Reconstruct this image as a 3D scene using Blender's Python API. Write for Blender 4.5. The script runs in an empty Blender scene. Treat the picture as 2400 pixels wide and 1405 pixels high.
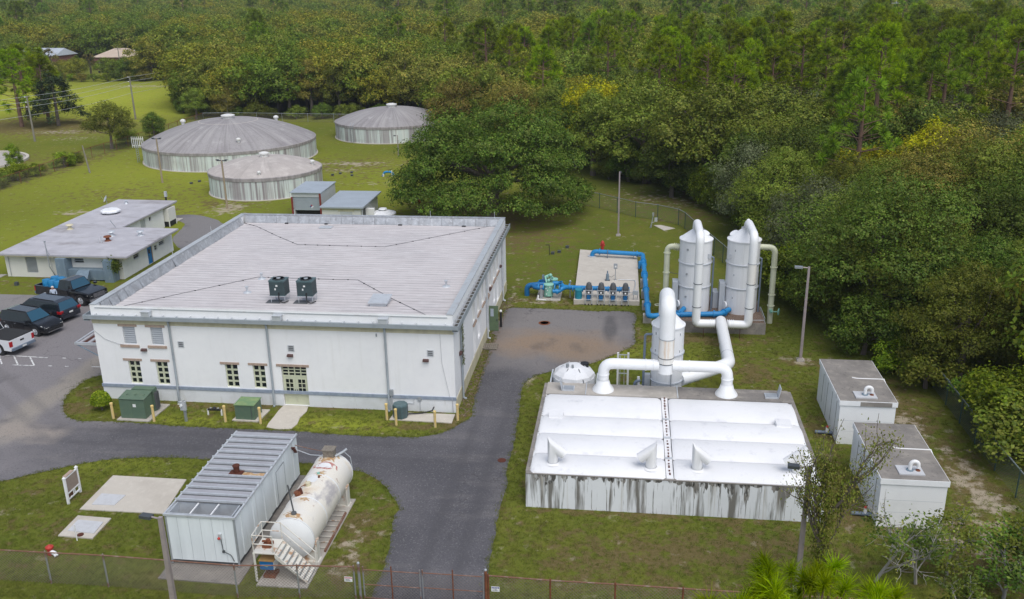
import bpy, bmesh, math, random
import numpy as np
from mathutils import Vector, Matrix
R = math.radians
random.seed(7)
rng = np.random.default_rng(7)
S = bpy.context.scene
COL = S.collection

# ------------------------------------------------------------ camera
cam_d = bpy.data.cameras.new('camera')
cam = bpy.data.objects.new('camera', cam_d)
COL.objects.link(cam)
S.camera = cam
cam_d.sensor_width = 36.0
cam_d.lens = 32.25
cam_d.clip_start = 0.3
cam_d.clip_end = 6000
def cam_matrix(loc, pitch, roll, yaw):
    f = Vector((math.sin(yaw)*math.cos(pitch), math.cos(yaw)*math.cos(pitch), -math.sin(pitch)))
    r0 = Vector((math.cos(yaw), -math.sin(yaw), 0)); d0 = f.cross(r0)
    r = r0*math.cos(roll) + d0*math.sin(roll)
    d = -r0*math.sin(roll) + d0*math.cos(roll)
    m = Matrix((r, -d, -f)).transposed().to_4x4()
    return Matrix.Translation(loc) @ m
cam.matrix_world = cam_matrix((0, 0, 23), R(19.147), R(.929), R(-7.449))

# ------------------------------------------------------------ world, sun, exposure
SUN_EL, SUN_AZ = R(60), R(150)          # azimuth measured from +Y towards +X
W = bpy.data.worlds.new('World'); S.world = W; W.use_nodes = True
nt = W.node_tree; bg = nt.nodes['Background']
sky = nt.nodes.new('ShaderNodeTexSky'); sky.sky_type = 'NISHITA'; sky.sun_disc = False
sky.sun_elevation = SUN_EL; sky.sun_rotation = SUN_AZ
sky.air_density = 1.0; sky.dust_density = 1.5; sky.ozone_density = 1.0
hs = nt.nodes.new('ShaderNodeHueSaturation'); hs.inputs['Saturation'].default_value = .68
nt.links.new(sky.outputs[0], hs.inputs['Color'])
nt.links.new(hs.outputs[0], bg.inputs[0]); bg.inputs[1].default_value = 0.115
sd = bpy.data.lights.new('sun', 'SUN'); sd.energy = 2.0; sd.angle = R(55); sd.color = (1, .975, .94)
so = bpy.data.objects.new('sun', sd); COL.objects.link(so)
so.rotation_euler = (math.pi/2 - SUN_EL, 0, math.pi - SUN_AZ)
so.location = (0, 40, 90)
S.view_settings.view_transform = 'Standard'; S.view_settings.look = 'None'
S.view_settings.gamma = 1; S.view_settings.use_curve_mapping = False
S.view_settings.exposure = 0.28
S.render.engine = 'CYCLES'
S.cycles.max_bounces = 6; S.cycles.diffuse_bounces = 3; S.cycles.glossy_bounces = 2
S.cycles.transmission_bounces = 2; S.cycles.transparent_max_bounces = 6; S.cycles.volume_bounces = 0
S.cycles.use_adaptive_sampling = True; S.cycles.adaptive_threshold = .012
S.cycles.use_denoising = True; S.cycles.denoising_prefilter = 'ACCURATE'

# ------------------------------------------------------------ materials
def nd(nt, typ, **kw):
    n = nt.nodes.new(typ)
    for k, v in kw.items():
        if k in n.inputs.keys(): n.inputs[k].default_value = v
        else: setattr(n, k, v)
    return n
def c4(c): return (c[0], c[1], c[2], 1)
def noise_mask(nt, co, scale, lo, hi, detail=4, dim=(1, 1, 1), off=0.0, dist=0.0):
    mp = nd(nt, 'ShaderNodeMapping'); mp.inputs['Scale'].default_value = [scale*d for d in dim]
    mp.inputs['Location'].default_value = (off, off*1.7, off*.6)
    nt.links.new(co, mp.inputs['Vector'])
    no = nd(nt, 'ShaderNodeTexNoise', Scale=1.0, Detail=detail, Roughness=.6, Distortion=dist)
    nt.links.new(mp.outputs[0], no.inputs['Vector'])
    mr = nd(nt, 'ShaderNodeMapRange', clamp=True)
    mr.inputs['From Min'].default_value = lo; mr.inputs['From Max'].default_value = hi
    nt.links.new(no.outputs['Fac'], mr.inputs['Value'])
    return mr.outputs[0]
def mixc(nt, a, b, fac, amt=1.0, mode='MIX'):
    m = nd(nt, 'ShaderNodeMix', data_type='RGBA', blend_type=mode, clamp_factor=True)
    if amt != 1.0 and fac is not None:
        mu = nd(nt, 'ShaderNodeMath', operation='MULTIPLY'); mu.inputs[1].default_value = amt
        nt.links.new(fac, mu.inputs[0]); fac = mu.outputs[0]
    if fac is not None: nt.links.new(fac, m.inputs[0])
    else: m.inputs[0].default_value = amt
    for s, v in ((m.inputs[6], a), (m.inputs[7], b)):
        if isinstance(v, tuple): s.default_value = c4(v)
        else: nt.links.new(v, s)
    return m.outputs[2]
MATS = {}
def polar(nt, co):
    """(angle, radius, height) instead of x, y, z: streaks that run down a dome"""
    s = nd(nt, 'ShaderNodeSeparateXYZ'); nt.links.new(co, s.inputs[0])
    a = nd(nt, 'ShaderNodeMath', operation='ARCTAN2'); nt.links.new(s.outputs[1], a.inputs[0]); nt.links.new(s.outputs[0], a.inputs[1])
    l = nd(nt, 'ShaderNodeVectorMath', operation='LENGTH'); nt.links.new(co, l.inputs[0])
    c = nd(nt, 'ShaderNodeCombineXYZ'); nt.links.new(a.outputs[0], c.inputs[0]); nt.links.new(l.outputs['Value'], c.inputs[1]); return c.outputs[0]
def mat(name, col, rough=.6, metal=0.0, layers=(), bump=0.0, bscale=30, spec=.4, coat=0, pol=()):
    """layers: (colour, amount, scale, lo, hi[, dim[, offset]]) noise masks painted over the base colour."""
    m = bpy.data.materials.new(name); m.use_nodes = True; MATS[name] = m
    nt = m.node_tree; b = nt.nodes['Principled BSDF']
    b.inputs['Roughness'].default_value = rough; b.inputs['Metallic'].default_value = metal
    b.inputs['Specular IOR Level'].default_value = spec
    if coat: b.inputs['Coat Weight'].default_value = coat; b.inputs['Coat Roughness'].default_value = .08
    cur = tuple(col)
    if layers or bump:
        tc = nd(nt, 'ShaderNodeTexCoord'); co = tc.outputs['Object']
    for i, L in enumerate(layers):
        c, amt, sc, lo, hi = L[:5]; dim = L[5] if len(L) > 5 else (1, 1, 1); off = L[6] if len(L) > 6 else i*7.3 + 1
        cur = mixc(nt, cur, tuple(c), noise_mask(nt, co, sc, lo, hi, 5, dim, off), amt)
    if pol:
        tc = nd(nt, 'ShaderNodeTexCoord'); pc = polar(nt, tc.outputs['Object'])
        for i, (c, amt, sc, lo, hi, dim) in enumerate(pol): cur = mixc(nt, cur, tuple(c), noise_mask(nt, pc, sc, lo, hi, 5, dim, i*5.1+2), amt)
    if isinstance(cur, tuple): b.inputs['Base Color'].default_value = c4(cur)
    else: nt.links.new(cur, b.inputs['Base Color'])
    if bump:
        no = nd(nt, 'ShaderNodeTexNoise', Scale=bscale, Detail=3.0); nt.links.new(co, no.inputs['Vector'])
        bu = nd(nt, 'ShaderNodeBump', Strength=bump, Distance=.02); nt.links.new(no.outputs['Fac'], bu.inputs['Height'])
        nt.links.new(bu.outputs[0], b.inputs['Normal'])
    return m
V = (9, 9, .35)      # vertical runs
GRIME = (.20, .19, .18)
mat('white_wall', (.87, .87, .87), .75, 0, [((.78, .78, .79), .6, .35, .4, .7), ((.68, .67, .64), .3, 1.2, .55, .75, (3, 3, .25)), ((.80, .80, .81), .5, 3, .5, .7)], .15, 8)
mat('white_base', (.74, .76, .78), .75, 0, [((.55, .56, .56), .6, .6, .45, .7), ((.45, .43, .38), .5, 1.5, .55, .75, (2, 2, .4))], .15, 8)
mat('tan_paint', (.62, .57, .40), .7, 0, [((.42, .38, .27), .6, 1.2, .45, .7, (2, 2, .5))])
mat('tan_brick', (.44, .33, .26), .8, 0, [((.30, .22, .18), .6, 9, .4, .6), ((.5, .42, .35), .4, 5, .5, .7)], .2)
mat('blue_brick', (.30, .35, .42), .75, 0, [((.22, .26, .34), .8, 5, .4, .62), ((.42, .46, .5), .5, 1.3, .55, .7)])
mat('roof_white', (.53, .495, .495), .8, 0, [((.42, .40, .41), .55, .22, .42, .7), ((.36, .34, .33), .5, 1.1, .55, .8, (.25, 1.5, 1)), ((.66, .64, .64), .5, 2.5, .45, .65, (.4, 2, 1))], .2, 20)
mat('roof_seam', (.17, .165, .17), .8, 0, [((.40, .39, .40), .8, 1.4, .46, .64, (1, 3, 1))])
mat('flashing', (.50, .51, .53), .45, .55, [((.34, .34, .35), .7, 1.5, .42, .65), ((.66, .67, .69), .6, 4, .5, .65), ((.25, .24, .24), .5, 3, .58, .7)], .35, 5)
mat('coping', (.50, .53, .55), .5, .3, [((.36, .32, .30), .5, 2, .5, .7)])
mat('gutter', (.36, .40, .43), .5, .2, [((.26, .29, .32), .6, 2, .45, .7)])
mat('gutter_dark', (.06, .06, .06), .8, 0, [((.12, .11, .09), .8, 4, .4, .6)])
mat('grey_metal', (.42, .45, .48), .5, .4, [((.32, .34, .36), .6, 3, .4, .7)])
mat('light_metal', (.60, .63, .66), .45, .35, [((.45, .46, .48), .6, 3, .45, .7)])
mat('dark_metal', (.10, .11, .12), .5, .4)
mat('condenser', (.10, .16, .17), .5, .2, [((.07, .10, .11), .6, 5, .4, .7)])
mat('black', (.02, .02, .022), .6)
mat('rubber', (.025, .025, .026), .85)
mat('cream', (.56, .58, .42), .6, 0, [((.46, .47, .35), .5, 3, .5, .7)])
mat('glass_dark', (.012, .018, .022), .08, 0, spec=.6)
mat('glass_blue', (.02, .08, .13), .06, 0, spec=.8)
mat('glass_pale', (.42, .48, .55), .2, 0, spec=.6)
mat('louvre', (.52, .55, .58), .5, .3)
mat('louvre_back', (.10, .10, .11), .8)
mat('olive_door', (.13, .19, .11), .45, 0, [((.10, .14, .09), .6, 3, .45, .7)])
mat('brown_lamp', (.10, .055, .05), .6)
mat('green_box', (.105, .165, .115), .55, .1, [((.14, .20, .13), .7, 2.5, .45, .7), ((.20, .17, .11), .35, 4, .6, .8)])
mat('green_box_pale', (.15, .25, .12), .6, 0, [((.26, .33, .14), .7, 3, .45, .65)])
mat('yellow_post', (.70, .52, .20), .6, 0, [((.60, .50, .34), .7, 4, .45, .65, (1, 1, .4)), ((.35, .22, .08), .5, 9, .6, .75)])
mat('concrete', (.42, .39, .35), .9, 0, [((.30, .28, .25), .7, .7, .45, .7), ((.54, .50, .46), .6, 2.2, .5, .7), ((.20, .18, .15), .5, 5, .6, .8)], .25, 20)
mat('concrete_pale', (.52, .48, .42), .9, 0, [((.42, .38, .33), .6, .8, .45, .7), ((.60, .56, .50), .5, 3, .5, .7)], .2, 20)
mat('concrete_dark', (.24, .22, .20), .9, 0, [((.14, .13, .12), .7, .6, .42, .7), ((.34, .31, .27), .7, 1.6, .5, .68), ((.08, .075, .07), .6, 6, .58, .72)], .4, 14)
mat('wood_grey', (.25, .22, .18), .85, 0, [((.14, .12, .10), .6, 10, .4, .6)])
mat('wood_pole', (.26, .24, .20), .85, 0, [((.17, .15, .12), .7, 3, .4, .65, (4, 4, .3)), ((.26, .33, .27), .5, .5, .5, .7)])
mat('wood_pole_tan', (.36, .29, .20), .85, 0, [((.26, .2, .14), .7, 3, .4, .65, (4, 4, .3))])
mat('steel_pole', (.40, .34, .34), .5, .3, [((.30, .26, .26), .6, 3, .45, .7)])
mat('rust', (.22, .075, .035), .85, .1, [((.12, .04, .02), .7, 5, .4, .65), ((.40, .20, .10), .5, 9, .55, .75)])
mat('rust_dark', (.10, .03, .018), .8, .1)
mat('galv_rust', (.34, .35, .36), .55, .5, [((.25, .10, .05), .85, 2.2, .45, .6)])
mat('rust_rail', (.22, .11, .075), .8, .2, [((.36, .30, .26), .6, 3, .5, .65)])
mat('chain_wire', (.20, .17, .15), .7, .4)
mat('chain_wire_green', (.10, .13, .11), .7, .3)
mat('fence_green', (.06, .11, .10), .6, .3)
mat('galv', (.40, .43, .46), .45, .6)
# round concrete tanks
mat('tank_wall', (.64, .70, .68), .85, 0, [((.36, .33, .34), .85, .75, .46, .58, (1, 1, .02)), ((.22, .19, .20), .85, 2.1, .53, .62, (1, 1, .025)), ((.74, .78, .74), .8, 1.5, .53, .60, (1, 1, .03)), ((.30, .26, .27), .8, 5.0, .54, .62, (1, 1, .02)), ((.28, .25, .25), .4, .5, .5, .75)], .2, 10)
mat('tank_band', (.36, .33, .33), .85, 0, [((.22, .20, .20), .8, 2.5, .4, .62, (1, 1, .1))])
mat('tank_roof', (.32, .305, .305), .9, 0, [((.25, .23, .24), .7, .22, .4, .65), ((.20, .18, .185), .5, 3, .5, .75)], .3, 6, pol=[((.44, .42, .41), .6, 1, .50, .70, (9, .20, 1)), ((.20, .185, .185), .6, 1, .50, .68, (22, .14, 1)), ((.54, .52, .51), .6, 1, .60, .72, (3, .5, 1)), ((.24, .225, .22), .5, 1, .52, .66, (40, .10, 1))])
mat('tank_roof_pale', (.44, .40, .375), .9, 0, [((.40, .36, .34), .7, .5, .42, .65), ((.60, .56, .52), .6, .9, .5, .7), ((.30, .27, .25), .5, 3, .56, .75)], .3, 6, pol=[((.33, .30, .28), .6, 1, .54, .68, (8, .25, 1)), ((.62, .58, .54), .5, 1, .56, .7, (5, .3, 1))])
mat('vent_white', (.70, .70, .68), .6, 0, [((.5, .4, .3), .5, 3, .55, .7)])
# basin
mat('basin_wall', (.74, .76, .78), .8, 0, [((.62, .64, .65), .6, .5, .45, .7), ((.16, .15, .13), .95, .9, .545, .64, (2.2, 2.2, .16)), ((.34, .29, .20), .6, .6, .60, .72, (3, 3, .1), 31), ((.10, .095, .085), .9, 3.5, .60, .66, (3, 3, .12))], .2, 10)
mat('basin_stain', (.09, .085, .077), .9, 0, [((.62, .63, .63), .9, 6, .50, .60, (1, 1, .3)), ((.30, .28, .25), .8, 3, .45, .6, (1, 1, .4))])
mat('cover_white', (.79, .79, .80), .6, 0, [((.68, .69, .71), .55, .5, .45, .72), ((.50, .50, .55), .6, 1.4, .60, .76), ((.62, .60, .56), .4, 4, .6, .75)], .1, 4)
mat('box_white', (.84, .85, .86), .75, 0, [((.64, .65, .66), .5, .6, .45, .7), ((.30, .28, .26), .7, 1.0, .62, .74, (2.4, 2.4, .12))], .15, 10)
mat('frp_white', (.82, .83, .85), .45, 0, [((.62, .63, .64), .5, .8, .45, .7, (3, 3, .2)), ((.45, .43, .40), .3, 2.0, .6, .75, (3, 3, .1))])
mat('frp_grey', (.50, .53, .57), .5, 0, [((.42, .44, .47), .5, .9, .45, .7, (3, 3, .2))])
mat('duct_white', (.82, .83, .84), .4, 0, [((.70, .69, .67), .35, 1.2, .5, .75)])
mat('duct_rusty', (.79, .77, .73), .5, 0, [((.58, .36, .18), .8, 1.6, .56, .72, (3, 3, .2)), ((.80, .80, .79), .6, 1.1, .5, .65)])
mat('duct_cream', (.62, .64, .48), .5, 0, [((.50, .50, .36), .5, 1.5, .45, .7)])
mat('pipe_blue', (.02, .22, .50), .4, 0, [((.03, .28, .58), .5, 2, .45, .7)])
mat('pipe_blue_dark', (.012, .13, .33), .45, 0)
mat('teal', (.02, .22, .30), .4)
mat('mint', (.26, .52, .42), .5, 0, [((.20, .42, .34), .6, 5, .45, .65)])
mat('grey_blue', (.16, .20, .26), .55, .1)
mat('red', (.45, .04, .03), .5)
mat('red_post', (.22, .035, .025), .65)
mat('white_plastic', (.80, .80, .80), .45)
mat('grey_plastic', (.30, .32, .34), .6)
mat('poly_white', (.74, .75, .77), .5, 0, [((.62, .62, .64), .5, 2, .45, .7)])
# fuel tank, container
mat('fuel_tank', (.74, .70, .62), .45, 0, [((.66, .67, .68), .6, .6, .45, .7), ((.60, .44, .26), .6, .7, .55, .70, (1, 1, 1), 4), ((.36, .34, .36), .75, .6, .57, .66, (1.5, .7, 1), 17), ((.28, .12, .06), .7, 2.6, .64, .72)])
mat('fuel_end', (.76, .77, .77), .45, 0, [((.66, .67, .67), .5, .9, .45, .7)])
mat('rust_stain', (.42, .24, .11), .7, 0, [((.60, .50, .34), .8, 6, .42, .62)])
mat('red_stain', (.40, .10, .08), .6, 0, [((.60, .45, .40), .8, 7, .42, .62)])
mat('stair_white', (.68, .66, .60), .6, .1, [((.42, .22, .10), .85, 3, .53, .64)])
mat('cont_white', (.78, .83, .85), .5, .0, [((.56, .60, .62), .5, .8, .4, .7, (2, 2, .3)), ((.40, .40, .36), .4, 1.2, .6, .75, (3, 3, .2))])
mat('cont_roof', (.46, .46, .49), .5, .3, [((.34, .33, .35), .6, 1.2, .45, .7), ((.28, .2, .16), .3, 3, .58, .74)])
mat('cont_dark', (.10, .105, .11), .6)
mat('roof_grey', (.42, .41, .44), .85, 0, [((.25, .23, .23), .85, .35, .52, .70, (.5, 1.4, 1)), ((.52, .51, .54), .6, .8, .45, .65), ((.20, .18, .17), .6, .9, .6, .74, (.5, 1.5, 1), 23)], .2, 12)
mat('metal_roof', (.44, .49, .54), .5, .3, [((.36, .40, .44), .6, 1, .4, .7)])
mat('cream_wall', (.72, .71, .66), .8, 0, [((.62, .61, .56), .5, .7, .45, .7)])
mat('siding', (.56, .58, .58), .6, .1, [((.48, .5, .5), .5, .8, .45, .7)])
mat('duct_blue', (.20, .27, .33), .6, .15, [((.14, .19, .24), .7, 1.5, .42, .68, (2, 2, .3)), ((.32, .38, .42), .5, 2.6, .55, .7)])
mat('door_blue', (.01, .18, .48), .4)
mat('door_teal', (.10, .22, .24), .5)
# vehicles
mat('paint_black', (.010, .011, .014), .25, .2, coat=.8)
mat('paint_navy', (.018, .022, .034), .25, .3, coat=.8)
mat('paint_white', (.72, .73, .75), .3, 0, coat=.6)
mat('chrome', (.55, .56, .58), .2, .9)
mat('tail_red', (.40, .01, .015), .3)
mat('headlight', (.65, .65, .62), .15, .2)
mat('plate', (.75, .76, .74), .5)
mat('barrel_blue', (.015, .20, .42), .4)
mat('skin', (.55, .33, .25), .6)
mat('hair', (.62, .58, .54), .8)
mat('shirt', (.48, .55, .66), .8)
mat('trousers', (.07, .08, .12), .85)
mat('brick_house', (.20, .085, .07), .85, 0, [((.30, .16, .14), .6, 3, .4, .65)])
mat('tile_tan', (.48, .38, .30), .8, 0, [((.56, .47, .38), .6, .5, .45, .65)])
mat('tin_roof', (.66, .70, .76), .4, .4, [((.5, .53, .56), .6, .6, .45, .7)])
mat('paint_line', (.72, .72, .70), .7, 0, [((.30, .30, .31), .9, 5, .46, .56)])
mat('sign_tan', (.30, .24, .20), .8, 0, [((.24, .19, .15), .6, 4, .4, .65)])
mat('sign_red', (.45, .05, .09), .6)
mat('sign_blue', (.01, .02, .22), .6)
mat('sign_ink', (.03, .04, .06), .6)
mat('sign_yellow', (.7, .5, .05), .6)
mat('bark', (.16, .13, .11), .9, 0, [((.08, .065, .055), .7, 4, .4, .65, (2, 2, .5)), ((.30, .28, .26), .4, 2, .58, .7)])
mat('bark_pine', (.20, .12, .085), .9, 0, [((.10, .06, .045), .7, 4, .4, .65, (2, 2, .5))])
mat('bark_pale', (.38, .36, .33), .9, 0, [((.22, .2, .18), .7, 4, .4, .65, (2, 2, .5))])
mat('tin_box', (.50, .52, .53), .5, .2)
mat('plate_grey', (.56, .57, .59), .6, .1, [((.46, .46, .47), .6, 4, .45, .7)])
mat('orange_wood', (.42, .26, .10), .7, 0, [((.30, .17, .07), .6, 6, .4, .6)])
mat('cooler_blue', (.01, .14, .38), .4)
mat('wire', (.12, .12, .13), .6)
mat('wire_pale', (.45, .46, .48), .6)
mat('needle_brown', (.16, .08, .04), .9)
mat('leaf_litter', (.18, .12, .085), .95, 0, [((.28, .22, .18), .7, 9, .42, .6), ((.10, .07, .05), .7, 14, .45, .6)], .5, 40)

# ------------------------------------------------------------ mesh builder
ROOTM = {}
class MB:
    def __init__(s): s.v = []; s.f = []; s.m = []
    def add(s, v, f, mi=0):
        o = len(s.v); s.v += [tuple(p) for p in v]; s.f += [tuple(i + o for i in q) for q in f]; s.m += [mi]*len(f); return s
    def box(s, x0, x1, y0, y1, z0, z1, mi=0):
        v = [(x, y, z) for z in (z0, z1) for y in (y0, y1) for x in (x0, x1)]
        return s.add(v, [(0, 2, 3, 1), (4, 5, 7, 6), (0, 1, 5, 4), (2, 6, 7, 3), (0, 4, 6, 2), (1, 3, 7, 5)], mi)
    def obox(s, c, sx, sy, sz, rz=0, mi=0):      # c = centre of the bottom face
        ca, sa = math.cos(rz), math.sin(rz); v = []
        for z in (0, sz):
            for y in (-sy/2, sy/2):
                for x in (-sx/2, sx/2): v.append((c[0] + x*ca - y*sa, c[1] + x*sa + y*ca, c[2] + z))
        return s.add(v, [(0, 2, 3, 1), (4, 5, 7, 6), (0, 1, 5, 4), (2, 6, 7, 3), (0, 4, 6, 2), (1, 3, 7, 5)], mi)
    def quad(s, a, b, c, d, mi=0): return s.add([a, b, c, d], [(0, 1, 2, 3)], mi)
    def prism(s, poly, z0, z1, mi=0, zf=None):
        n = len(poly); a = sum(poly[i][0]*poly[(i+1) % n][1] - poly[(i+1) % n][0]*poly[i][1] for i in range(n))
        if a < 0: poly = poly[::-1]
        v = [(p[0], p[1], z0) for p in poly] + [(p[0], p[1], z1) for p in poly]
        f = [tuple(range(n))[::-1], tuple(range(n, 2*n))] + [(i, (i+1) % n, n + (i+1) % n, n + i) for i in range(n)]
        return s.add(v, f, mi)
    def tube(s, pts, r, n=10, caps=True, mi=0):
        """mitred tube along a polyline; r is one radius or one per point"""
        P = [Vector(p) for p in pts]; k = len(P); rr = r if isinstance(r, (list, tuple)) else [r]*k
        T = []
        for i in range(k):
            a = (P[i] - P[i-1]).normalized() if i else None
            b = (P[i+1] - P[i]).normalized() if i < k-1 else None
            T.append(((a or b), (b or a)))
        d0 = T[0][1]; up = Vector((0, 0, 1)) if abs(d0.z) < .9 else Vector((1, 0, 0))
        u = d0.cross(up).normalized(); vv = []
        prev = d0
        for i in range(k):
            t = (T[i][0] + T[i][1]); t = t.normalized() if t.length > 1e-6 else T[i][1]
            q = prev.rotation_difference(t); u = (q @ u); u = (u - t*u.dot(t)).normalized(); prev = t
            w = t.cross(u); c = max(.35, T[i][0].dot(t))
            bend = (T[i][1] - T[i][0]); bd = bend.normalized() if bend.length > 1e-4 else None
            for j in range(n):
                an = 2*math.pi*j/n; o = (u*math.cos(an) + w*math.sin(an))*rr[i]
                if bd is not None: o = o + bd*(o.dot(bd))*(1/c - 1)
                vv.append(P[i] + o)
        f = [(i*n + j, i*n + (j+1) % n, (i+1)*n + (j+1) % n, (i+1)*n + j) for i in range(k-1) for j in range(n)]
        if caps: f += [tuple(range(n))[::-1], tuple(range((k-1)*n, k*n))]
        return s.add(vv, f, mi)
    def cyl(s, p0, p1, r, r1=None, n=16, caps=True, mi=0): return s.tube([p0, p1], [r, r if r1 is None else r1], n, caps, mi)
    def lathe(s, c, prof, n=24, mi=0, a0=0, close=True):
        v = []
        for r_, z in prof:
            for j in range(n):
                an = a0 + 2*math.pi*j/n; v.append((c[0] + r_*math.cos(an), c[1] + r_*math.sin(an), c[2] + z))
        k = len(prof)
        f = [(i*n + j, i*n + (j+1) % n, (i+1)*n + (j+1) % n, (i+1)*n + j) for i in range(k-1) for j in range(n)]
        if close: f += [tuple(range(n))[::-1], tuple(range((k-1)*n, k*n))]
        return s.add(v, f, mi)
    def ball(s, c, r, n=10, sq=1.0, mi=0):
        prof = [(max(.001, r*math.sin(math.pi*i/n)), -r*sq*math.cos(math.pi*i/n)) for i in range(n+1)]
        return s.lathe(c, prof, n*2 if n < 8 else 14, mi)
    def mesh(s, name, mats, smooth=0):
        me = bpy.data.meshes.new(name); me.from_pydata(s.v, [], s.f)
        for mm in (mats if isinstance(mats, (list, tuple)) else [mats]): me.materials.append(MATS[mm] if isinstance(mm, str) else mm)
        if any(s.m): me.polygons.foreach_set('material_index', s.m)
        if smooth:
            me.polygons.foreach_set('use_smooth', [True]*len(me.polygons)); me.set_sharp_from_angle(angle=R(smooth))
        me.update(); return me
    def build(s, name, mats, parent=None, smooth=0, world=True, **props):
        if parent is not None and world:
            im = ROOTM[parent.name].inverted(); s.v = [tuple(im @ Vector(p)) for p in s.v]
        return link(name, s.mesh(name, mats, smooth), parent, **props)
def link(name, me, parent=None, **props):
    o = bpy.data.objects.new(name, me); COL.objects.link(o)
    if parent is not None: o.parent = parent; ROOTM[o.name] = ROOTM[parent.name]
    else: ROOTM[o.name] = Matrix()
    for k, v in props.items(): o[k] = v
    return o
def thing(name, loc, label, cat, group=None, rz=0):
    o = bpy.data.objects.new(name, None); COL.objects.link(o); o.location = loc; o.rotation_euler = (0, 0, rz)
    o.empty_display_size = .2
    ROOTM[o.name] = Matrix.Translation(loc) @ Matrix.Rotation(rz, 4, 'Z')
    o['label'] = label; o['category'] = cat
    if group: o['group'] = group
    return o
def tag(o, label, cat, group=None):
    o['label'] = label; o['category'] = cat
    if group: o['group'] = group
    return o
def copy_tree(o, loc=None, rz=None, label=None, parent=None):
    c = o.copy(); COL.objects.link(c)
    if parent is not None: c.parent = parent
    if loc is not None: c.location = loc
    if rz is not None: c.rotation_euler = (0, 0, rz)
    if label: c['label'] = label
    ROOTM[c.name] = (Matrix.Translation(c.location) @ Matrix.Rotation(c.rotation_euler[2], 4, 'Z')) if parent is None else ROOTM[parent.name]
    for ch in o.children: copy_tree(ch, parent=c)
    return c
def setting(name, mb, m, **kw):
    o = mb.build(name, m, **kw); o['kind'] = 'structure'; return o
def inst(name, me, parent, loc, rz=0):
    """one more piece sharing a mesh, placed at a world location under an unrotated parent"""
    o = link(name, me, parent); o.location = ROOTM[parent.name].inverted() @ Vector(loc); o.rotation_euler = (0, 0, rz); return o
def arc(c, r, a0, a1, ux, uy, n=6):
    """points of an arc about c in the plane of ux, uy"""
    c = Vector(c); ux = Vector(ux); uy = Vector(uy)
    return [tuple(c + (ux*math.cos(a0 + (a1-a0)*i/n) + uy*math.sin(a0 + (a1-a0)*i/n))*r) for i in range(n+1)]
def bendpath(pts, r, n=5):
    """rounds the corners of a polyline with radius r"""
    P = [Vector(p) for p in pts]; out = [P[0]]
    for i in range(1, len(P)-1):
        a = (P[i-1] - P[i]).normalized(); b = (P[i+1] - P[i]).normalized()
        p0 = P[i] + a*r; p1 = P[i] + b*r
        for k in range(n+1):
            t = k/n; out.append(p0*(1-t)**2 + P[i]*2*t*(1-t) + p1*t*t)
    out.append(P[-1]); return [tuple(p) for p in out]
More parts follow.
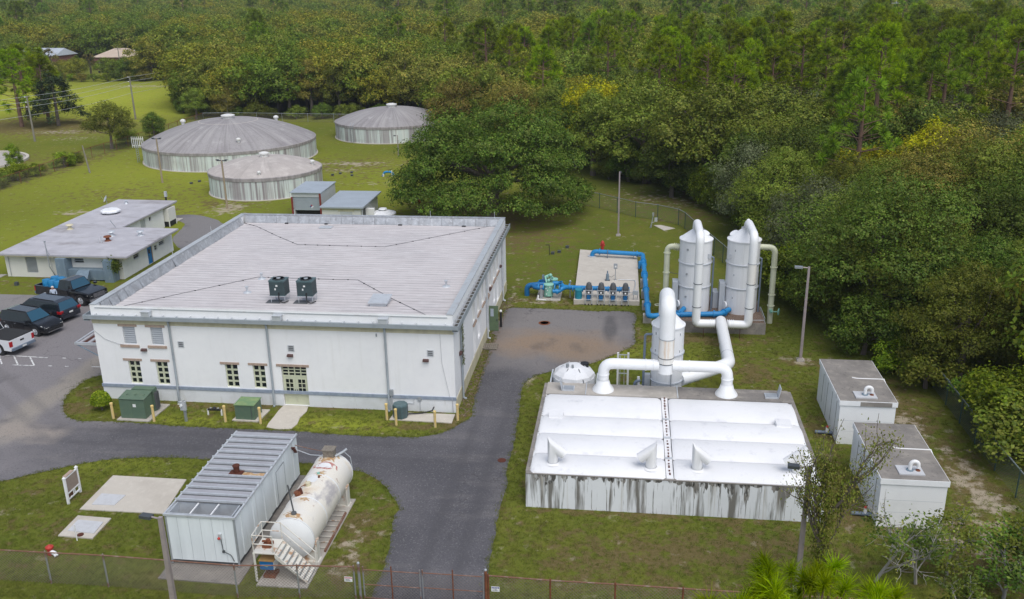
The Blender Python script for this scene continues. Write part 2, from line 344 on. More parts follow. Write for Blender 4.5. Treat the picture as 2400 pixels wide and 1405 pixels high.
# ------------------------------------------------------------ foliage materials
def leafmat(name, cols, trans=.24, rough=.6, tint=None, sprig=None):
    """cols: 3-4 leaf colours picked per leaf island; each tree shifts a little by its own random number"""
    m = bpy.data.materials.new(name); m.use_nodes = True; MATS[name] = m
    nt = m.node_tree; nt.nodes.remove(nt.nodes['Principled BSDF']); out = nt.nodes['Material Output']
    g = nd(nt, 'ShaderNodeNewGeometry'); oi = nd(nt, 'ShaderNodeObjectInfo')
    rp = nd(nt, 'ShaderNodeValToRGB'); el = rp.color_ramp.elements; el[0].position = 0; el[1].position = 1
    while len(el) < len(cols): el.new(len(el)/len(cols))
    for i, c in enumerate(cols): el[i].position = i/(len(cols)-1); el[i].color = c4(c)
    nt.links.new(g.outputs['Random Per Island'], rp.inputs[0])
    no = nd(nt, 'ShaderNodeTexNoise', Scale=.8, Detail=3.0)           # clumps of older and younger leaves
    nt.links.new(g.outputs['Position'], no.inputs['Vector'])
    hs = nd(nt, 'ShaderNodeHueSaturation', Saturation=1.12); nt.links.new(rp.outputs[0], hs.inputs['Color'])
    v = nd(nt, 'ShaderNodeMapRange'); v.inputs['From Min'].default_value = .3; v.inputs['From Max'].default_value = .7; v.inputs['To Min'].default_value = 1.0; v.inputs['To Max'].default_value = 3.2
    nt.links.new(no.outputs['Fac'], v.inputs['Value']); nt.links.new(v.outputs[0], hs.inputs['Value'])
    col = hs.outputs[0]
    if sprig:
        col = mixc(nt, col, sprig, noise_mask(nt, g.outputs['Position'], 1.3, .53, .64, 4, (1, 1, 1), 3.0), .85)
    if tint:
        tr = nd(nt, 'ShaderNodeValToRGB'); e = tr.color_ramp.elements; tr.color_ramp.interpolation = 'CONSTANT' if False else 'LINEAR'
        while len(e) < len(tint): e.new(.5)
        for i, (p, c) in enumerate(tint): e[i].position = p; e[i].color = c4(c)
        nt.links.new(oi.outputs['Random'], tr.inputs[0])
        col = mixc(nt, col, tr.outputs[0], None, 1.0, 'MULTIPLY')
    else:
        h2 = nd(nt, 'ShaderNodeHueSaturation'); nt.links.new(col, h2.inputs['Color'])
        for sck, lo, hi in (('Hue', .485, .515), ('Value', .68, 1.32)):
            mr = nd(nt, 'ShaderNodeMapRange'); mr.inputs['To Min'].default_value = lo; mr.inputs['To Max'].default_value = hi
            nt.links.new(oi.outputs['Random'], mr.inputs['Value']); nt.links.new(mr.outputs[0], h2.inputs[sck])
        col = h2.outputs[0]
    d = nd(nt, 'ShaderNodeBsdfDiffuse'); t = nd(nt, 'ShaderNodeBsdfTranslucent'); gl = nd(nt, 'ShaderNodeBsdfGlossy', Roughness=.45)
    nt.links.new(col, d.inputs[0]); nt.links.new(col, t.inputs[0]); gl.inputs[0].default_value = (.5, .5, .5, 1)
    mx = nd(nt, 'ShaderNodeMixShader'); mx.inputs[0].default_value = trans; nt.links.new(d.outputs[0], mx.inputs[1]); nt.links.new(t.outputs[0], mx.inputs[2])
    m2 = nd(nt, 'ShaderNodeMixShader'); m2.inputs[0].default_value = .018; nt.links.new(mx.outputs[0], m2.inputs[1]); nt.links.new(gl.outputs[0], m2.inputs[2])
    nt.links.new(m2.outputs[0], out.inputs[0]); return m
leafmat('leaf_dark', [(.028, .048, .011), (.044, .070, .014), (.060, .085, .019), (.085, .10, .028)], sprig=(.11, .135, .024))
leafmat('leaf_oak', [(.026, .046, .010), (.040, .064, .013), (.056, .082, .017), (.095, .11, .030)], sprig=(.12, .14, .028))
leafmat('leaf_mid', [(.045, .066, .014), (.068, .090, .018), (.092, .110, .024), (.12, .125, .034)], sprig=(.20, .215, .030))
leafmat('leaf_olive', [(.065, .072, .018), (.10, .10, .026), (.135, .12, .034), (.17, .135, .045)])
leafmat('leaf_yellow', [(.10, .105, .014), (.155, .150, .018), (.20, .185, .026), (.17, .125, .022)])
leafmat('leaf_lime', [(.08, .11, .014), (.14, .17, .02), (.19, .21, .032), (.06, .08, .012)])
leafmat('leaf_grey', [(.050, .062, .030), (.070, .082, .042), (.090, .098, .054), (.040, .050, .024)])
leafmat('leaf_pine', [(.068, .100, .011), (.105, .145, .014), (.150, .180, .022), (.042, .062, .011)], .2)
leafmat('leaf_pine_far', [(.058, .092, .014), (.088, .128, .019), (.122, .156, .026), (.038, .060, .013)], .2)
leafmat('leaf_cedar', [(.018, .030, .014), (.028, .042, .020), (.040, .055, .026)], .15)
leafmat('leaf_palm', [(.05, .06, .02), (.08, .085, .03), (.16, .11, .05)], .2)
leafmat('leaf_needle', [(.075, .120, .010), (.115, .165, .013), (.165, .205, .022), (.05, .075, .008)], .3)
leafmat('leaf_shrub', [(.040, .062, .010), (.065, .094, .013), (.10, .13, .02), (.14, .155, .03)])
leafmat('leaf_ivy', [(.04, .06, .015), (.07, .09, .022), (.12, .11, .04)])
leafmat('leaf_sparse', [(.075, .105, .02), (.105, .135, .03), (.16, .15, .05), (.05, .072, .016)])
leafmat('leaf_wood', [(.052, .072, .016), (.080, .102, .022), (.115, .132, .030), (.145, .14, .038)], .3, tint=[(0, (.60, .78, .62)), (.2, (.8, .95, .75)), (.4, (1.1, 1.05, .85)), (.6, (1.35, 1.1, .75)), (.8, (1.15, 1.0, 1.25)), (1, (.75, 1.0, .6))])
# ============================================================ GROUND
from mathutils.geometry import delaunay_2d_cdt as cdt
def catmull(poly, step=.5, closed=True, jit=0.0, seed=1):
    rr = random.Random(seed); n = len(poly); out = []
    for i in range(n):
        p0, p1, p2, p3 = [Vector((*poly[(i+k-1) % n], 0)) for k in range(4)]
        m = max(1, int((p2-p1).length/step))
        for k in range(m):
            t = k/m
            q = .5*((2*p1) + (p2-p0)*t + (2*p0-5*p1+4*p2-p3)*t*t + (3*p1-p0-3*p2+p3)*t**3) if (p2-p1).length < 12 else p1.lerp(p2, t)
            out.append((q.x + rr.uniform(-jit, jit), q.y + rr.uniform(-jit, jit)))
    return out
def inside(px, py, poly):
    c = np.zeros(len(px), bool); n = len(poly)
    for i in range(n):
        x0, y0 = poly[i]; x1, y1 = poly[(i+1) % n]
        if y0 == y1: continue
        k = (y0 > py) != (y1 > py)
        c ^= k & (px < (x1-x0)*(py-y0)/(y1-y0) + x0)
    return c
road_left = [(-9.0, 24), (-9.45, 27), (-9.65, 29.4), (-9.74, 32.09), (-10.19, 35.34), (-10.1, 35.89), (-10.78, 37.13), (-11.66, 38.23), (-12.74, 39.03), (-13.92, 39.3), (-15.36, 39.63), (-18.51, 39.59), (-21.24, 39.55), (-22.41, 39.57), (-24.21, 39.44), (-26.09, 39.03), (-27.56, 38.35), (-28.85, 37.45), (-30.42, 36.37), (-36, 31), (-44, 22), (-80, 22), (-80, 63.6), (-49.55, 63.68), (-46.28, 63.73), (-43.48, 63.6), (-39.5, 63.4), (-38, 65), (-38, 70), (-40.4, 76.8), (-41.29, 77.6), (-43.49, 80.8), (-44.2, 83.6), (-44.9, 86.3), (-46.3, 87.6), (-48.11, 89.4), (-46.01, 90.22), (-42.96, 88.74), (-40.32, 85.91), (-37, 82), (-33.5, 75), (-31.3, 69), (-30.8, 66), (-30.8, 50.4)]
island_front = [(-32.51, 49.22), (-33.04, 48.51), (-33.06, 46.93), (-32.7, 45.46), (-31.91, 44.11), (-30.95, 43.28), (-30.31, 43.07), (-28.4, 43.12), (-26.9, 43.13), (-24.83, 43.01), (-23.06, 42.97), (-21.34, 42.98), (-19.4, 43.01), (-17.45, 43.0), (-15.5, 42.88), (-13.83, 42.85), (-11.95, 42.88), (-10.16, 43.2), (-9.35, 43.87), (-8.72, 44.95), (-8.38, 45.78), (-8.5, 47.13), (-8.6, 48.27), (-8.7, 50.71), (-8.75, 53.36), (-8.8, 56.27), (-8.8, 58.0), (-9.1, 58.6), (-9.1, 60.6), (-8.8, 61.2), (-8.8, 63.19), (-8.5, 63.78)]
road_back = [(-5.17, 63.79), (-2.01, 63.58), (0.63, 63.53), (0.69, 60.3), (0.74, 57.51), (0.08, 56.32), (-0.6, 55.38), (-2.18, 53.62), (-4.5, 52.27), (-5.7, 50.99), (-5.95, 49.12), (-5.81, 46.83), (-5.66, 44.22), (-5.59, 42.3), (-5.6, 40.94), (-5.66, 39.65), (-5.43, 38.85), (-5.43, 37.28), (-5.48, 35.46), (-5.34, 33.17), (-5.34, 31.95), (-5.12, 29.87), (-4.9, 27), (-4.7, 24)]
ROAD = catmull(road_left + island_front + road_back, .35, True, .05)

DRY = [  # x, y, rx, ry, strength
    (-104, 152, 16, 9, 1.0), (-95, 144, 9, 4, .6), (2.0, 33.8, 4.5, 1.6, .75), (-1.5, 32.4, 2.4, 1.4, .7), (6.5, 34.4, 3.5, 1.8, .6), (4, 31.2, 7, 1.0, .5),
    (15.6, 48, 1.7, 5, .75), (16.6, 41, 1.5, 5, .75), (15.3, 34.5, 2.5, 3, .7), (10.6, 45.6, .9, 1.4, .8), (10.4, 37.6, .9, 1.2, .8), (10.6, 41, 1.1, 5, .35),
    (-31.3, 44.6, 1.1, .9, .9), (-31.6, 46.6, 1.0, 1.0, .7), (-28.2, 43.9, 1.2, .5, .5), (-9.3, 44.6, .8, 1.3, .8), (-11, 44.2, 1.8, .4, .8), (-22, 45.5, 4, .4, .6), (-20.5, 44.2, .8, .6, .6),
    (-25, 33, 2.2, 1.0, .45), (-24.3, 31.2, 1.6, 1.0, .5), (-11.4, 34, .9, 2.2, .6), (-11.4, 31.5, .9, 1.2, .7), (-27, 36, 2.5, 1.2, .35), (-20, 31.5, 2.2, 1.0, .45),
    (11.3, 55.2, 1.3, 1.0, .7), (8, 53.2, 1.6, 2, .7), (13.5, 50.5, 1.2, 2.5, .8), (-10.3, 83, 4.5, 4, .6), (-15, 92, 8, 6, .7), (0.5, 58.8, .6, 3, .4), (-37.5, 118, 8, 6, .45), (-33, 111, 5, 5, .25), (4.5, 58.6, 4.5, 1.0, .8),
    (-58, 99, 9, 6, .3), (-52, 92, 6, 4, .35), (-44.5, 95.5, 4, 3.5, .45), (4, 100, 8, 6, .4), (6, 93, 4, 3, .4), (-2.5, 71, 9, 6, .2), (-5.5, 66, 3, 1.3, .5), (-46, 66.3, 6, .9, .4),
    (-20, 45.85, 12, .22, .8), (-8.6, 56, .35, 11, .8), (2.3, 36.45, 7.5, .25, .6), (-4.6, 41, .25, 5, .5), (9.2, 41, .3, 5, .5), (12.4, 44.1, 1.6, .25, .8), (12.6, 36.4, 1.6, .3, .8), (14.1, 47, .3, 3, .7), (14.3, 39.5, .3, 3, .7), (-46, 68, 6, .25, .6), (-56.2, 112.4, 6, .3, .4),
    (-76, 118, 2, 18, .5), (-85, 121, 10, 5, .35), (5.5, 40, 40, 40, .10)]
SAND = [(-95.5, 146, 6, 1.4, .9), (-89, 138, 4, 1.2, .7), (-36.5, 119.5, 5, 1.6, .65), (-37.5, 114.6, 3.5, 1.2, .5), (-43.2, 93.2, 1.6, 2.4, .8), (-59.7, 90.4, 1.5, .7, 1.0), (-31, 107, 3, 1, .4),
    (16.6, 40.5, 1.0, 4.5, .65), (15.2, 46.6, .9, 2.5, .5), (15, 36, 1.5, 1.5, .5), (10.9, 55.4, .9, .6, .7), (-11.5, 32.6, .7, 1.8, .55), (-7.0, 65.3, 2.2, .6, .5), (-8.6, 66, .4, 5, .5), (9.4, 46.3, .4, .5, .7), (10, 43.5, .5, 2, .3), (4.0, 101, 6, 4, .3), (-5.75, 51.3, .3, 1.2, .8), (-120, 216, 9, 2, .8)]
LUSH = [(-125, 190, 50, 38, 1.0), (-98, 168, 16, 22, .9), (-16, 44.0, 3.6, .8, .6), (-24, 43.8, 2.5, .5, .5), (-28, 39.0, 5, 1.2, .3), (-60, 112, 26, 22, .55), (-52, 90, 16, 12, .45), (-30, 110, 14, 18, .45), (-24, 96, 10, 10, .3), (4.5, 53.8, 2.2, 2.2, .35), (-4.6, 43, .8, 6, .15), (-35, 38.3, 6, 1, .3), (-60, 80, 14, 14, .4), (-1, 55.8, 2.0, 1.4, .6), (110, 305, 14, 32, .9)]
def blobs(x, y, L):
    a = np.zeros_like(x)
    for bx, by, rx, ry, s in L:
        a = np.maximum(a, s*np.exp(-(((x-bx)/rx)**2 + ((y-by)/ry)**2)*.8))
    return a
xs = np.concatenate([[-1500, -1200, -600, -320, -230], np.arange(-175, -60, 2.0), np.arange(-60, 26, .5), np.arange(26, 130, 4.0), [180, 300, 600, 1200, 1500]])
ys = np.concatenate([[-100, -50, 0, 18], np.arange(26, 70, .5), np.arange(70, 130, 1.0), np.arange(130, 260, 3.0), [275, 290, 305, 320, 340, 420, 600, 1000, 1400]])
gx, gy = np.meshgrid(xs, ys); nx, ny = len(xs), len(ys)
gv = np.stack([gx.ravel(), gy.ravel(), np.zeros(nx*ny)], 1)
ii = (np.arange(ny-1)[:, None]*nx + np.arange(nx-1)[None]).ravel()
gf = np.stack([ii, ii+1, ii+nx+1, ii+nx], 1)
gme = bpy.data.meshes.new('ground'); gme.from_pydata(gv.tolist(), [], gf.tolist())
att = gme.color_attributes.new('soil', 'FLOAT_COLOR', 'POINT')
colr = np.ones((nx*ny, 4), np.float32)
colr[:, 0] = blobs(gv[:, 0], gv[:, 1], DRY); colr[:, 1] = blobs(gv[:, 0], gv[:, 1], SAND); colr[:, 2] = blobs(gv[:, 0], gv[:, 1], LUSH)
att.data.foreach_set('color', colr.ravel())

def grass_colour(nt, pos, soil=None):
    """lawn colour from the world position: mown blades over sandy soil"""
    big = noise_mask(nt, pos, .11, .38, .64, 4); mid = noise_mask(nt, pos, .55, .36, .66, 5, (1, 1, 1), 3.1); fine = noise_mask(nt, pos, 7.5, .30, .70, 4, (1, 1, 1), 5.7)
    vf = noise_mask(nt, pos, 30, .30, .72, 2, (1, 1, 1), 9.1)
    c = mixc(nt, (.112, .146, .017), (.160, .168, .026), big)
    c = mixc(nt, c, (.074, .122, .011), mid, .55)
    c = mixc(nt, c, (.215, .195, .065), fine, .42)
    c = mixc(nt, c, (.050, .066, .013), vf, .50)
    if soil is not None:
        sp = nd(nt, 'ShaderNodeSeparateColor'); nt.links.new(soil, sp.inputs[0])
        def thr(ch, gain, add):
            n2 = noise_mask(nt, pos, 1.6, .33, .67, 7, (1, 1, 1), gain)
            a = nd(nt, 'ShaderNodeMath', operation='ADD'); nt.links.new(sp.outputs[ch], a.inputs[0]); nt.links.new(n2, a.inputs[1])
            mr = nd(nt, 'ShaderNodeMapRange', clamp=True); mr.inputs['From Min'].default_value = add; mr.inputs['From Max'].default_value = add + .38
            nt.links.new(a.outputs[0], mr.inputs['Value']); return mr.outputs[0]
        lush = mixc(nt, (.33, .37, .040), (.39, .375, .06), mid); lush = mixc(nt, lush, (.27, .33, .036), fine, .5); lush = mixc(nt, lush, (.20, .25, .03), vf, .3)
        c = mixc(nt, c, lush, sp.outputs[2])
        dry = mixc(nt, (.135, .098, .042), (.19, .145, .075), fine); dry = mixc(nt, dry, (.065, .045, .022), vf, .5)
        c = mixc(nt, c, dry, thr(0, 2.2, .72), .85)
        c = mixc(nt, c, (.40, .34, .265), thr(1, 4.4, .85), .8)
    # scattered bare specks everywhere
    sp2 = noise_mask(nt, pos, 1.7, .67, .78, 6, (1, 1, 1), 12.0)
    return mixc(nt, c, (.28, .23, .15), sp2, .7)
gm = bpy.data.materials.new('lawn'); gm.use_nodes = True; nt = gm.node_tree; b = nt.nodes['Principled BSDF']
b.inputs['Roughness'].default_value = 1; b.inputs['Specular IOR Level'].default_value = .0
geo = nd(nt, 'ShaderNodeNewGeometry'); sa = nd(nt, 'ShaderNodeVertexColor'); sa.layer_name = 'soil'
nt.links.new(grass_colour(nt, geo.outputs['Position'], sa.outputs['Color']), b.inputs['Base Color'])
no = nd(nt, 'ShaderNodeTexNoise', Scale=9.0, Detail=5.0); nt.links.new(geo.outputs['Position'], no.inputs['Vector'])
bu = nd(nt, 'ShaderNodeBump', Strength=.35, Distance=.05); nt.links.new(no.outputs['Fac'], bu.inputs['Height']); nt.links.new(bu.outputs[0], b.inputs['Normal'])
gme.materials.append(gm)
link('ground', gme)['kind'] = 'structure'

# asphalt
am = bpy.data.materials.new('asphalt'); am.use_nodes = True; nt = am.node_tree; b = nt.nodes['Principled BSDF']; MATS['asphalt'] = am
b.inputs['Roughness'].default_value = .9; b.inputs['Specular IOR Level'].default_value = .25
geo = nd(nt, 'ShaderNodeNewGeometry'); pos = geo.outputs['Position']
def blob_mask(nt, pos, c, rx, ry, soft=.7, nscale=.8, namt=.7):
    mp = nd(nt, 'ShaderNodeMapping'); mp.inputs['Scale'].default_value = (1/rx, 1/ry, 0); mp.inputs['Location'].default_value = (-c[0]/rx, -c[1]/ry, 0)
    nt.links.new(pos, mp.inputs['Vector'])
    ln = nd(nt, 'ShaderNodeVectorMath', operation='LENGTH'); nt.links.new(mp.outputs[0], ln.inputs[0])
    n2 = nd(nt, 'ShaderNodeTexNoise', Scale=nscale, Detail=5.0); nt.links.new(pos, n2.inputs['Vector'])
    m2 = nd(nt, 'ShaderNodeMath', operation='MULTIPLY_ADD'); m2.inputs[1].default_value = namt*2; m2.inputs[2].default_value = -namt
    nt.links.new(n2.outputs['Fac'], m2.inputs[0])
    ad = nd(nt, 'ShaderNodeMath', operation='ADD'); nt.links.new(ln.outputs['Value'], ad.inputs[0]); nt.links.new(m2.outputs[0], ad.inputs[1])
    mr = nd(nt, 'ShaderNodeMapRange', clamp=True); mr.inputs['From Min'].default_value = 1 + soft/2; mr.inputs['From Max'].default_value = 1 - soft/2
    nt.links.new(ad.outputs[0], mr.inputs['Value']); return mr.outputs[0]
c = mixc(nt, (.085, .083, .092), (.115, .111, .121), noise_mask(nt, pos, .18, .4, .62))
c = mixc(nt, c, (.215, .20, .205), blob_mask(nt, pos, (-44, 50), 15, 22, .5, .25, .5))
c = mixc(nt, c, (.24, .225, .215), blob_mask(nt, pos, (-50, 62.5), 8, 2.0, .5, .5, .5), .8)
c = mixc(nt, c, (.20, .19, .19), blob_mask(nt, pos, (-41, 84), 8, 9, .6, .3, .4))
c = mixc(nt, c, (.205, .19, .185), blob_mask(nt, pos, (-4, 59), 5.5, 6.5, .7, .35, .5))
c = mixc(nt, c, (.27, .19, .125), blob_mask(nt, pos, (-4.6, 57.0), 4.0, 2.3, .8, .45, .6), .8)
c = mixc(nt, c, (.25, .185, .13), blob_mask(nt, pos, (-2.0, 55.2), 2.6, 1.5, .8, .6, .6), .7)
c = mixc(nt, c, (.06, .058, .062), blob_mask(nt, pos, (-1.0, 60.2), .45, 2.6, .8, .6, .5), .6)
c = mixc(nt, c, (.29, .26, .225), blob_mask(nt, pos, (-33.8, 46.6), 1.0, 7.5, .8, .5, .7), .9)
c = mixc(nt, c, (.31, .27, .235), blob_mask(nt, pos, (-33.6, 41.4), 3.0, 1.0, .9, .8, .9), .85)
c = mixc(nt, c, (.30, .27, .24), blob_mask(nt, pos, (-36.5, 40.2), 3.5, .8, .9, .6, .9), .7)
c = mixc(nt, c, (.21, .195, .19), noise_mask(nt, pos, .32, .56, .70, 6, (.45, 1.5, 1), 3.3), .45)      # worn pale drags
c = mixc(nt, c, (.06, .058, .064), noise_mask(nt, pos, .5, .60, .74, 5, (1, .7, 1), 6.3), .40)
c = mixc(nt, c, (.24, .23, .23), noise_mask(nt, pos, 14, .55, .70, 3, (1, 1, 1), 2.0), .60)             # aggregate
c = mixc(nt, c, (.045, .044, .05), noise_mask(nt, pos, 10, .56, .70, 3, (1, 1, 1), 8.0), .55)
vo = nd(nt, 'ShaderNodeTexVoronoi', feature='DISTANCE_TO_EDGE', Scale=.21); wv = nd(nt, 'ShaderNodeTexNoise', Scale=.9, Detail=5.0); nt.links.new(pos, wv.inputs['Vector'])
wa = nd(nt, 'ShaderNodeMix', data_type='VECTOR'); wa.inputs[0].default_value = .3; nt.links.new(pos, wa.inputs[4]); nt.links.new(wv.outputs['Color'], wa.inputs[5]); wm = nd(nt, 'ShaderNodeVectorMath', operation='ADD'); ws = nd(nt, 'ShaderNodeVectorMath', operation='SCALE'); ws.inputs['Scale'].default_value = 2.2
nt.links.new(wv.outputs['Color'], ws.inputs[0]); nt.links.new(pos, wm.inputs[0]); nt.links.new(ws.outputs[0], wm.inputs[1]); nt.links.new(wm.outputs[0], vo.inputs['Vector'])
cr = nd(nt, 'ShaderNodeMapRange', clamp=True); cr.inputs['From Min'].default_value = .010; cr.inputs['From Max'].default_value = .0; nt.links.new(vo.outputs['Distance'], cr.inputs['Value'])
gate = nd(nt, 'ShaderNodeMath', operation='MULTIPLY'); nt.links.new(cr.outputs[0], gate.inputs[0]); nt.links.new(noise_mask(nt, pos, .12, .45, .6, 3, (1, 1, 1), 5.0), gate.inputs[1])
c = mixc(nt, c, (.05, .048, .05), gate.outputs[0], .7)                                                  # cracks
def track(x0, y0, x1, y1, w_, col, amt):                                                               # worn wheel tracks
    global c
    L_ = math.hypot(x1-x0, y1-y0); mp = nd(nt, 'ShaderNodeMapping', vector_type='TEXTURE'); mp.inputs['Location'].default_value = ((x0+x1)/2, (y0+y1)/2, 0); mp.inputs['Rotation'].default_value = (0, 0, math.atan2(y1-y0, x1-x0)); mp.inputs['Scale'].default_value = (L_/2, w_, 1)
    nt.links.new(pos, mp.inputs['Vector']); c = mixc(nt, c, col, blob_mask(nt, mp.outputs[0], (0, 0), 1, 1, .9, 1.2, .35), amt)
for s_ in (-1, 1): track(-7.4+s_*.75, 26, -7.2+s_*.75, 48, .28, (.075, .073, .08), .5); track(-9, 41.2+s_*.75, -30, 41.4+s_*.75, .28, (.075, .073, .08), .45); track(-30, 41+s_*.8, -44, 52+s_*.8, .3, (.15, .14, .14), .4)
nt.links.new(c, b.inputs['Base Color'])
no = nd(nt, 'ShaderNodeTexNoise', Scale=40.0, Detail=2.0); nt.links.new(pos, no.inputs['Vector'])
bu = nd(nt, 'ShaderNodeBump', Strength=.5, Distance=.01); nt.links.new(no.outputs['Fac'], bu.inputs['Height']); nt.links.new(bu.outputs[0], b.inputs['Normal'])
def sheet(name, poly, z, m, kind='structure'):
    if sum(poly[i][0]*poly[(i+1) % len(poly)][1] - poly[(i+1) % len(poly)][0]*poly[i][1] for i in range(len(poly))) < 0: poly = poly[::-1]
    V_, _, F_, *_r = cdt([Vector(p[:2]) for p in poly], [], [list(range(len(poly)))], 1, 1e-5)
    me = bpy.data.meshes.new(name); me.from_pydata([(p[0], p[1], z) for p in V_], [], F_); me.materials.append(MATS[m] if isinstance(m, str) else m)
    o = link(name, me); o['kind'] = kind; return o
sheet('asphalt_road', ROAD, .012, 'asphalt')
sheet('grass_verge', catmull([(-50, 59.3), (-46.9, 59.5), (-46.13, 60.5), (-45.6, 59.25), (-45.5, 57.9), (-46.6, 56.6), (-50, 56.0)], .4, True, .05), .020, gm)
# painted parking marks: stripe pieces with broken ends
def stripe(a, b, w=.09):
    a = Vector((*a, 0)); b = Vector((*b, 0)); d = (b-a).normalized(); n = Vector((-d.y, d.x, 0))*w/2
    sheet('parking_line', [tuple((a+n)[:2]), tuple((a-n)[:2]), tuple((b-n)[:2]), tuple((b+n)[:2])], .017, 'paint_line')
for a, b2 in (((-42.6, 51.78), (-37.67, 51.58)), ((-40.1, 51.62), (-38.92, 50.30)), ((-38.86, 51.50), (-37.8, 50.32)), ((-39.26, 50.22), (-37.74, 50.26)), ((-41.2, 51.66), (-40.07, 50.33)),
              ((-36.65, 51.62), (-36.40, 51.61)), ((-35.56, 51.64), (-35.32, 51.62)), ((-36.8, 50.3), (-36.56, 50.3)), ((-35.66, 50.33), (-35.42, 50.32)), ((-33.9, 50.42), (-33.2, 50.44))):
    stripe(a, b2)
# manhole covers, flush in the asphalt
mh = MB().cyl((-5.65, 60.78, .0), (-5.65, 60.78, .03), .42, n=24).lathe((-5.65, 60.78, .03), [(.36, 0), (.36, .006), (.30, .006), (.30, 0)], 24)
tag(mh.build('manhole_cover', 'rust', world=False), 'round rusty iron manhole cover flush in the stained asphalt yard', 'manhole cover')
dr = MB().cyl((-6.0, 40.9, .0), (-6.0, 40.9, .028), .22, n=18)
tag(dr.build('drain_cover', 'rust_dark', world=False), 'small dark drain cover at the drive edge left of the white covered basin', 'drain cover')

SLABS = []
def slab(name, poly, h, m, z0=-.05):
    o = MB().prism(poly, z0, h).build(name, m); o['kind'] = 'structure'; SLABS.append(poly); return o
slab('concrete_slab', [(-25.08, 37.46), (-21.22, 37.45), (-20.85, 34.4), (-24.98, 34.36)], .05, 'concrete_pale')
slab('concrete_slab', [(-24.75, 33.84), (-23.08, 33.78), (-23.05, 32.16), (-24.71, 32.21)], .06, 'concrete_pale')
slab('concrete_slab', [(-18.75, 29.74), (-15.25, 29.70), (-15.15, 38.4), (-18.95, 38.4)], .05, 'concrete_dark')
slab('concrete_slab', [(-14.52, 29.71), (-12.40, 29.74), (-12.35, 36.5), (-14.5, 36.5)], .06, 'concrete')
slab('concrete_path', catmull([(-19.40, 45.98), (-17.95, 45.98), (-17.92, 44.6), (-17.96, 43.25), (-19.37, 43.25), (-19.42, 44.5)], .5, True, .03), .04, 'concrete_pale')
slab('concrete_slab', [(-12.85, 44.80), (-12.8, 45.72), (-9.32, 45.80), (-9.31, 44.72)], .05, 'concrete_pale')
slab('concrete_slab', [(-28.17, 43.30), (-26.22, 43.28), (-26.10, 45.5), (-28.12, 45.5)], .07, 'concrete')
slab('concrete_slab', [(-21.62, 43.86), (-20.08, 43.84), (-19.98, 45.35), (-21.5, 45.4)], .07, 'concrete_pale')
slab('concrete_slab', [(2.59, 88.93), (3.3, 89.0), (4.63, 87.83), (3.55, 86.9)], .04, 'concrete_pale')
slab('concrete_slab', [(-47.9, 86.9), (-46.2, 86.9), (-46.2, 88.6), (-47.9, 88.6)], .05, 'concrete_pale')
slab('concrete_slab', [(-54.5, 66.8), (-52.5, 67.0), (-52.3, 68.6), (-54.5, 68.4)], .05, 'concrete')
# round kerbed slab at the left edge
cs = MB().lathe((-93, 117.4, 0), [(8.1, -.05), (8.1, .05)], 48); SLABS.append([(-93+8.4*math.cos(a), 117.4+8.4*math.sin(a)) for a in np.linspace(0, 6.28, 30)])
o = cs.build('round_slab', 'concrete'); o['kind'] = 'structure'
o = MB().lathe((-93, 117.4, 0), [(8.15, -.05), (8.15, .28), (8.55, .28), (8.55, -.05)], 48).build('kerb', 'concrete_pale'); o['kind'] = 'structure'
# ============================================================ MAIN BUILDING
BX0, BX1, BY0, BY1, BZ = -30.42, -9.30, 46.07, 67.85, 5.9
mainb = thing('white_building', (-19.9, 57, 0), 'long two-storey white plant building with flat grey roof and cream door', 'building')
def wall_panel(axis, at, a0, a1, z0, z1, holes, depth):
    """wall face in the plane axis=at with real openings and reveals; depth points inward"""
    mb = MB(); As = sorted({a0, a1, *[h[0] for h in holes], *[h[1] for h in holes]}); Zs = sorted({z0, z1, *[h[2] for h in holes], *[h[3] for h in holes]})
    P = (lambda a, d, z: (a, at + d, z)) if axis == 'y' else (lambda a, d, z: (at + d, a, z))
    for i in range(len(As)-1):
        for j in range(len(Zs)-1):
            ca, cz = (As[i]+As[i+1])/2, (Zs[j]+Zs[j+1])/2
            if any(h[0] < ca < h[1] and h[2] < cz < h[3] for h in holes): continue
            mb.quad(P(As[i], 0, Zs[j]), P(As[i+1], 0, Zs[j]), P(As[i+1], 0, Zs[j+1]), P(As[i], 0, Zs[j+1]))
    for h in holes:
        A, B, C, D = h
        for q in (((A, C), (A, D)), ((A, D), (B, D)), ((B, D), (B, C)), ((B, C), (A, C))):
            (u0, w0), (u1, w1) = q
            mb.quad(P(u0, 0, w0), P(u1, 0, w1), P(u1, depth, w1), P(u0, depth, w0))
        mb.quad(P(A, depth, C), P(B, depth, C), P(B, depth, D), P(A, depth, D))
    return mb
LOUV = [(-28.65, -27.89, 3.52, 4.58), (-26.95, -26.22, 3.52, 4.58)]
WIN = [(-28.63, -27.91, 1.03, 2.46), (-26.94, -26.21, 1.03, 2.46), (-22.73, -21.97, 1.03, 2.46), (-21.07, -20.34, 1.03, 2.46)]
DOOR = (-19.37, -17.88, .05, 2.45)
wall_panel('y', BY0, BX0, BX1, -.1, 5.86, LOUV + WIN + [DOOR], .28).build('wall', 'white_wall', mainb)
RW_LO = [(52.3, 53.2, .52, 2.85), (54.05, 54.95, 1.28, 2.78), (60.95, 61.85, 1.28, 2.78), (62.62, 63.55, .82, 2.78), (58.3, 59.15, .03, 2.5)]
RW_UP = [(y, y+.85, 2.98, 4.5) for y in (52.3, 54.08, 55.86, 57.5, 59.25, 61.0, 62.75)]
wall_panel('x', BX1, BY0, BY1, -.1, 5.86, RW_LO + RW_UP, -.28).build('wall', 'white_wall', mainb)
MB().box(BX0, BX0+.3, BY0+.3, BY1, -.1, 5.86).build('wall', 'white_wall', mainb)
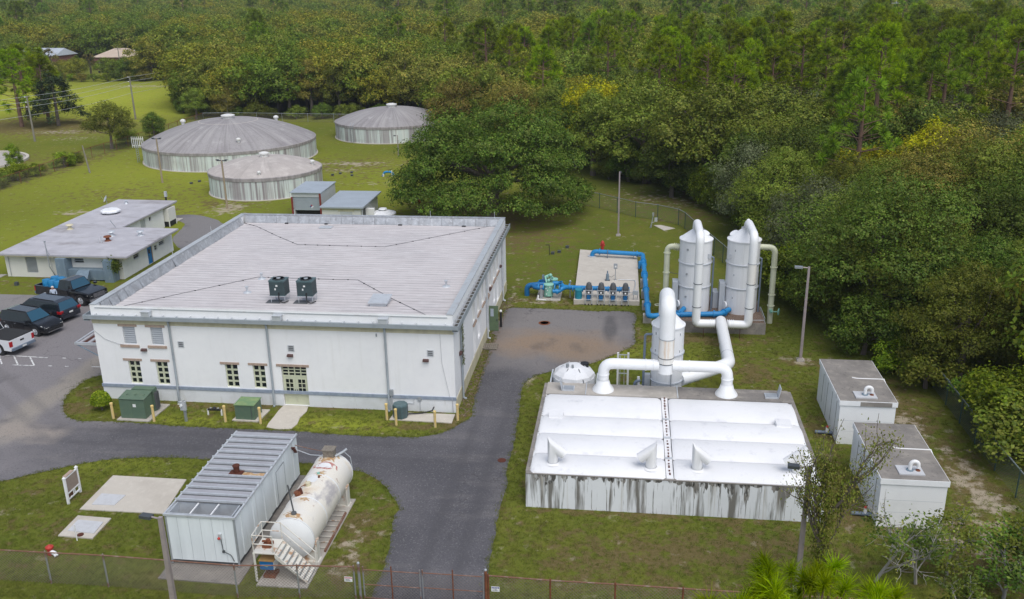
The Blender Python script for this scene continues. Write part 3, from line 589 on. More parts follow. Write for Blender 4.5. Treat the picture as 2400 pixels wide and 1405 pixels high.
MB().box(BX0+.3, BX1-.3, BY1-.3, BY1, -.1, 5.86).build('wall', 'white_wall', mainb)
# roof deck and the lapped roofing strips
MB().box(BX0+.32, BX1-.32, BY0+.3, BY1-.3, 4.9, 5.24).build('roof_deck', 'roof_seam', mainb)
fl0 = random.Random(31); n = 44; w = (BY1 - BY0 - 1.0)/n
for i in range(n):
    y = BY0 + .45 + i*w; mb = MB(); dz = .012
    x0, x1 = BX0 + .5, BX1 - .55
    mb.add([(x0, y, 5.25), (x1, y, 5.25), (x1, y+w-.03, 5.25+dz), (x0, y+w-.03, 5.25+dz), (x0, y, 5.272), (x1, y, 5.272), (x1, y+w-.03, 5.272+dz), (x0, y+w-.03, 5.272+dz)],
           [(4, 5, 6, 7), (0, 1, 5, 4), (2, 3, 7, 6), (1, 2, 6, 5), (3, 0, 4, 7)])
    k = 24; js = [fl0.uniform(.018, .05) for _ in range(k+1)]
    mb.add([(x0+(x1-x0)*q/k, y+.002, 5.274) for q in range(k+1)] + [(x0+(x1-x0)*q/k, y+js[q], 5.2755) for q in range(k+1)], [(q, q+1, k+2+q, k+1+q) for q in range(k)], 1)
    mb.build('roof_strip', ['roof_white', 'roof_seam'], mainb)
# parapet upstands with silver flashing on the inside, coping on top
for q in ((BX0, BX1, BY1-.32, BY1, 'back'), (BX0, BX0+.32, BY0, BY1-.325, 'left'), (BX1-.32, BX1, BY0, BY1-.325, 'right'), (BX0+.325, BX1-.325, BY0, BY0+.28, 'front')):
    x0, x1, y0, y1, s_ = q; top = 5.9 if s_ != 'front' else 5.74
    MB().box(x0+.01, x1-.01, y0+.01, y1-.01, 5.2, top-.05).build('parapet', 'white_wall', mainb)
    MB().box(x0-.03, x1+.03, y0-.03 if s_ != 'left' and s_ != 'right' else y0, y1+.03 if s_ == 'back' else y1, top-.05, top).build('coping', 'coping' if s_ != 'back' else 'flashing', mainb)
fl = random.Random(3)
for i in range(23):                                    # flashing sheets, back and left inner faces
    x = BX0+.4 + i*.88
    if x + .86 < BX1-.35: MB().add([(x, BY1-.36, 5.82), (x+.86, BY1-.36, 5.82), (x+.86, BY1-.52-fl.uniform(0, .05), 5.285), (x, BY1-.52-fl.uniform(0, .05), 5.285), (x, BY1-.33, 5.82), (x+.86, BY1-.33, 5.82)], [(0, 3, 2, 1), (0, 1, 5, 4)]).build('flashing_sheet', 'flashing', mainb)
for i in range(24):
    y = BY0+.5 + i*.88
    if y + .86 < BY1-.4: MB().add([(BX0+.36, y, 5.82), (BX0+.36, y+.86, 5.82), (BX0+.54+fl.uniform(0, .06), y+.86, 5.285), (BX0+.54+fl.uniform(0, .06), y, 5.285), (BX0+.33, y, 5.82), (BX0+.33, y+.86, 5.82)], [(0, 1, 2, 3), (0, 4, 5, 1)]).build('flashing_sheet', 'flashing', mainb)
for i in range(24):
    y = BY0+.5 + i*.88
    if y + .86 < BY1-.4: MB().add([(BX1-.36, y, 5.80), (BX1-.36, y+.86, 5.80), (BX1-.72+fl.uniform(0, .08), y+.86, 5.285), (BX1-.70+fl.uniform(0, .08), y, 5.285)], [(3, 2, 1, 0)]).build('flashing_sheet', 'roof_seam' if i % 3 else 'roof_white', mainb)
# frieze, eave gutter with its straps, water table
MB().box(BX0-.02, BX1+.02, BY0-.03, BY0-.002, 4.75, 5.0).build('frieze', 'tan_paint', mainb)
MB().box(BX0-.33, BX1+.0, BY0-.32, BY0-.002, 5.10, 5.14).box(BX0-.33, BX1+.33, BY0-.34, BY0-.30, 5.11, 5.34).build('gutter', 'gutter', mainb)
MB().box(BX0-.3, BX1-.01, BY0-.295, BY0-.01, 5.22, 5.26).build('gutter_lining', 'gutter', mainb)
MB().box(BX1+.002, BX1+.32, BY0-.29, BY1+.3, 4.99, 5.03).box(BX1+.30, BX1+.34, BY0-.29, BY1+.3, 5.0, 5.34).build('gutter', 'gutter', mainb)
MB().box(BX1+.005, BX1+.295, BY0-.28, BY1+.28, 5.06, 5.09).build('gutter_lining', 'gutter_dark', mainb)
MB().box(BX0-.34, BX0-.002, BY0-.29, BY1, 4.99, 5.03).box(BX0-.34, BX0-.30, BY0-.29, BY1, 5.03, 5.34).build('gutter', 'gutter', mainb)
sm = MB().box(-.025, .025, -.15, .15, 0, .02).mesh('gutter_strap', 'light_metal')
for i in range(26): inst('gutter_strap', sm, mainb, (BX0+.35 + i*.815, BY0-.152, 5.345))
for i in range(36): inst('gutter_strap', sm, mainb, (BX1+.155, BY0+.1 + i*.615, 5.345), math.pi/2)
for x in (-26.94, -19.2, -13.15):
    MB().box(x-.24, x+.24, BY0-.34, BY0-.03, 5.345, 5.62).box(x-.27, x+.27, BY0-.37, BY0-.0, 5.62, 5.65).build('scupper_box', 'light_metal', mainb)
MB().box(BX0-.05, BX1+.05, BY0-.07, BY0-.002, .79, .97).build('water_table', 'blue_brick', mainb)
MB().box(BX0-.01, DOOR[0]-.02, BY0-.022, BY0-.003, -.1, .79).box(DOOR[1]+.02, BX1+.01, BY0-.022, BY0-.003, -.1, .79).build('wall_base', 'white_base', mainb)
MB().box(BX1+.003, BX1+.03, BY0+.02, 58.28, -.1, .80).box(BX1+.003, BX1+.03, 59.17, BY1, -.1, .80).build('wall_base', 'tan_paint', mainb)
# lintels and sills
for a, b, z0, z1, dp in ((-28.89, -27.74, 4.61, 4.76, .03), (-27.23, -26.05, 4.61, 4.76, .03), (-28.90, -27.75, 3.33, 3.48, .07), (-27.22, -26.08, 3.33, 3.48, .07), (-28.91, -27.75, 2.48, 2.62, .03), (-27.22, -26.06, 2.48, 2.62, .03), (-23.0, -21.84, 2.47, 2.61, .03), (-21.31, -20.16, 2.47, 2.61, .03), (-19.63, -17.70, 2.47, 2.61, .04)):
    MB().box(a, b, BY0-dp, BY0-.002, z0, z1).build('lintel' if dp < .05 else 'sill', 'tan_brick', mainb)
for y0, y1, z0, z1 in RW_LO + RW_UP:
    MB().box(BX1+.002, BX1+.035, y0-.12, y1+.12, z1+.01, z1+.12).build('lintel', 'tan_brick', mainb)
    if z0 > 2.5: MB().box(BX1+.002, BX1+.10, y0-.1, y1+.1, z0-.14, z0-.01).build('sill', 'tan_brick', mainb)
# louvres: back, frame, slats
for a, b, z0, z1 in LOUV:
    f = MB().box(a, b, BY0+.20, BY0+.22, z0, z1).build('louvre', 'louvre_back', mainb)
    k = 8; h = (z1-z0)/k
    sl = MB().add([(a, BY0+.05, z0), (b, BY0+.05, z0), (b, BY0+.17, z0+h*.95), (a, BY0+.17, z0+h*.95), (a, BY0+.06, z0-.005), (b, BY0+.06, z0-.005)], [(0, 1, 2, 3), (4, 5, 1, 0)])
    im = ROOTM[mainb.name].inverted(); sl.v = [tuple(im @ Vector(p)) for p in sl.v]; me = sl.mesh('slat', 'louvre')
    for i in range(k):
        o = link('slat', me, f); o.location = (0, 0, i*h)
# casement windows: cream frame, eight panes each
def window_y(a, b, z0, z1, cols, rows, y, m='glass_dark', frame='cream', bar=.055, name='window', parent=mainb):
    f = MB(); cw = (b-a)/cols; rh = (z1-z0)/rows
    for i in range(cols+1):
        x = a + i*cw; f.box(max(a, x-bar), min(b, x+bar), y-.03, y+.03, z0, z1)
    for j in range(rows+1):
        z = z0 + j*rh; f.box(a, b, y-.026, y+.026, max(z0, z-bar*.9), min(z1, z+bar*.9))
    fo = f.build(name, frame, parent)
    me = MB().quad((-cw/2+bar, 0, -rh/2+bar*.9), (cw/2-bar, 0, -rh/2+bar*.9), (cw/2-bar, 0, rh/2-bar*.9), (-cw/2+bar, 0, rh/2-bar*.9)).mesh('pane', m)
    for i in range(cols):
        for j in range(rows): inst('pane', me, fo, (a+(i+.5)*cw, y+.012, z0+(j+.5)*rh))
    return fo
for q in WIN: window_y(*q, 2, 4, BY0+.13)
window_y(DOOR[0]+.03, DOOR[1]-.03, 1.86, 2.45, 4, 3, BY0+.13, bar=.03, name='transom_window')
for s_, (a, b) in enumerate(((DOOR[0]+.02, -18.63), (-18.62, DOOR[1]-.02))):
    d = MB().box(a, b, BY0+.10, BY0+.15, .06, .84).box(a, b, BY0+.10, BY0+.15, 1.66, 1.82).box(a, a+.13, BY0+.10, BY0+.15, .84, 1.66).box(b-.13, b, BY0+.10, BY0+.15, .84, 1.66).build('door', 'cream', mainb)
    window_y(a+.13, b-.13, .84, 1.66, 2, 3, BY0+.125, bar=.018, name='glazing', parent=mainb)
    MB().box(-18.70 if s_ == 0 else -18.56, -18.66 if s_ == 0 else -18.52, BY0+.05, BY0+.1, .86, 1.02).build('door_handle', 'dark_metal', d)
MB().box(DOOR[0], DOOR[1], BY0+.09, BY0+.16, 1.80, 1.87).build('door_rail', 'cream', mainb)
# wall vents and lamps on the front
for a, b, z0, z1 in ((-25.38, -25.02, 3.44, 3.80), (-18.83, -18.46, 3.43, 3.79), (-10.81, -10.45, 3.42, 3.78)):
    v = MB().box(a, b, BY0-.03, BY0-.004, z0, z1).build('wall_vent', 'light_metal', mainb)
    for k in range(3): MB().box(a+.05, b-.05, BY0-.034, BY0-.028, z0+.045+k*.1, z0+.10+k*.1).build('vent_slot', 'louvre_back', v)
def lamp_y(x, z):
    MB().add([(x-.16, BY0-.002, z+.1), (x+.16, BY0-.002, z+.1), (x-.16, BY0-.16, z+.08), (x+.16, BY0-.16, z+.08), (x-.16, BY0-.17, z-.03), (x+.16, BY0-.17, z-.03), (x-.16, BY0-.002, z-.1), (x+.16, BY0-.002, z-.1)],
             [(0, 1, 3, 2), (2, 3, 5, 4), (4, 5, 7, 6), (0, 2, 4, 6), (1, 7, 5, 3)]).build('wall_lamp', 'brown_lamp', mainb)
for x, z in ((-27.49, 3.18), (-18.73, 3.15), (-10.90, 3.14)): lamp_y(x, z)
for y, z in ((47.65, 2.98), (59.2, 3.02), (64.4, 3.02)):
    MB().add([(BX1+.002, y-.16, z+.1), (BX1+.002, y+.16, z+.1), (BX1+.16, y-.16, z+.08), (BX1+.16, y+.16, z+.08), (BX1+.17, y-.16, z-.03), (BX1+.17, y+.16, z-.03), (BX1+.002, y-.16, z-.1), (BX1+.002, y+.16, z-.1)],
             [(0, 2, 3, 1), (2, 4, 5, 3), (4, 6, 7, 5), (0, 6, 4, 2), (1, 3, 5, 7)]).build('wall_lamp', 'brown_lamp', mainb)
# downspouts
for x in (-25.73, -19.93, -13.13):
    MB().tube([(x, BY0-.14, 5.1), (x, BY0-.14, 4.9), (x, BY0-.10, 4.6), (x, BY0-.10, 1.02), (x, BY0-.15, .92), (x, BY0-.15, .06), (x, BY0-.3, .02)], .065, 8).build('downspout', 'gutter', mainb, smooth=40)
for y in (47.9, 57.45, 65.25):
    MB().tube([(BX1+.14, y, 5.0), (BX1+.10, y, 4.6), (BX1+.10, y, .1), (BX1+.28, y, .03)], .065, 8).build('downspout', 'gutter' if y < 50 else 'light_metal', mainb, smooth=40)
# right wall windows
for i, (y0, y1, z0, z1) in enumerate(RW_LO[:4] + RW_UP):
    pale = i in (0, 1, 2, 3)
    f = MB().box(BX1-.2, BX1-.15, y0, y0+.06, z0, z1).box(BX1-.2, BX1-.15, y1-.06, y1, z0, z1).box(BX1-.2, BX1-.15, y0+.06, y1-.06, z1-.06, z1).box(BX1-.2, BX1-.15, y0+.06, y1-.06, z0, z0+.06).build('window', 'cream' if not pale else 'white_plastic', mainb)
    if i in (0, 3):
        for k in range(12): MB().box(BX1-.19, BX1-.15, y0+.06, y1-.06, z0+.06+k*(z1-z0-.12)/12, z0+.06+(k+.7)*(z1-z0-.12)/12).build('slat', 'louvre', f)
    else:
        for k in range(2): MB().box(BX1-.185, BX1-.17, y0+.06, y1-.06, z0+.06+k*(z1-z0-.12)/2+.02, z0+.06+(k+1)*(z1-z0-.12)/2-.02).build('pane', 'glass_pale' if pale else 'glass_dark', f)
MB().box(BX1-.2, BX1-.14, 58.34, 59.11, 1.95, 2.46).build('transom_window', 'glass_dark', mainb)
sd_ = MB().box(BX1-.02, BX1+.62, 58.92, 58.97, .04, 1.86).build('door', 'olive_door', mainb)
MB().box(BX1+.08, BX1+.30, 58.905, 58.92, 1.1, 1.66).build('pane', 'glass_pale', sd_)
MB().box(BX1+.50, BX1+.56, 58.86, 58.92, .78, .95).build('door_handle', 'dark_metal', sd_)
# vine on the near right downspout
vv = MB(); vr = random.Random(5)
for i in range(260):
    z = 2.2 + 2.7*vr.random(); y = 47.9 + vr.gauss(0, .09); x = BX1 + .14 + abs(vr.gauss(0, .05)); s_ = .05
    a, t = vr.uniform(0, 6.28), vr.uniform(-.6, .6)
    vv.add([(x, y-s_*math.cos(a), z-s_*math.sin(a)), (x+.05*t, y+s_*math.sin(a), z-s_*math.cos(a)), (x+.02, y+s_*math.cos(a), z+s_*math.sin(a)), (x-.05*t, y-s_*math.sin(a), z+s_*math.cos(a))], [(0, 1, 2, 3)])
VINE = vv
# roof fittings
cm = [(-30.0, 67.1, 5.30), (-28.6, 66.2, 5.30), (-26, 63.6, 5.30), (-23.56, 61.3, 5.31), (-20.5, 61.2, 5.31), (-17.03, 61.15, 5.31), (-13.7, 64.3, 5.31), (-10.5, 67.25, 5.32)]
MB().tube(cm, .014, 5).build('roof_cable', 'wire', mainb)
cm2 = [(-30.0, 46.75, 5.31), (-27, 49.9, 5.31), (-23.4, 53.6, 5.31), (-20, 53.5, 5.31), (-16.8, 53.5, 5.31), (-13.8, 50.2, 5.31), (-10.2, 46.6, 5.31)]
MB().tube(cm2, .014, 5).build('roof_cable', 'wire', mainb)
clip = MB().box(-.05, .05, -.025, .025, 0, .045).mesh('cable_clip', 'black')
for L in (cm, cm2):
    for a, b in zip(L[:-1], L[1:]):
        for t in (.2, .5, .8): inst('cable_clip', clip, mainb, tuple(Vector(a).lerp(Vector(b), t) - Vector((0, 0, .03))), fl.uniform(-.4, .4))
for x, y in ((-15.1, 67.7), (-10.1, 67.7), (-26.0, 67.7), (-20.5, 67.7), (-30.3, 56), (-30.3, 62)):
    MB().cyl((x, y, 5.9), (x, y, 6.35), .014, n=6).cyl((x, y, 5.9), (x, y, 5.94), .05, n=8).build('lightning_rod', 'light_metal', mainb)
for x, y in ((-10.96, 52.7), (-23.05, 53.3), (-22.9, 50.6)):
    MB().lathe((x, y, 5.28), [(.26, 0), (.20, .05), (.07, .07), (.07, .34), (.11, .34), (.11, .40), (.02, .42)], 12).build('roof_vent', 'light_metal', mainb, smooth=40)
MB().box(-23.5, -22.5, 65.9, 66.5, 5.28, 5.34).box(-23.2, -22.8, 66.05, 66.35, 5.34, 5.40).build('roof_vent', 'light_metal', mainb)
h = MB().box(-14.7, -13.75, 48.75, 49.85, 5.28, 5.46).add([(-14.8, 48.65, 5.46), (-13.65, 48.65, 5.46), (-13.65, 49.95, 5.60), (-14.8, 49.95, 5.60), (-14.8, 48.65, 5.52), (-13.65, 48.65, 5.52), (-13.65, 49.95, 5.66), (-14.8, 49.95, 5.66)], [(0, 3, 2, 1), (4, 5, 6, 7), (0, 1, 5, 4), (1, 2, 6, 5), (2, 3, 7, 6), (3, 0, 4, 7)]).build('roof_hatch', 'light_metal', mainb)
for x, y, s_ in ((-12.4, 67.1, .3), (-17.4, 67.15, .3), (-23.3, 67.1, .25), (-26.5, 67.1, .28)):
    MB().box(x-s_/2, x+s_/2, y-.02, y+.05, 5.30, 5.38).build('roof_scupper', 'black', mainb)
# conduit, meter and small boxes on the front wall
MB().box(-13.07, -12.87, BY0-.16, BY0-.004, .95, 1.32).build('meter_box', 'grey_plastic', mainb)
MB().tube([(-12.97, BY0-.1, .95), (-12.97, BY0-.1, .05)], .03, 6).tube([(-12.92, BY0-.05, .5), (-11.7, BY0-.05, .5), (-11.7, BY0-.05, .72)], .02, 6).tube([(-11.35, BY0-.05, .75), (-11.35, BY0-.05, .12)], .018, 6).build('conduit', 'light_metal', mainb)
MB().box(-11.47, -11.27, BY0-.1, BY0-.004, .68, .92).build('switch_box', 'grey_plastic', mainb)
MB().box(-13.67, -13.60, BY0-.06, BY0-.003, 4.5, 4.66).build('wall_sensor', 'grey_plastic', mainb)
MB().tube([(-30.38, BY0-.03, 4.3), (-29.8, BY0-.03, 3.8), (-29.0, BY0-.03, 3.52), (-28.7, BY0-.03, 3.5)], .014, 5).build('cable', 'wire_pale', mainb)
MB().tube([(-10.05, BY0-.02, 4.75), (-10.0, BY0-.02, 3), (-9.62, BY0-.05, .95)], .010, 5).tube([(-9.5, BY0-.06, .95), (-9.45, BY0-.06, .05)], .02, 5).build('cable', 'wire_pale', mainb)
# canopy on the left wall
cn = MB().box(-33.0, -30.44, 47.95, 48.05, 2.55, 2.70).box(-33.08, -32.98, 47.95, 50.1, 2.55, 2.70).box(-33.0, -30.44, 50.0, 50.1, 2.55, 2.70).build('canopy', 'light_metal', mainb)
for i in range(9): MB().box(-32.95 + i*.28, -32.78 + i*.28, 48.06, 49.99, 2.60, 2.63).build('canopy_slat', 'rust_dark' if i % 2 else 'roof_grey', cn)
MB().tube([(-32.95, 48.0, 2.55), (-30.45, 48.0, 1.2)], .035, 6).tube([(-32.95, 50.05, 2.55), (-30.45, 50.05, 1.2)], .035, 6).build('canopy_brace', 'duct_blue', cn)

# two condensers standing on the roof
def condenser(x, y, lab):
    t = thing('condenser', (x, y, 5.28), lab, 'air conditioner', 'condensers on the flat roof of the white building')
    st = MB()
    for dx in (-.42, .42):
        for dy in (-.36, .36): st.cyl((x+dx, y+dy, 5.28), (x+dx, y+dy, 5.72), .018, n=6)
    st.box(x-.5, x+.5, y-.42, y-.38, 5.70, 5.74).box(x-.5, x+.5, y+.38, y+.42, 5.70, 5.74).build('stand', 'light_metal', t)
    MB().box(x-.46, x+.46, y-.40, y+.40, 5.76, 6.60).build('casing', 'condenser', t)
    MB().box(x-.48, x+.48, y-.42, y+.42, 6.60, 6.66).box(x-.48, x+.48, y-.42, y+.42, 5.73, 5.76).build('top_panel', 'condenser', t)
    MB().lathe((x, y, 6.665), [(.36, 0), (.36, .05), (.33, .05), (.33, 0)], 24).build('fan_ring', 'dark_metal', t)
    MB().lathe((x, y, 6.662), [(.33, 0), (.001, .002)], 24, close=False).build('fan_well', 'black', t)
    MB().lathe((x, y, 6.70), [(.13, 0), (.12, .03), (.02, .04)], 16).build('fan_motor', 'grey_metal', t)
    g = MB()
    for k in range(12): g.box(x-.47, x+.47, y-.408, y-.402, 5.80+k*.065, 5.825+k*.065).box(x+.462, x+.468, y-.40, y+.40, 5.80+k*.065, 5.825+k*.065)
    g.build('grille', 'black', t)
    MB().box(x-.06, x+.06, y-.415, y-.409, 6.30, 6.40).build('label_plate', 'plate', t); MB().box(x-.14, x-.06, y-.415, y-.409, 6.08, 6.20).build('label_plate', 'plate', t)
    MB().tube(bendpath([(x+.1, y-.42, 5.95), (x+.1, y-.5, 5.5), (x+.35, y-.6, 5.36), (x+.6, y-.3, 5.40)], .15), .035, 6).build('refrigerant_line', 'black', t)
    MB().box(x-.75, x+.1, y-.5, y+.1, 5.287, 5.305).build('roof_mat', 'cont_dark', t)
condenser(-20.28, 49.25, 'teal condenser unit on the flat roof, the left of the pair')
condenser(-18.62, 49.30, 'teal condenser unit on the flat roof, the right of the pair')
ROOTM_IVY = tag(VINE.build('ivy', 'leaf_ivy'), 'thin green vine climbing the near downspout on the right wall of the white building', 'vine')

# ============================================================ LEFT L-SHAPED BUILDING
lb = thing('low_building', (-46, 72, 0), 'low white L-shaped building with a flat stained grey roof', 'building')
LW = [(-50.09, -49.1, .38, 1.82)]; LWW = (-45.69, -44.85, 1.34, 1.82)
wall_panel('y', 68.2, -51.95, -41.45, -.1, 2.0, LW + [LWW], .2).build('wall', 'cream_wall', lb)
RWH = [(70.02, 70.95, 1.12, 1.62), (72.32, 73.14, .02, 1.58), (73.58, 74.05, .90, 1.36), (74.43, 75.38, 1.10, 1.44)]
wall_panel('x', -41.45, 68.2, 76.9, -.1, 2.0, RWH, -.2).build('wall', 'white_wall', lb)
MB().box(-51.95, -51.7, 68.4, 87, -.1, 2.0).build('wall', 'cream_wall', lb)
MB().box(-46.4, -41.65, 76.65, 76.9, -.1, 2.0).build('wall', 'cream_wall', lb)
RH = [(80.5, 81.4, .4, 1.9), (82.15, 82.6, 1.3, 1.72)]
wall_panel('x', -46.4, 76.9, 85.0, -.1, 2.0, RH, -.2).build('wall', 'white_wall', lb)
MB().box(-51.7, -46.6, 86.75, 87, -.1, 2.0).build('wall', 'cream_wall', lb)
MB().box(-51.7, -46.42, 84.8, 85.0, -.1, 2.0).build('wall', 'cream_wall', lb)
ROOFL = [(-52.1, 67.55), (-40.5, 67.42), (-40.5, 76.5), (-46.0, 76.6), (-46.0, 87.4), (-52.5, 87.6), (-52.55, 80)]
MB().prism(ROOFL, 2.06, 2.20).build('roof', 'roof_grey', lb)
MB().prism([(-52.0, 67.6), (-40.6, 67.5), (-40.6, 76.4), (-46.1, 76.5), (-46.1, 87.3), (-52.4, 87.5)], 1.96, 2.055).build('fascia', 'tan_paint', lb)
f = MB().box(-50.09, -49.1, 68.36, 68.38, .38, 1.82).build('louvre', 'louvre_back', lb)
for k in range(14): MB().box(-50.07, -49.12, 68.24, 68.34, .40+k*.102, .45+k*.102).build('slat', 'louvre', f)
window_y(*LWW, 1, 3, 68.3, bar=.025, parent=lb, frame='light_metal')
for i, (a, b, z0, z1) in enumerate(RWH):
    if i == 1: continue
    f = MB().box(-41.56, -41.52, a, b, z0, z0+.04).box(-41.56, -41.52, a, b, z1-.04, z1).box(-41.56, -41.52, a, b, (z0+z1)/2-.015, (z0+z1)/2+.015).build('window', 'light_metal', lb)
    for k in range(2): MB().box(-41.60, -41.57, a+.01, b-.01, z0+.02+k*(z1-z0)/2, z0+(k+1)*(z1-z0)/2-.02).build('pane', 'glass_dark', f)
d = MB().box(-41.52, -41.47, 72.36, 73.04, .03, 1.54).build('door', 'door_blue', lb)
MB().box(-41.465, -41.45, 72.50, 72.78, .95, 1.30).build('pane', 'glass_dark', d); MB().box(-41.462, -41.44, 72.42, 72.47, .6, .8).build('door_handle', 'chrome', d)
MB().box(-41.5, -41.44, 73.05, 73.13, .02, 1.58).build('door_frame', 'orange_wood', lb)
MB().box(-41.44, -40.55, 72.2, 73.5, 2.201, 2.25).build('door_hood', 'roof_grey', lb)
d = MB().box(-46.5, -46.44, 80.55, 81.35, .42, 1.86).build('door', 'light_metal', lb)
MB().box(-46.56, -46.5, 82.2, 82.55, 1.34, 1.68).build('window', 'glass_dark', lb)
# roof fittings
MB().lathe((-50.0, 81.7, 2.2), [(.5, 0), (.5, .16), (.95, .17), (.95, .30), (.75, .42), (.02, .44)], 8, a0=.39).build('skylight', 'frp_white', lb)
for x, y, m in ((-50.5, 75.6, 'tan_paint'), (-45.3, 73.6, 'light_metal'), (-42.75, 73.9, 'light_metal'), (-44.75, 72.0, 'rust')):
    MB().lathe((x, y, 2.2), [(.30, 0), (.22, .08), (.16, .10), (.16, .34), (.34, .36), (.30, .44), (.02, .50)], 12).build('roof_vent', m, lb, smooth=40)
MB().cyl((-45.0, 71.45, 2.2), (-45.0, 71.45, 2.75), .05, n=8).cyl((-45.2, 71.3, 2.2), (-45.2, 71.3, 2.6), .03, n=8).build('vent_pipe', 'light_metal', lb)
MB().tube([(-46.5, 76.4, 2.2), (-46.75, 76.1, 2.95)], .03, 6).build('vent_pipe', 'grey_metal', lb)
MB().lathe((-50.6, 85.7, 2.2), [(.22, 0), (.16, .06), (.12, .28), (.24, .30), (.02, .36)], 12).build('roof_vent', 'light_metal', lb, smooth=40)
MB().tube([(-51.6, 68.15, 2.0), (-51.6, 68.15, .05)], .025, 6).build('downspout', 'grey_metal', lb)
# steel mast with cables at the front wall
t = thing('service_mast', (-47.44, 68.04, 0), 'grey steel service mast with drooping cables at the low building front wall', 'mast')
MB().cyl((-47.44, 68.04, 0), (-47.44, 67.4, 1.2), .035, n=8).cyl((-47.44, 67.4, 1.2), (-47.44, 67.35, 3.35), .035, n=8).box(-47.5, -47.38, 67.3, 67.4, 3.30, 3.42).build('pole', 'grey_metal', t)
MB().tube([(-47.44, 67.35, 3.0), (-47.62, 67.9, 1.9), (-47.75, 68.1, 1.0), (-47.55, 68.1, .2)], .018, 5).tube([(-47.44, 67.35, 2.6), (-47.1, 67.9, 1.6), (-46.95, 68.12, .8), (-46.95, 68.12, .05)], .018, 5).build('cable', 'wire_pale', t)
# blue-grey ductwork on the front wall
t = thing('wall_ductwork', (-44.2, 67.6, 0), 'weathered blue-grey sheet metal ductwork standing against the low building front wall', 'ductwork')
MB().box(-46.75, -45.92, 67.2, 68.19, .0, 1.95).build('duct_riser', 'duct_blue', t)
MB().box(-42.6, -41.85, 67.2, 68.19, .0, 1.93).build('duct_riser', 'duct_blue', t)
MB().box(-45.915, -42.605, 67.5, 68.19, .1, .96).build('duct_trunk', 'duct_blue', t)
MB().add([(-44.95, 67.49, .98), (-44.0, 67.49, .98), (-43.55, 66.3, .60), (-44.8, 66.3, .60), (-44.95, 67.49, .2), (-44.0, 67.49, .2), (-43.55, 66.3, .1), (-44.8, 66.3, .1)], [(0, 1, 2, 3), (4, 7, 6, 5), (0, 4, 5, 1), (1, 5, 6, 2), (2, 6, 7, 3), (3, 7, 4, 0)]).build('duct_hood', 'duct_blue', t)
t = thing('package_unit', (-44.4, 66.3, 0), 'grey-green air handling unit with a round fan in front of the wall ductwork', 'air conditioner')
MB().box(-45.25, -43.5, 65.7, 66.28, .04, .62).build('casing', 'condenser', t); MB().box(-45.3, -43.45, 65.65, 66.285, .62, .66).build('top_panel', 'duct_blue', t)
MB().lathe((-44.75, 65.97, .66), [(.24, 0), (.24, .03), (.20, .03), (.20, .005), (.001, .005)], 20, close=False).build('fan', 'black', t)
MB().box(-44.2, -43.9, 65.66, 65.70, .3, .45).build('label_plate', 'plate', t)
t = thing('hanging_plant', (-41.55, 67.7, 1.2), 'green shrubby vine growing at the front right corner of the low building', 'plant'); LBPLANT = t
# corrugated tank box at the back right corner of the low building
t = thing('louvred_cabinet', (-46.2, 85.9, 0), 'cream metal equipment cabinet with dark louvred bottom behind the low building', 'cabinet')
MB().box(-46.6, -45.9, 85.1, 86.6, .55, 1.85).build('casing', 'cream_wall', t)
MB().box(-46.58, -45.93, 85.13, 86.57, .06, .548).build('louvre', 'black', t)
mm = MB()
for x in (-46.58, -45.93):
    for y in (85.13, 86.57): mm.box(x-.04, x+.04, y-.04, y+.04, 0, .548)
mm.build('leg', 'cream_wall', t)
# satellite dish and a black standpipe behind the low building
t = thing('satellite_dish', (-53.0, 86.2, 0), 'small grey satellite dish on a post behind the low building roof', 'satellite dish')
MB().cyl((-53.0, 86.2, 0), (-53.0, 86.2, 2.5), .03, n=6).build('post', 'grey_metal', t)
MB().lathe((0, 0, 0), [(.02, 0), (.2, .03), (.36, .12)], 16, close=False)
dsh = MB().lathe((0, 0, 0), [(.02, 0), (.2, .03), (.36, .12)], 16, close=False).build('dish', 'light_metal', t, world=False); dsh.rotation_euler = (R(62), 0, R(-50)); dsh.location = (0, 0, 2.55)
MB().tube([(-53.0, 86.2, 2.4), (-53.2, 85.9, 2.65), (-53.25, 85.75, 2.95)], .015, 5).build('feed_arm', 'grey_metal', t)
t = thing('standpipe', (-47.6, 88.2, 0), 'black standpipe with grey cap beyond the rear wing of the low building', 'pipe')
MB().cyl((-47.6, 88.2, 0), (-47.6, 88.2, 2.6), .09, n=10).build('pipe', 'black', t); MB().box(-47.7, -47.45, 88.1, 88.3, 2.4, 2.95).build('cap', 'tin_box', t)
for x, y, m, nm, lb_ in ((-54.0, 66.9, 'dark_metal', 'ground_lamp', 'small dark ground lamp on the grass left of the blue drums'), (-49.6, 65.9, 'dark_metal', 'utility_box', 'small black utility box on the grass behind the black pickup')):
    tag(MB().box(x-.14, x+.14, y-.12, y+.12, 0, .28).box(x-.1, x+.1, y-.08, y+.08, .28, .32).build(nm, m), lb_, nm.replace('_', ' '))

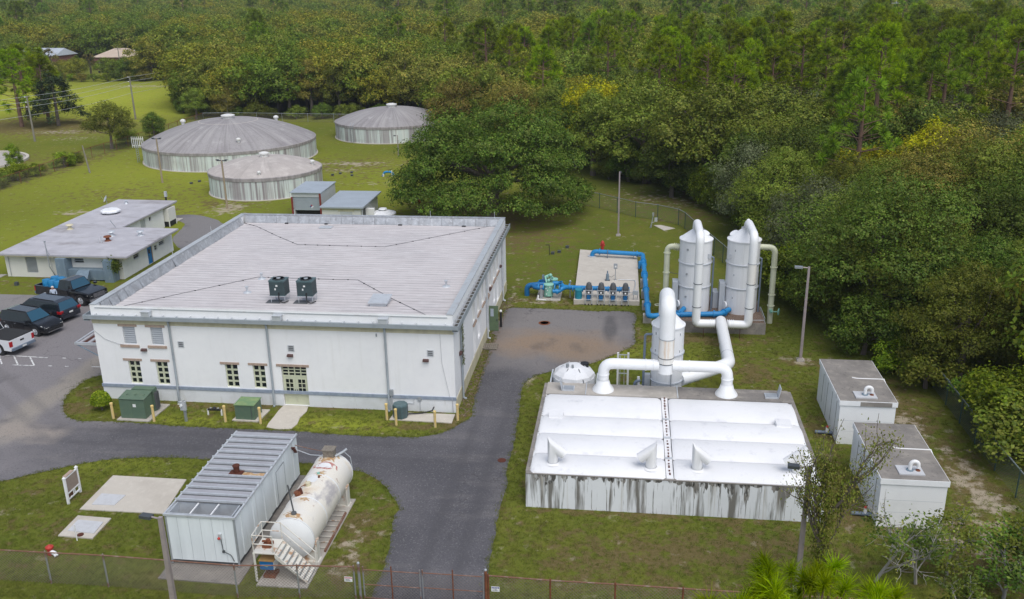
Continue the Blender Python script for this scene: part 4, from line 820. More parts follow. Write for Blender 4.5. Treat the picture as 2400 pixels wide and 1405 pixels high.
# ============================================================ SHEDS BEHIND THE MAIN BUILDING
t = thing('metal_shed', (-33, 92, 0), 'tall pale metal shed with roller door and dark red posts', 'shed')
MB().box(-34.6, -31.5, 89.75, 94.7, 2.2, 2.62).build('wall', 'siding', t); MB().box(-31.7, -31.5, 89.9, 94.7, 0, 2.2).build('wall', 'siding', t); MB().box(-34.6, -34.4, 89.9, 94.7, 0, 2.2).build('wall', 'siding', t); MB().box(-34.4, -31.7, 94.5, 94.7, 0, 2.2).build('wall', 'siding', t)
MB().add([(-34.75, 89.6, 2.63), (-31.4, 89.6, 2.63), (-31.4, 94.85, 2.72), (-34.8, 94.85, 2.72), (-34.75, 89.6, 2.70), (-31.4, 89.6, 2.70), (-31.4, 94.85, 2.79), (-34.8, 94.85, 2.79)], [(0, 3, 2, 1), (4, 5, 6, 7), (0, 1, 5, 4), (1, 2, 6, 5), (2, 3, 7, 6), (3, 0, 4, 7)]).build('roof', 'metal_roof', t)
for x in (-34.66, -31.62): MB().box(x, x+.16, 89.6, 89.74, 0, 2.2 if x < -33 else 2.6).build('post', 'red_post', t)
rd = MB().box(-34.45, -31.66, 89.86, 89.88, .78, 2.2).build('roller_door', 'metal_roof', t)
for k in range(11): MB().box(-34.44, -31.68, 89.825, 89.858, .80+k*.127, .80+k*.127+.112).build('slat', 'metal_roof', rd)
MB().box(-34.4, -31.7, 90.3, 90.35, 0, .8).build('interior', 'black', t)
for dx, dz, m in ((0, .11, 'sign_red'), (-.11, 0, 'sign_blue'), (.11, 0, 'white_plastic'), (0, -.11, 'white_plastic')):
    x, z = -32.55 + dx, 1.2 + dz
    MB().add([(x, 89.815, z-.10), (x+.10, 89.815, z), (x, 89.815, z+.10), (x-.10, 89.815, z)], [(0, 1, 2, 3)]).build('hazard_diamond', m, t)
t = thing('flat_shed', (-28.5, 90, 0), 'low pale shed with a sloping light metal roof beside the roller door shed', 'shed')
MB().box(-30.55, -26.55, 87.1, 87.3, 0, 1.74).build('wall', 'cream_wall', t); MB().box(-26.75, -26.55, 87.3, 93.6, 0, 1.74).build('wall', 'siding', t); MB().box(-30.55, -30.35, 87.3, 93.6, 0, 1.74).build('wall', 'siding', t); MB().box(-30.35, -26.75, 93.4, 93.6, 0, 1.74).build('wall', 'siding', t)
MB().add([(-30.7, 86.8, 1.76), (-26.2, 86.8, 1.76), (-26.2, 94.0, 1.84), (-30.8, 94.0, 1.84), (-30.7, 86.8, 1.90), (-26.2, 86.8, 1.90), (-26.2, 94.0, 1.98), (-30.8, 94.0, 1.98)], [(0, 3, 2, 1), (4, 5, 6, 7), (0, 1, 5, 4), (1, 2, 6, 5), (2, 3, 7, 6), (3, 0, 4, 7)]).build('roof', 'metal_roof', t)
MB().box(-30.55, -26.55, 87.05, 87.095, 1.55, 1.75).box(-28.85, -27.2, 87.05, 87.095, 1.40, 1.549).build('fascia', 'tan_paint', t)
MB().box(-28.65, -27.4, 87.06, 87.10, .1, 1.395).build('door', 'siding', t)
MB().box(-26.549, -26.50, 87.9, 88.6, .75, 1.45).build('window', 'glass_dark', t)
t = thing('round_cover', (-25.0, 89.8, 0), 'low round white tank cover behind the flat roofed shed', 'tank')
MB().lathe((-25.0, 89.8, 0), [(1.35, 0), (1.35, .62), (1.3, .68), (.35, .92), (.3, .92), (.3, 1.02), (.45, 1.04), (.4, 1.12), (.02, 1.15)], 28).build('shell', 'frp_white', t, smooth=35)
t = thing('white_cabinet', (-26.2, 89.0, 0), 'small white cabinet beside the low round tank cover', 'cabinet')
MB().box(-26.45, -25.6, 88.5, 89.0, .45, 1.35).build('body', 'white_plastic', t)
MB().box(-26.35, -25.7, 88.55, 88.95, 0, .45).build('stand', 'grey_metal', t)
t = thing('well_head', (-23.6, 99.0, 0), 'small white and red valve set on the grass behind the sheds', 'valve')
MB().cyl((-23.6, 97.0, 0), (-23.6, 97.0, .7), .1, n=8).cyl((-24.3, 97.0, .5), (-22.6, 97.0, .5), .1, n=8).build('pipe', 'white_plastic', t); MB().cyl((-22.8, 97.0, 0), (-22.8, 97.0, .45), .12, n=8).cyl((-23.2, 96.9, .3), (-23.2, 96.9, .8), .06, n=8).build('valve', 'red', t)

# ============================================================ THREE ROUND CONCRETE TANKS
def round_tank(c, rad, hgt, apex, lab, roofm, vents, cap_r):
    t = thing('round_tank', (c[0], c[1], 0), lab, 'storage tank', 'round concrete water tanks on the lawn')
    MB().lathe((*c, 0), [(rad-.06, -.1), (rad-.06, hgt-.35)], 96).build('wall', 'tank_wall', t, smooth=30)
    MB().lathe((*c, 0), [(rad+.10, -.1), (rad+.10, .07), (rad-.1, .09)], 96, close=False).build('footing', 'concrete_pale', t)
    MB().lathe((*c, 0), [(rad-.2, hgt-.36), (rad, hgt-.36), (rad, hgt), (rad-.1, hgt+.05)], 96, close=False).build('rim', 'tank_band', t, smooth=30)
    pr = [((rad-.1)*math.cos(a), hgt + .04 + (apex-hgt)*math.sin(a)**1.15) for a in np.linspace(0, math.pi/2-.001, 14)]
    pr = [(max(r_, .02), z) for r_, z in pr]
    flat = [((rad-.1)*(1-k/13) if k < 13 else .02, hgt+.04+(apex-hgt)*(1-(1-k/13)**2.15)) for k in range(14)]
    MB().lathe((*c, 0), flat, 96, close=False).build('dome', roofm, t, smooth=30)
    MB().lathe((*c, apex-.08), [(cap_r*.8, 0), (cap_r*.8, .42), (cap_r, .44), (cap_r, .58), (cap_r*.5, .70), (.02, .72)], 24).build('cap', 'vent_white', t, smooth=35)
    for ang, fr, s_ in vents:
        r_ = rad*fr; z = hgt+.04+(apex-hgt)*(1-(fr)**2.15)
        x, y = c[0]+r_*math.cos(R(ang)), c[1]+r_*math.sin(R(ang))
        MB().lathe((x, y, z-.06), [(s_*.6, 0), (s_*.6, .30*s_/.3), (s_, .32*s_/.3), (s_, .5*s_/.3), (s_*.4, .62*s_/.3), (.02, .64*s_/.3)], 14).build('vent', 'vent_white', t, smooth=35)
    return t
t1 = round_tank((-56.23, 124.53), 11.92, 2.44, 5.30, 'largest round concrete tank with streaked walls and a wide grey dome', 'tank_roof', [(172, .62, .38), (60, .70, .38), (-60, .83, .3), (150, .93, .3)], .95)
MB().lathe((-56.23, 124.53, 5.06), [(4.2, -.15), (4.1, 0), (.5, .14)], 48, close=False).build('cap_slab', 'tank_roof_pale', t1, smooth=30)
t2 = round_tank((-42.75, 103.38), 6.61, 2.52, 3.82, 'smallest round concrete tank in front of the big dome, with a pale tan roof', 'tank_roof_pale', [(-75, .88, .22), (5, .86, .28), (170, .9, .22)], .6)
t3 = round_tank((-37.64, 144.12), 9.07, 2.50, 4.36, 'far round concrete tank beyond the lawn, half hidden by the great oak', 'tank_roof', [], .85)
MB().add([(-41.8, 137.6, 2.85), (-40.0, 137.2, 2.85), (-39.8, 138.6, 3.15), (-41.6, 139.0, 3.15), (-41.8, 137.6, 3.0), (-40.0, 137.2, 3.0), (-39.8, 138.6, 3.3), (-41.6, 139.0, 3.3)], [(0, 3, 2, 1), (4, 5, 6, 7), (0, 1, 5, 4), (1, 2, 6, 5), (2, 3, 7, 6), (3, 0, 4, 7)]).build('hatch', 'vent_white', t3)
lad = MB()
for dx in (-.22, .22): lad.tube([(-41.9+dx, 135.75, 0), (-41.9+dx, 135.75, 2.6), (-41.85+dx, 136.4, 3.0)], .03, 6)
for k in range(8): lad.cyl((-42.12, 135.75, .3+k*.3), (-41.68, 135.75, .3+k*.3), .02, n=6)
lad.build('ladder', 'galv', t3)
lad = MB()
for dx in (-.25, .25): lad.tube([(-67.6, 119.3+dx, 0), (-67.6, 119.3+dx, 2.9)], .04, 6)
for k in range(9): lad.cyl((-67.6, 119.05, .3+k*.3), (-67.6, 119.55, .3+k*.3), .025, n=6)
lad.build('ladder', 'galv', t1)
for i, (x, y) in enumerate(((-53.4, 105.6), (-52.9, 106.8), (-37.3, 111.5), (-35.3, 113.2), (-34.7, 111.3), (-36.6, 112.5), (-43.6, 122.0), (-6.5, 78.2), (-5.35, 80.27), (-5.96, 78.72))):
    where = ['left of the smallest round tank, nearer one', 'left of the smallest round tank, farther one', 'right of the smallest round tank, leftmost', 'right of the smallest round tank, farthest back', 'right of the smallest round tank, rightmost', 'right of the smallest round tank, second from the left', 'behind the smallest round tank roof', 'left of the blue piping slab beside a black post', 'between the oak shade and the blue pipe elbow', 'left of the slab with the blue pipe, middle one'][i]
    tag(MB().box(x-.14, x+.14, y-.14, y+.14, 0, .16).box(x-.16, x+.16, y-.16, y+.16, .16, .20).build('valve_box', 'dark_metal'), 'small dark valve box ' + where, 'valve box', 'dark valve boxes in the lawn')
t = thing('white_gate', (-73.8, 130.3, 0), 'small white picket gate by the left fence behind the largest round tank', 'gate')
MB().box(-74.5, -72.6, 130.25, 130.33, 1.35, 1.45).box(-74.5, -72.6, 130.25, 130.33, .35, .45).build('rail', 'white_plastic', t)
for k in range(7): MB().box(-74.5+k*.3, -74.4+k*.3, 130.2, 130.24, .1, 1.75).build('picket', 'white_plastic', t)
t = thing('blue_pipe_bend', (-30.3, 111.3, 0), 'small bright blue pipe arch on the lawn left of the great oak', 'pipe')
MB().tube(bendpath([(-30.7, 111.3, 0), (-30.5, 111.3, .55), (-29.6, 111.3, .6), (-29.3, 111.3, .15)], .3), .14, 10).build('pipe', 'pipe_blue', t, smooth=40)
MB().cyl((-30.6, 111.2, 0), (-30.6, 111.2, .35), .1, n=8).cyl((-29.5, 111.2, 0), (-29.5, 111.2, .8), .05, n=8).build('support', 'vent_white', t)
# ============================================================ COVERED BASIN
bs = thing('covered_basin', (2.3, 41.5, 0), 'long concrete basin with bright white arched covers and streaked grey walls', 'basin')
XA, XB, YA, YB, YC, BH = -4.31, 8.98, 36.72, 45.25, 46.72, 1.74
MB().box(XA, XB, YA, YA+.25, -.1, BH).build('wall', 'basin_wall', bs)
MB().box(XA, XA+.25, YA+.25, YC, -.1, BH).build('wall', 'basin_wall', bs)
MB().box(XB-.25, XB, YA+.25, YC, -.1, BH).build('wall', 'basin_wall', bs)
MB().box(XA+.25, XB-.25, YC-.25, YC, -.1, BH).build('wall', 'basin_wall', bs)
MB().box(XA+.02, XB-.02, YA-.02, YA+.2, BH, BH+.03).build('wall_cap', 'concrete_dark', bs)
MB().box(XA-.02, XA+.16, YA+.21, YC, BH, BH+.03).build('wall_cap', 'concrete_dark', bs); MB().box(XB-.16, XB+.02, YA+.21, YC, BH, BH+.03).build('wall_cap', 'concrete_dark', bs)
# black run-off stains hanging from the rim, with their own ragged outline
sr = random.Random(11); x = XA+.35
while x < XB-.3:
    wd = sr.uniform(.12, .55); L = sr.choice([.12, .18, .25, .35, .55]) if sr.random() < .85 else sr.uniform(.9, 1.6)
    n = 7; top = [(x+wd*i/(n-1), BH-.002) for i in range(n)]
    pts = [(x+wd*i/(n-1), max(.03, BH-.03 - L*(.35+.65*math.sin(math.pi*(i+.3)/(n-.4)))*sr.uniform(.5, 1.1))) for i in range(n)]
    mb = MB(); v = [(a, YA-.004, z) for a, z in top] + [(a, YA-.004, z) for a, z in pts]
    mb.add(v, [(i, i+1, n+i+1, n+i) for i in range(n-1)]); mb.build('run_off_stain', 'basin_stain', bs)
    x += wd*sr.uniform(.7, 1.9)
for x in (-3.6, -2.95, -2.0, -1.28, -.6, .35, 1.0, 2.55, 3.3, 4.4, 5.3, 6.2, 7.3, 8.1):
    MB().box(x-.008, x+.008, YA-.006, YA-.003, .05, sr.uniform(.8, 1.5)).build('wall_joint', 'concrete_dark', bs)
# deck at the back
dk = [(XA+.16, -2.0), (-1.985, 2.98), (2.995, XB-.16)]
for i, (a, b) in enumerate(dk): MB().box(a, b, YB, YC-.01, BH+.02, BH+.085).build('deck_slab', 'concrete_dark' if i == 2 else 'concrete', bs)
# two rows of four arched cover bays
for (a, b) in ((XA+.22, 2.02), (2.40, XB-.20)):
    for k, (y0, y1) in enumerate(((YA+.04, 38.6), (38.62, 40.65), (40.67, 42.65), (42.67, YB-.04))):
        mb = MB(); n = 10; v = []
        for i in range(n+1):
            u = i/n; y = y0 + (y1-y0)*u; z = BH + .06 + .20*(1-(2*u-1)**2)**.8
            e = .0
            v += [(a+e, y, z-.10 if i in (0,) else z-.10), (a+.18, y, z), (b-.18, y, z), (b, y, z-.10)]
        f = []
        for i in range(n):
            o_ = i*4
            for j in range(3): f.append((o_+j, o_+j+1, o_+4+j+1, o_+4+j))
        # end skirts down to the wall
        m0 = len(v); v += [(a, y0, BH), (a, y1, BH), (b, y0, BH), (b, y1, BH)]
        mb.add(v, f)
        lw = [i*4 for i in range(n+1)]; mb.add([v[i] for i in lw] + [(a, y1, BH), (a, y0, BH)], [tuple(range(n+3))])
        rw = [i*4+3 for i in range(n+1)]; mb.add([v[i] for i in rw] + [(b, y1, BH), (b, y0, BH)], [tuple(range(n+3))])
        mb.add([v[0], v[1], v[2], v[3], (b, y0, BH), (a, y0, BH)], [(0, 1, 2, 3, 4, 5)])
        mb.build('cover_bay', 'cover_white', bs, smooth=30)
# gutter between the two rows with rusty bolts
MB().box(2.05, 2.37, YA+.1, YB, BH, BH+.06).build('centre_gutter', 'cover_white', bs)
for k in range(26):
    y = YA+.4 + k*.32
    MB().box(2.21-sr.uniform(.02, .05), 2.21+sr.uniform(.02, .05), y, y+sr.uniform(.06, .2), BH+.062, BH+.09).build('gutter_bolt', 'rust_dark', bs)
for y in (38.61, 40.66, 42.66): MB().box(2.03, 2.39, y-.04, y+.04, BH+.07, BH+.13).build('gutter_strap', 'light_metal', bs)
for x, y in ((-3.35, 42.35), (7.95, 42.4)):
    MB().box(x-.36, x+.36, y-.32, y+.32, BH+.12, BH+.36).build('access_hatch', 'cover_white', bs)
# four hooded vents on the front bays
def hood(x, y, sgn):
    r = .24; z0 = BH+.28; h = .80
    mb = MB(); mb.tube([(x, y, z0-.15), (x, y, z0+h), (x+sgn*.52, y, z0+h-.40)], r, 16, caps=False)
    mb.lathe((x, y, z0-.06), [(r+.13, 0), (r+.03, .07)], 16, close=False)
    mb.build('hooded_vent', 'cover_white', bs, smooth=45)
hood(-3.12, 37.45, 1); hood(1.36, 37.42, -1); hood(3.42, 37.5, 1); hood(7.85, 37.6, -1)
# deck hatches with open lids
for x, sg in ((-2.95, -1), (7.85, 1)):
    MB().box(x-.32, x+.32, 45.6, 46.2, BH+.087, BH+.16).build('deck_hatch', 'light_metal', bs)
    MB().box(x-.27, x+.27, 45.65, 46.15, BH+.161, BH+.17).build('hatch_grate', 'grey_metal', bs)
    MB().add([(x+sg*.33, 45.6, BH+.1), (x+sg*.33, 46.2, BH+.1), (x+sg*.45, 46.2, BH+.68), (x+sg*.45, 45.6, BH+.68), (x+sg*.36, 45.6, BH+.1), (x+sg*.36, 46.2, BH+.1), (x+sg*.48, 46.2, BH+.68), (x+sg*.48, 45.6, BH+.68)], [(0, 1, 2, 3), (4, 7, 6, 5), (0, 4, 5, 1), (1, 5, 6, 2), (2, 6, 7, 3), (3, 7, 4, 0)]).build('hatch_lid', 'frp_grey', bs)
MB().box(2.9, 2.96, YB, YC, BH+.09, BH+.12).box(-2.02, -1.97, YB, YC, BH+.09, BH+.12).build('joint_strip', 'light_metal', bs)

# ducts between the basin deck and the front scrubber
dt = thing('basin_duct', (-1.07, 46.0, 1.8), 'white duct rising from the basin deck and crossing to both sides of the front tower', 'duct')
zd = 3.38
MB().tube(bendpath([(-1.07, 46.0, 1.95), (-1.07, 46.0, zd), (1.9, 46.0, zd)], .55, 6), .30, 18).build('duct', 'duct_white', dt, smooth=40)
MB().tube(bendpath([(2.6, 46.0, zd), (5.52, 46.0, zd), (5.52, 45.95, 1.95)], .55, 6), .30, 18).build('duct', 'duct_white', dt, smooth=40)
for x in (-1.07, 5.52):
    MB().lathe((x, 45.97, BH+.09), [(.60, 0), (.58, .07), (.40, .32), (.32, .62)], 24, close=False).build('flare', 'duct_white', dt, smooth=40)
for x, y, z, ax in ((-1.07, 46, 2.75, 'z'), (1.2, 46, zd, 'x'), (1.6, 46, zd, 'x'), (3.0, 46, zd, 'x'), (3.5, 46, zd, 'x'), (5.52, 45.97, 2.75, 'z')):
    d = .03; p = ((x, y, z-d), (x, y, z+d)) if ax == 'z' else ((x-d, y, z), (x+d, y, z))
    MB().cyl(*p, .325, n=18).build('flange', 'frp_white', dt, smooth=40)

# ============================================================ SCRUBBER TOWERS
def tower(c, z0, rad, zr, za, lab, grp='white scrubber towers'):
    t = thing('scrubber_tower', (c[0], c[1], z0), lab, 'tower', grp)
    MB().lathe((*c, 0), [(rad, z0), (rad, zr)], 40).build('shell', 'frp_white', t, smooth=30)
    MB().lathe((*c, 0), [(rad+.05, zr), (rad+.05, zr+.07), (rad*.98, zr+.09), (.25, za), (.25, za+.12)], 40, close=False).build('cone', 'frp_white', t, smooth=30)
    for k in (.35, .68):
        z = z0 + (zr-z0)*k
        MB().lathe((*c, z), [(rad, 0), (rad+.06, .02), (rad+.06, .08), (rad, .1)], 40, close=False).build('band', 'frp_grey', t, smooth=30)
    return t
def gooseneck(t, x, yf, yb, zb, zt, zend, r, rusty):
    """riser in front of the tower, over the top and down into its cone"""
    MB().tube([(x, yf, zb), (x, yf, zt-1.9)], r, 20).build('riser', 'duct_white', t, smooth=40)
    MB().tube(bendpath([(x, yf, zt-1.9), (x, yf, zt-.02), (x, yb, zt), (x, yb, zend)], .55, 7), r, 20).build('gooseneck', 'duct_white', t, smooth=40)
    if rusty: MB().tube([(x, yf, zt-3.3), (x, yf, zt-1.9)], r+.006, 20).build('stained_section', 'duct_rusty', t, smooth=40)
    for k, z in enumerate((zt-1.9, zt-3.3, zb+.9)):
        MB().cyl((x, yf, z-.02), (x, yf, z+.02), r+.02, n=20).build('duct_band', 'dark_metal' if k else 'grey_metal', t, smooth=40)
def plate(t, x, y, z, w, h, m, name):
    MB().box(x-w/2, x+w/2, y-.03, y, z, z+h).build(name, m, t)
# paired towers on their slab
pd = MB().box(3.55, 9.5, 59.8, 65.2, -.05, .82).build('tower_slab', 'concrete_dark'); pd['kind'] = 'structure'; SLABS.append([(3.55, 59.8), (9.5, 59.8), (9.5, 65.2), (3.55, 65.2)])
o = MB().box(3.6, 9.45, 59.85, 65.15, .822, .835).build('slab_dirt', 'leaf_litter', pd)
TL = tower((4.78, 62.5), .83, 1.11, 5.92, 6.65, 'tall white scrubber tower on the slab, left of the pair')
TR = tower((8.02, 62.4), .83, 1.11, 5.98, 6.72, 'tall white scrubber tower on the slab, right of the pair')
YP, ZP = 58.95, 1.02
gooseneck(TL, 4.76, YP, 62.5, ZP+.3, 7.15, 6.6, .28, False)
gooseneck(TR, 8.2, YP, 62.4, ZP+.3, 7.20, 6.7, .28, True)
for T_, cx_, sg in ((TL, 4.78, 1), (TR, 8.02, -1)):
    plate(T_, cx_+sg*.78, 62.5-.78, 4.75, .46, .34, 'frp_grey', 'inspection_box')
    plate(T_, cx_-.62, 62.45-.93, 5.35, .13, .13, 'grey_plastic', 'sight_glass'); plate(T_, cx_-.62, 62.45-.93, 3.6, .13, .13, 'grey_plastic', 'sight_glass'); plate(T_, cx_-.62, 62.45-.93, 1.95, .13, .13, 'grey_plastic', 'sight_glass')
    MB().tube([(cx_+.55, 62.6, 6.22), (cx_+.62, 62.55, 6.40)], .30, 18).build('manway', 'frp_white', T_, smooth=40) if sg > 0 else MB().tube([(cx_-.62, 62.6, 6.22), (cx_-.72, 62.55, 6.40)], .30, 18).build('manway', 'frp_white', T_, smooth=40)
    MB().tube([(cx_+1.22, 62.1, .84), (cx_+1.22, 62.1, 4.7), (cx_+1.0, 62.2, 4.8)], .06, 8).build('drain_pipe', 'grey_blue', T_, smooth=40)
    MB().box(cx_-1.5, cx_-1.12, 62.0, 62.9, .84, 2.9).build('side_panel', 'frp_grey', T_)
    plate(T_, cx_+.15, 62.45-1.08, 2.9, .2, .25, 'grey_plastic', 'gauge_box') if sg < 0 else None
    MB().cyl((cx_-1.05, 61.95, 1.35), (cx_-1.16, 61.9, 1.35), .26, n=18).build('side_manway', 'frp_white', T_, smooth=40)
MB().box(6.15, 6.5, 62.6, 63.6, .84, 2.0).build('control_cabinet', 'frp_grey', TL)
# cross duct and run to the front tower
cd = thing('cross_duct', (6.45, YP, ZP), 'white duct joining the paired towers and running forward to the front tower', 'duct')
MB().tube(bendpath([(4.76, YP, ZP+.35), (4.76, YP, ZP-.02), (6.0, YP, ZP)], .3, 3), .28, 18).build('duct', 'duct_white', cd, smooth=40)
MB().tube(bendpath([(8.2, YP, ZP+.35), (8.2, YP, ZP-.02), (6.9, YP, ZP)], .3, 3), .28, 18).build('duct', 'duct_white', cd, smooth=40)
MB().tube(bendpath([(6.45, YP+.5, ZP+.02), (6.40, YP-1, ZP+.1), (6.02, 49.75, 2.0), (3.2, 47.9, 1.75)], .6, 6), .37, 20).build('duct', 'duct_white', cd, smooth=40)
for k in range(8):
    x = 5.75 + (k % 4)*.13 if k < 4 else 6.85 + (k % 4)*.13
    MB().cyl((x-.02, YP, ZP), (x+.02, YP, ZP), .31, n=18).build('flange', 'frp_white', cd, smooth=40)
for y, z, m in ((57.0, 1.19, 'grey_metal'), (53.8, 1.52, 'rust'), (53.5, 1.55, 'light_metal'), (51.5, 1.8, 'grey_metal')):
    q = 6.02 + (y-49.75)*(.38/8.2)
    MB().cyl((q, y-.05, z-.005), (q, y+.05, z+.005), .385, n=20).build('duct_band', m, cd, smooth=40)
MB().cyl((5.3, YP, ZP), (5.3, YP, 0), .02, n=6).cyl((7.7, YP, ZP), (7.7, YP, 0), .02, n=6).build('hanger', 'rust_dark', cd)
# front tower beside the basin
TS = tower((2.40, 47.95), 0, .88, 5.0, 5.75, 'white scrubber tower standing behind the basin deck, in front of the pair')
gooseneck(TS, 2.25, 46.0, 47.95, 2.98, 6.85, 5.6, .41, True)
for z in (4.6, 3.6): plate(TS, 1.75, 47.95-.56, z, .11, .13, 'grey_plastic', 'sight_glass'); plate(TS, 3.0, 47.95-.60, z, .11, .13, 'grey_plastic', 'sight_glass')
MB().tube(bendpath([(1.55, 47.8, 4.45), (1.15, 47.8, 4.45), (1.1, 47.6, .1)], .15), .07, 8).build('overflow_pipe', 'grey_blue', TS, smooth=40)
MB().tube([(2.62, 47.04, 2.9), (2.62, 47.04, .3)], .03, 6).build('conduit', 'grey_metal', TS)
# pump set and frames beside the front tower
t = thing('pump_set', (.85, 47.6, 0), 'small tan pump with grey-blue pipework left of the front tower', 'pump')
MB().lathe((.95, 47.6, 0), [(.26, 0), (.26, 1.25), (.2, 1.4), (.02, 1.45)], 16).build('pump_body', 'concrete_pale', t, smooth=40)
MB().tube(bendpath([(.65, 47.5, 0), (.65, 47.5, 1.7), (.95, 47.6, 1.75)], .2), .09, 8).build('pipe', 'grey_blue', t, smooth=40)
MB().cyl((.85, 47.6, 1.45), (.85, 47.6, 1.95), .08, n=10).build('valve_stem', 'white_plastic', t)
MB().box(1.15, 1.5, 47.7, 48.0, .9, 2.05).build('panel_box', 'light_metal', t)
t = thing('pipe_frame', (0, 50.6, 0), 'white upright pipe rack on the grass behind the basin deck', 'rack')
for x in (-.33, .27): MB().box(x-.06, x+.06, 50.5, 50.62, 0, 2.15).build('post', 'white_plastic', t)
for z in (.8, 1.5, 2.0): MB().box(-.27, .21, 50.53, 50.58, z, z+.05).build('rung', 'light_metal', t)
for x in (-.2, .05): MB().tube([(x, 50.55, .1), (x, 50.55, 2.0)], .02, 6).build('tube', 'light_metal', t)
t = thing('chemical_tank', (-2.85, 49.1, 0), 'squat white plastic tank with faceted lid and black hatch behind the basin deck', 'tank')
MB().lathe((-2.85, 49.1, 0), [(1.22, 0), (1.22, 1.25)], 20).build('shell', 'poly_white', t, smooth=25)
MB().lathe((-2.85, 49.1, 0), [(1.25, 1.25), (1.20, 1.45), (.95, 1.66), (.45, 1.88), (.02, 1.92)], 9).build('lid', 'poly_white', t)
MB().lathe((-2.25, 49.35, 0), [(.24, 1.5), (.24, 1.94), (.02, 1.95)], 20).build('hatch', 'black', t)
for a in range(0, 360, 60): MB().tube([(-2.85+1.25*math.cos(R(a)), 49.1+1.25*math.sin(R(a)), .3), (-2.85+1.25*math.cos(R(a)), 49.1+1.25*math.sin(R(a)), 1.3), (-2.85+.6*math.cos(R(a)), 49.1+.6*math.sin(R(a)), 1.86)], .022, 5).build('tie_strap', 'dark_metal' if a in (240, 300) else 'light_metal', t)
MB().lathe((-3.2, 48.8, 1.85), [(.09, 0), (.09, .22), (.02, .24)], 10).lathe((-2.9, 48.7, 1.85), [(.07, 0), (.07, .2), (.02, .22)], 10).build('fitting', 'grey_plastic', t)
MB().box(-4.2, -4.12, 48.2, 50.2, 0, 1.1).box(-1.55, -1.47, 48.2, 50.2, 0, .95).build('containment_wall', 'frp_grey', t)
# cream ventilation stacks with elbows
t = thing('cream_pipe', (2.45, 65.3, 0), 'cream vent pipe turning into the top of the left tower of the pair', 'pipe')
X_, Y_ = 2.85, 63.0
MB().tube(bendpath([(X_, Y_, 0), (X_, Y_, 5.25), (3.72, 62.7, 5.25)], .45, 6), .20, 16).build('pipe', 'duct_cream', t, smooth=40)
for z in (4.75, 3.3, .9): MB().cyl((X_, Y_, z-.025), (X_, Y_, z+.025), .255, n=16).build('flange', 'duct_cream', t, smooth=40)
for k in range(4): MB().cyl((3.3+k*.12, 62.84-k*.04, 5.25), (3.34+k*.12, 62.83-k*.04, 5.25), .26, n=16).build('flange', 'duct_cream', t, smooth=40)
MB().tube([(X_-.28, Y_, .9), (X_-.5, Y_-.1, .95)], .03, 6).lathe((X_-.55, Y_-.1, .85), [(.2, 0), (.2, .04), (.15, .04), (.15, 0)], 14).build('valve', 'duct_cream', t)
MB().tube([(X_+.15, Y_, 3.3), (3.75, 62.6, 3.3)], .02, 5).tube([(X_+.15, Y_, 1.4), (3.75, 62.6, 1.4)], .02, 5).build('stay', 'dark_metal', t)
t = thing('cream_pipe', (10.1, 62.17, 0), 'olive cream vent pipe standing right of the paired towers against the trees', 'pipe')
MB().tube(bendpath([(10.1, 62.17, 0), (10.1, 62.17, 5.5), (9.1, 62.3, 5.5)], .45, 6), .20, 16).build('pipe', 'duct_cream', t, smooth=40)
for z in (4.1, 2.1, 1.3): MB().cyl((10.1, 62.17, z-.025), (10.1, 62.17, z+.025), .255, n=16).build('flange', 'duct_cream', t, smooth=40)
MB().tube([(10.1, 62.0, 1.0), (10.1, 61.75, 1.0)], .12, 8).cyl((10.1, 61.7, 1.0), (10.55, 61.6, 1.05), .03, n=6).cyl((10.55, 61.62, 1.05), (10.60, 61.6, 1.05), .24, n=16).build('valve', 'mint', t)
t = thing('slab_railing', (9.45, 60, 0), 'small grey handrail at the right corner of the tower slab', 'railing')
MB().tube([(9.42, 59.95, 0), (9.42, 59.95, 1.15), (9.42, 62.2, 1.15), (9.42, 62.2, .84)], .025, 6).tube([(8.6, 59.9, 1.0), (9.42, 59.95, 1.0)], .02, 6).build('rail', 'grey_metal', t)

# ============================================================ BLUE PIPING AND PUMPS
PADP = [(-4.1, 78.7), (.92, 77.6), (1.06, 65.05), (-3.83, 64.95)]
o = MB().prism(PADP, -.05, .34).build('pump_slab', 'concrete_pale'); o['kind'] = 'structure'; SLABS.append(PADP)
bp = thing('blue_pipe_run', (1.5, 70, 0), 'large bright blue water pipe along the slab edge down to the towers', 'pipe')
r = .19
path = [(-2.95, 76.6, .36), (-2.95, 76.6, .80), (1.38, 75.95, .80), (1.62, 61.0, .80)]
MB().tube(bendpath([path[0], path[1], (0, 76.15, .80)], .42, 6), r, 16).build('pipe_elbow', 'pipe_blue', bp, smooth=40)
MB().tube(bendpath([(0, 76.15, .80), (1.38, 75.95, .80), (1.42, 73, .80)], .42, 6), r, 16).build('pipe_length', 'pipe_blue', bp, smooth=40)
ys = [73, 70.0, 66.5, 63.0]
for a, b in zip(ys[:-1], ys[1:]):
    xa, xb = 1.38+(75.95-a)*.016, 1.38+(75.95-b)*.016
    MB().tube([(xa, a, .8), (xb, b, .8)], r, 16).build('pipe_length', 'pipe_blue', bp, smooth=40)
MB().tube(bendpath([(1.59, 63.0, .8), (1.63, 60.6, .8), (3.0, 60.65, .95)], .42, 6), r, 16).build('pipe_elbow', 'pipe_blue', bp, smooth=40)
MB().tube([(3.0, 60.65, .95), (6.1, 60.7, 1.08)], r*.95, 16).build('pipe_length', 'pipe_blue', bp, smooth=40)
MB().tube(bendpath([(6.1, 60.7, 1.08), (6.6, 60.75, 1.08), (7.2, 61.5, 1.15)], .3, 5), r, 16).build('pipe_elbow', 'pipe_blue', bp, smooth=40)
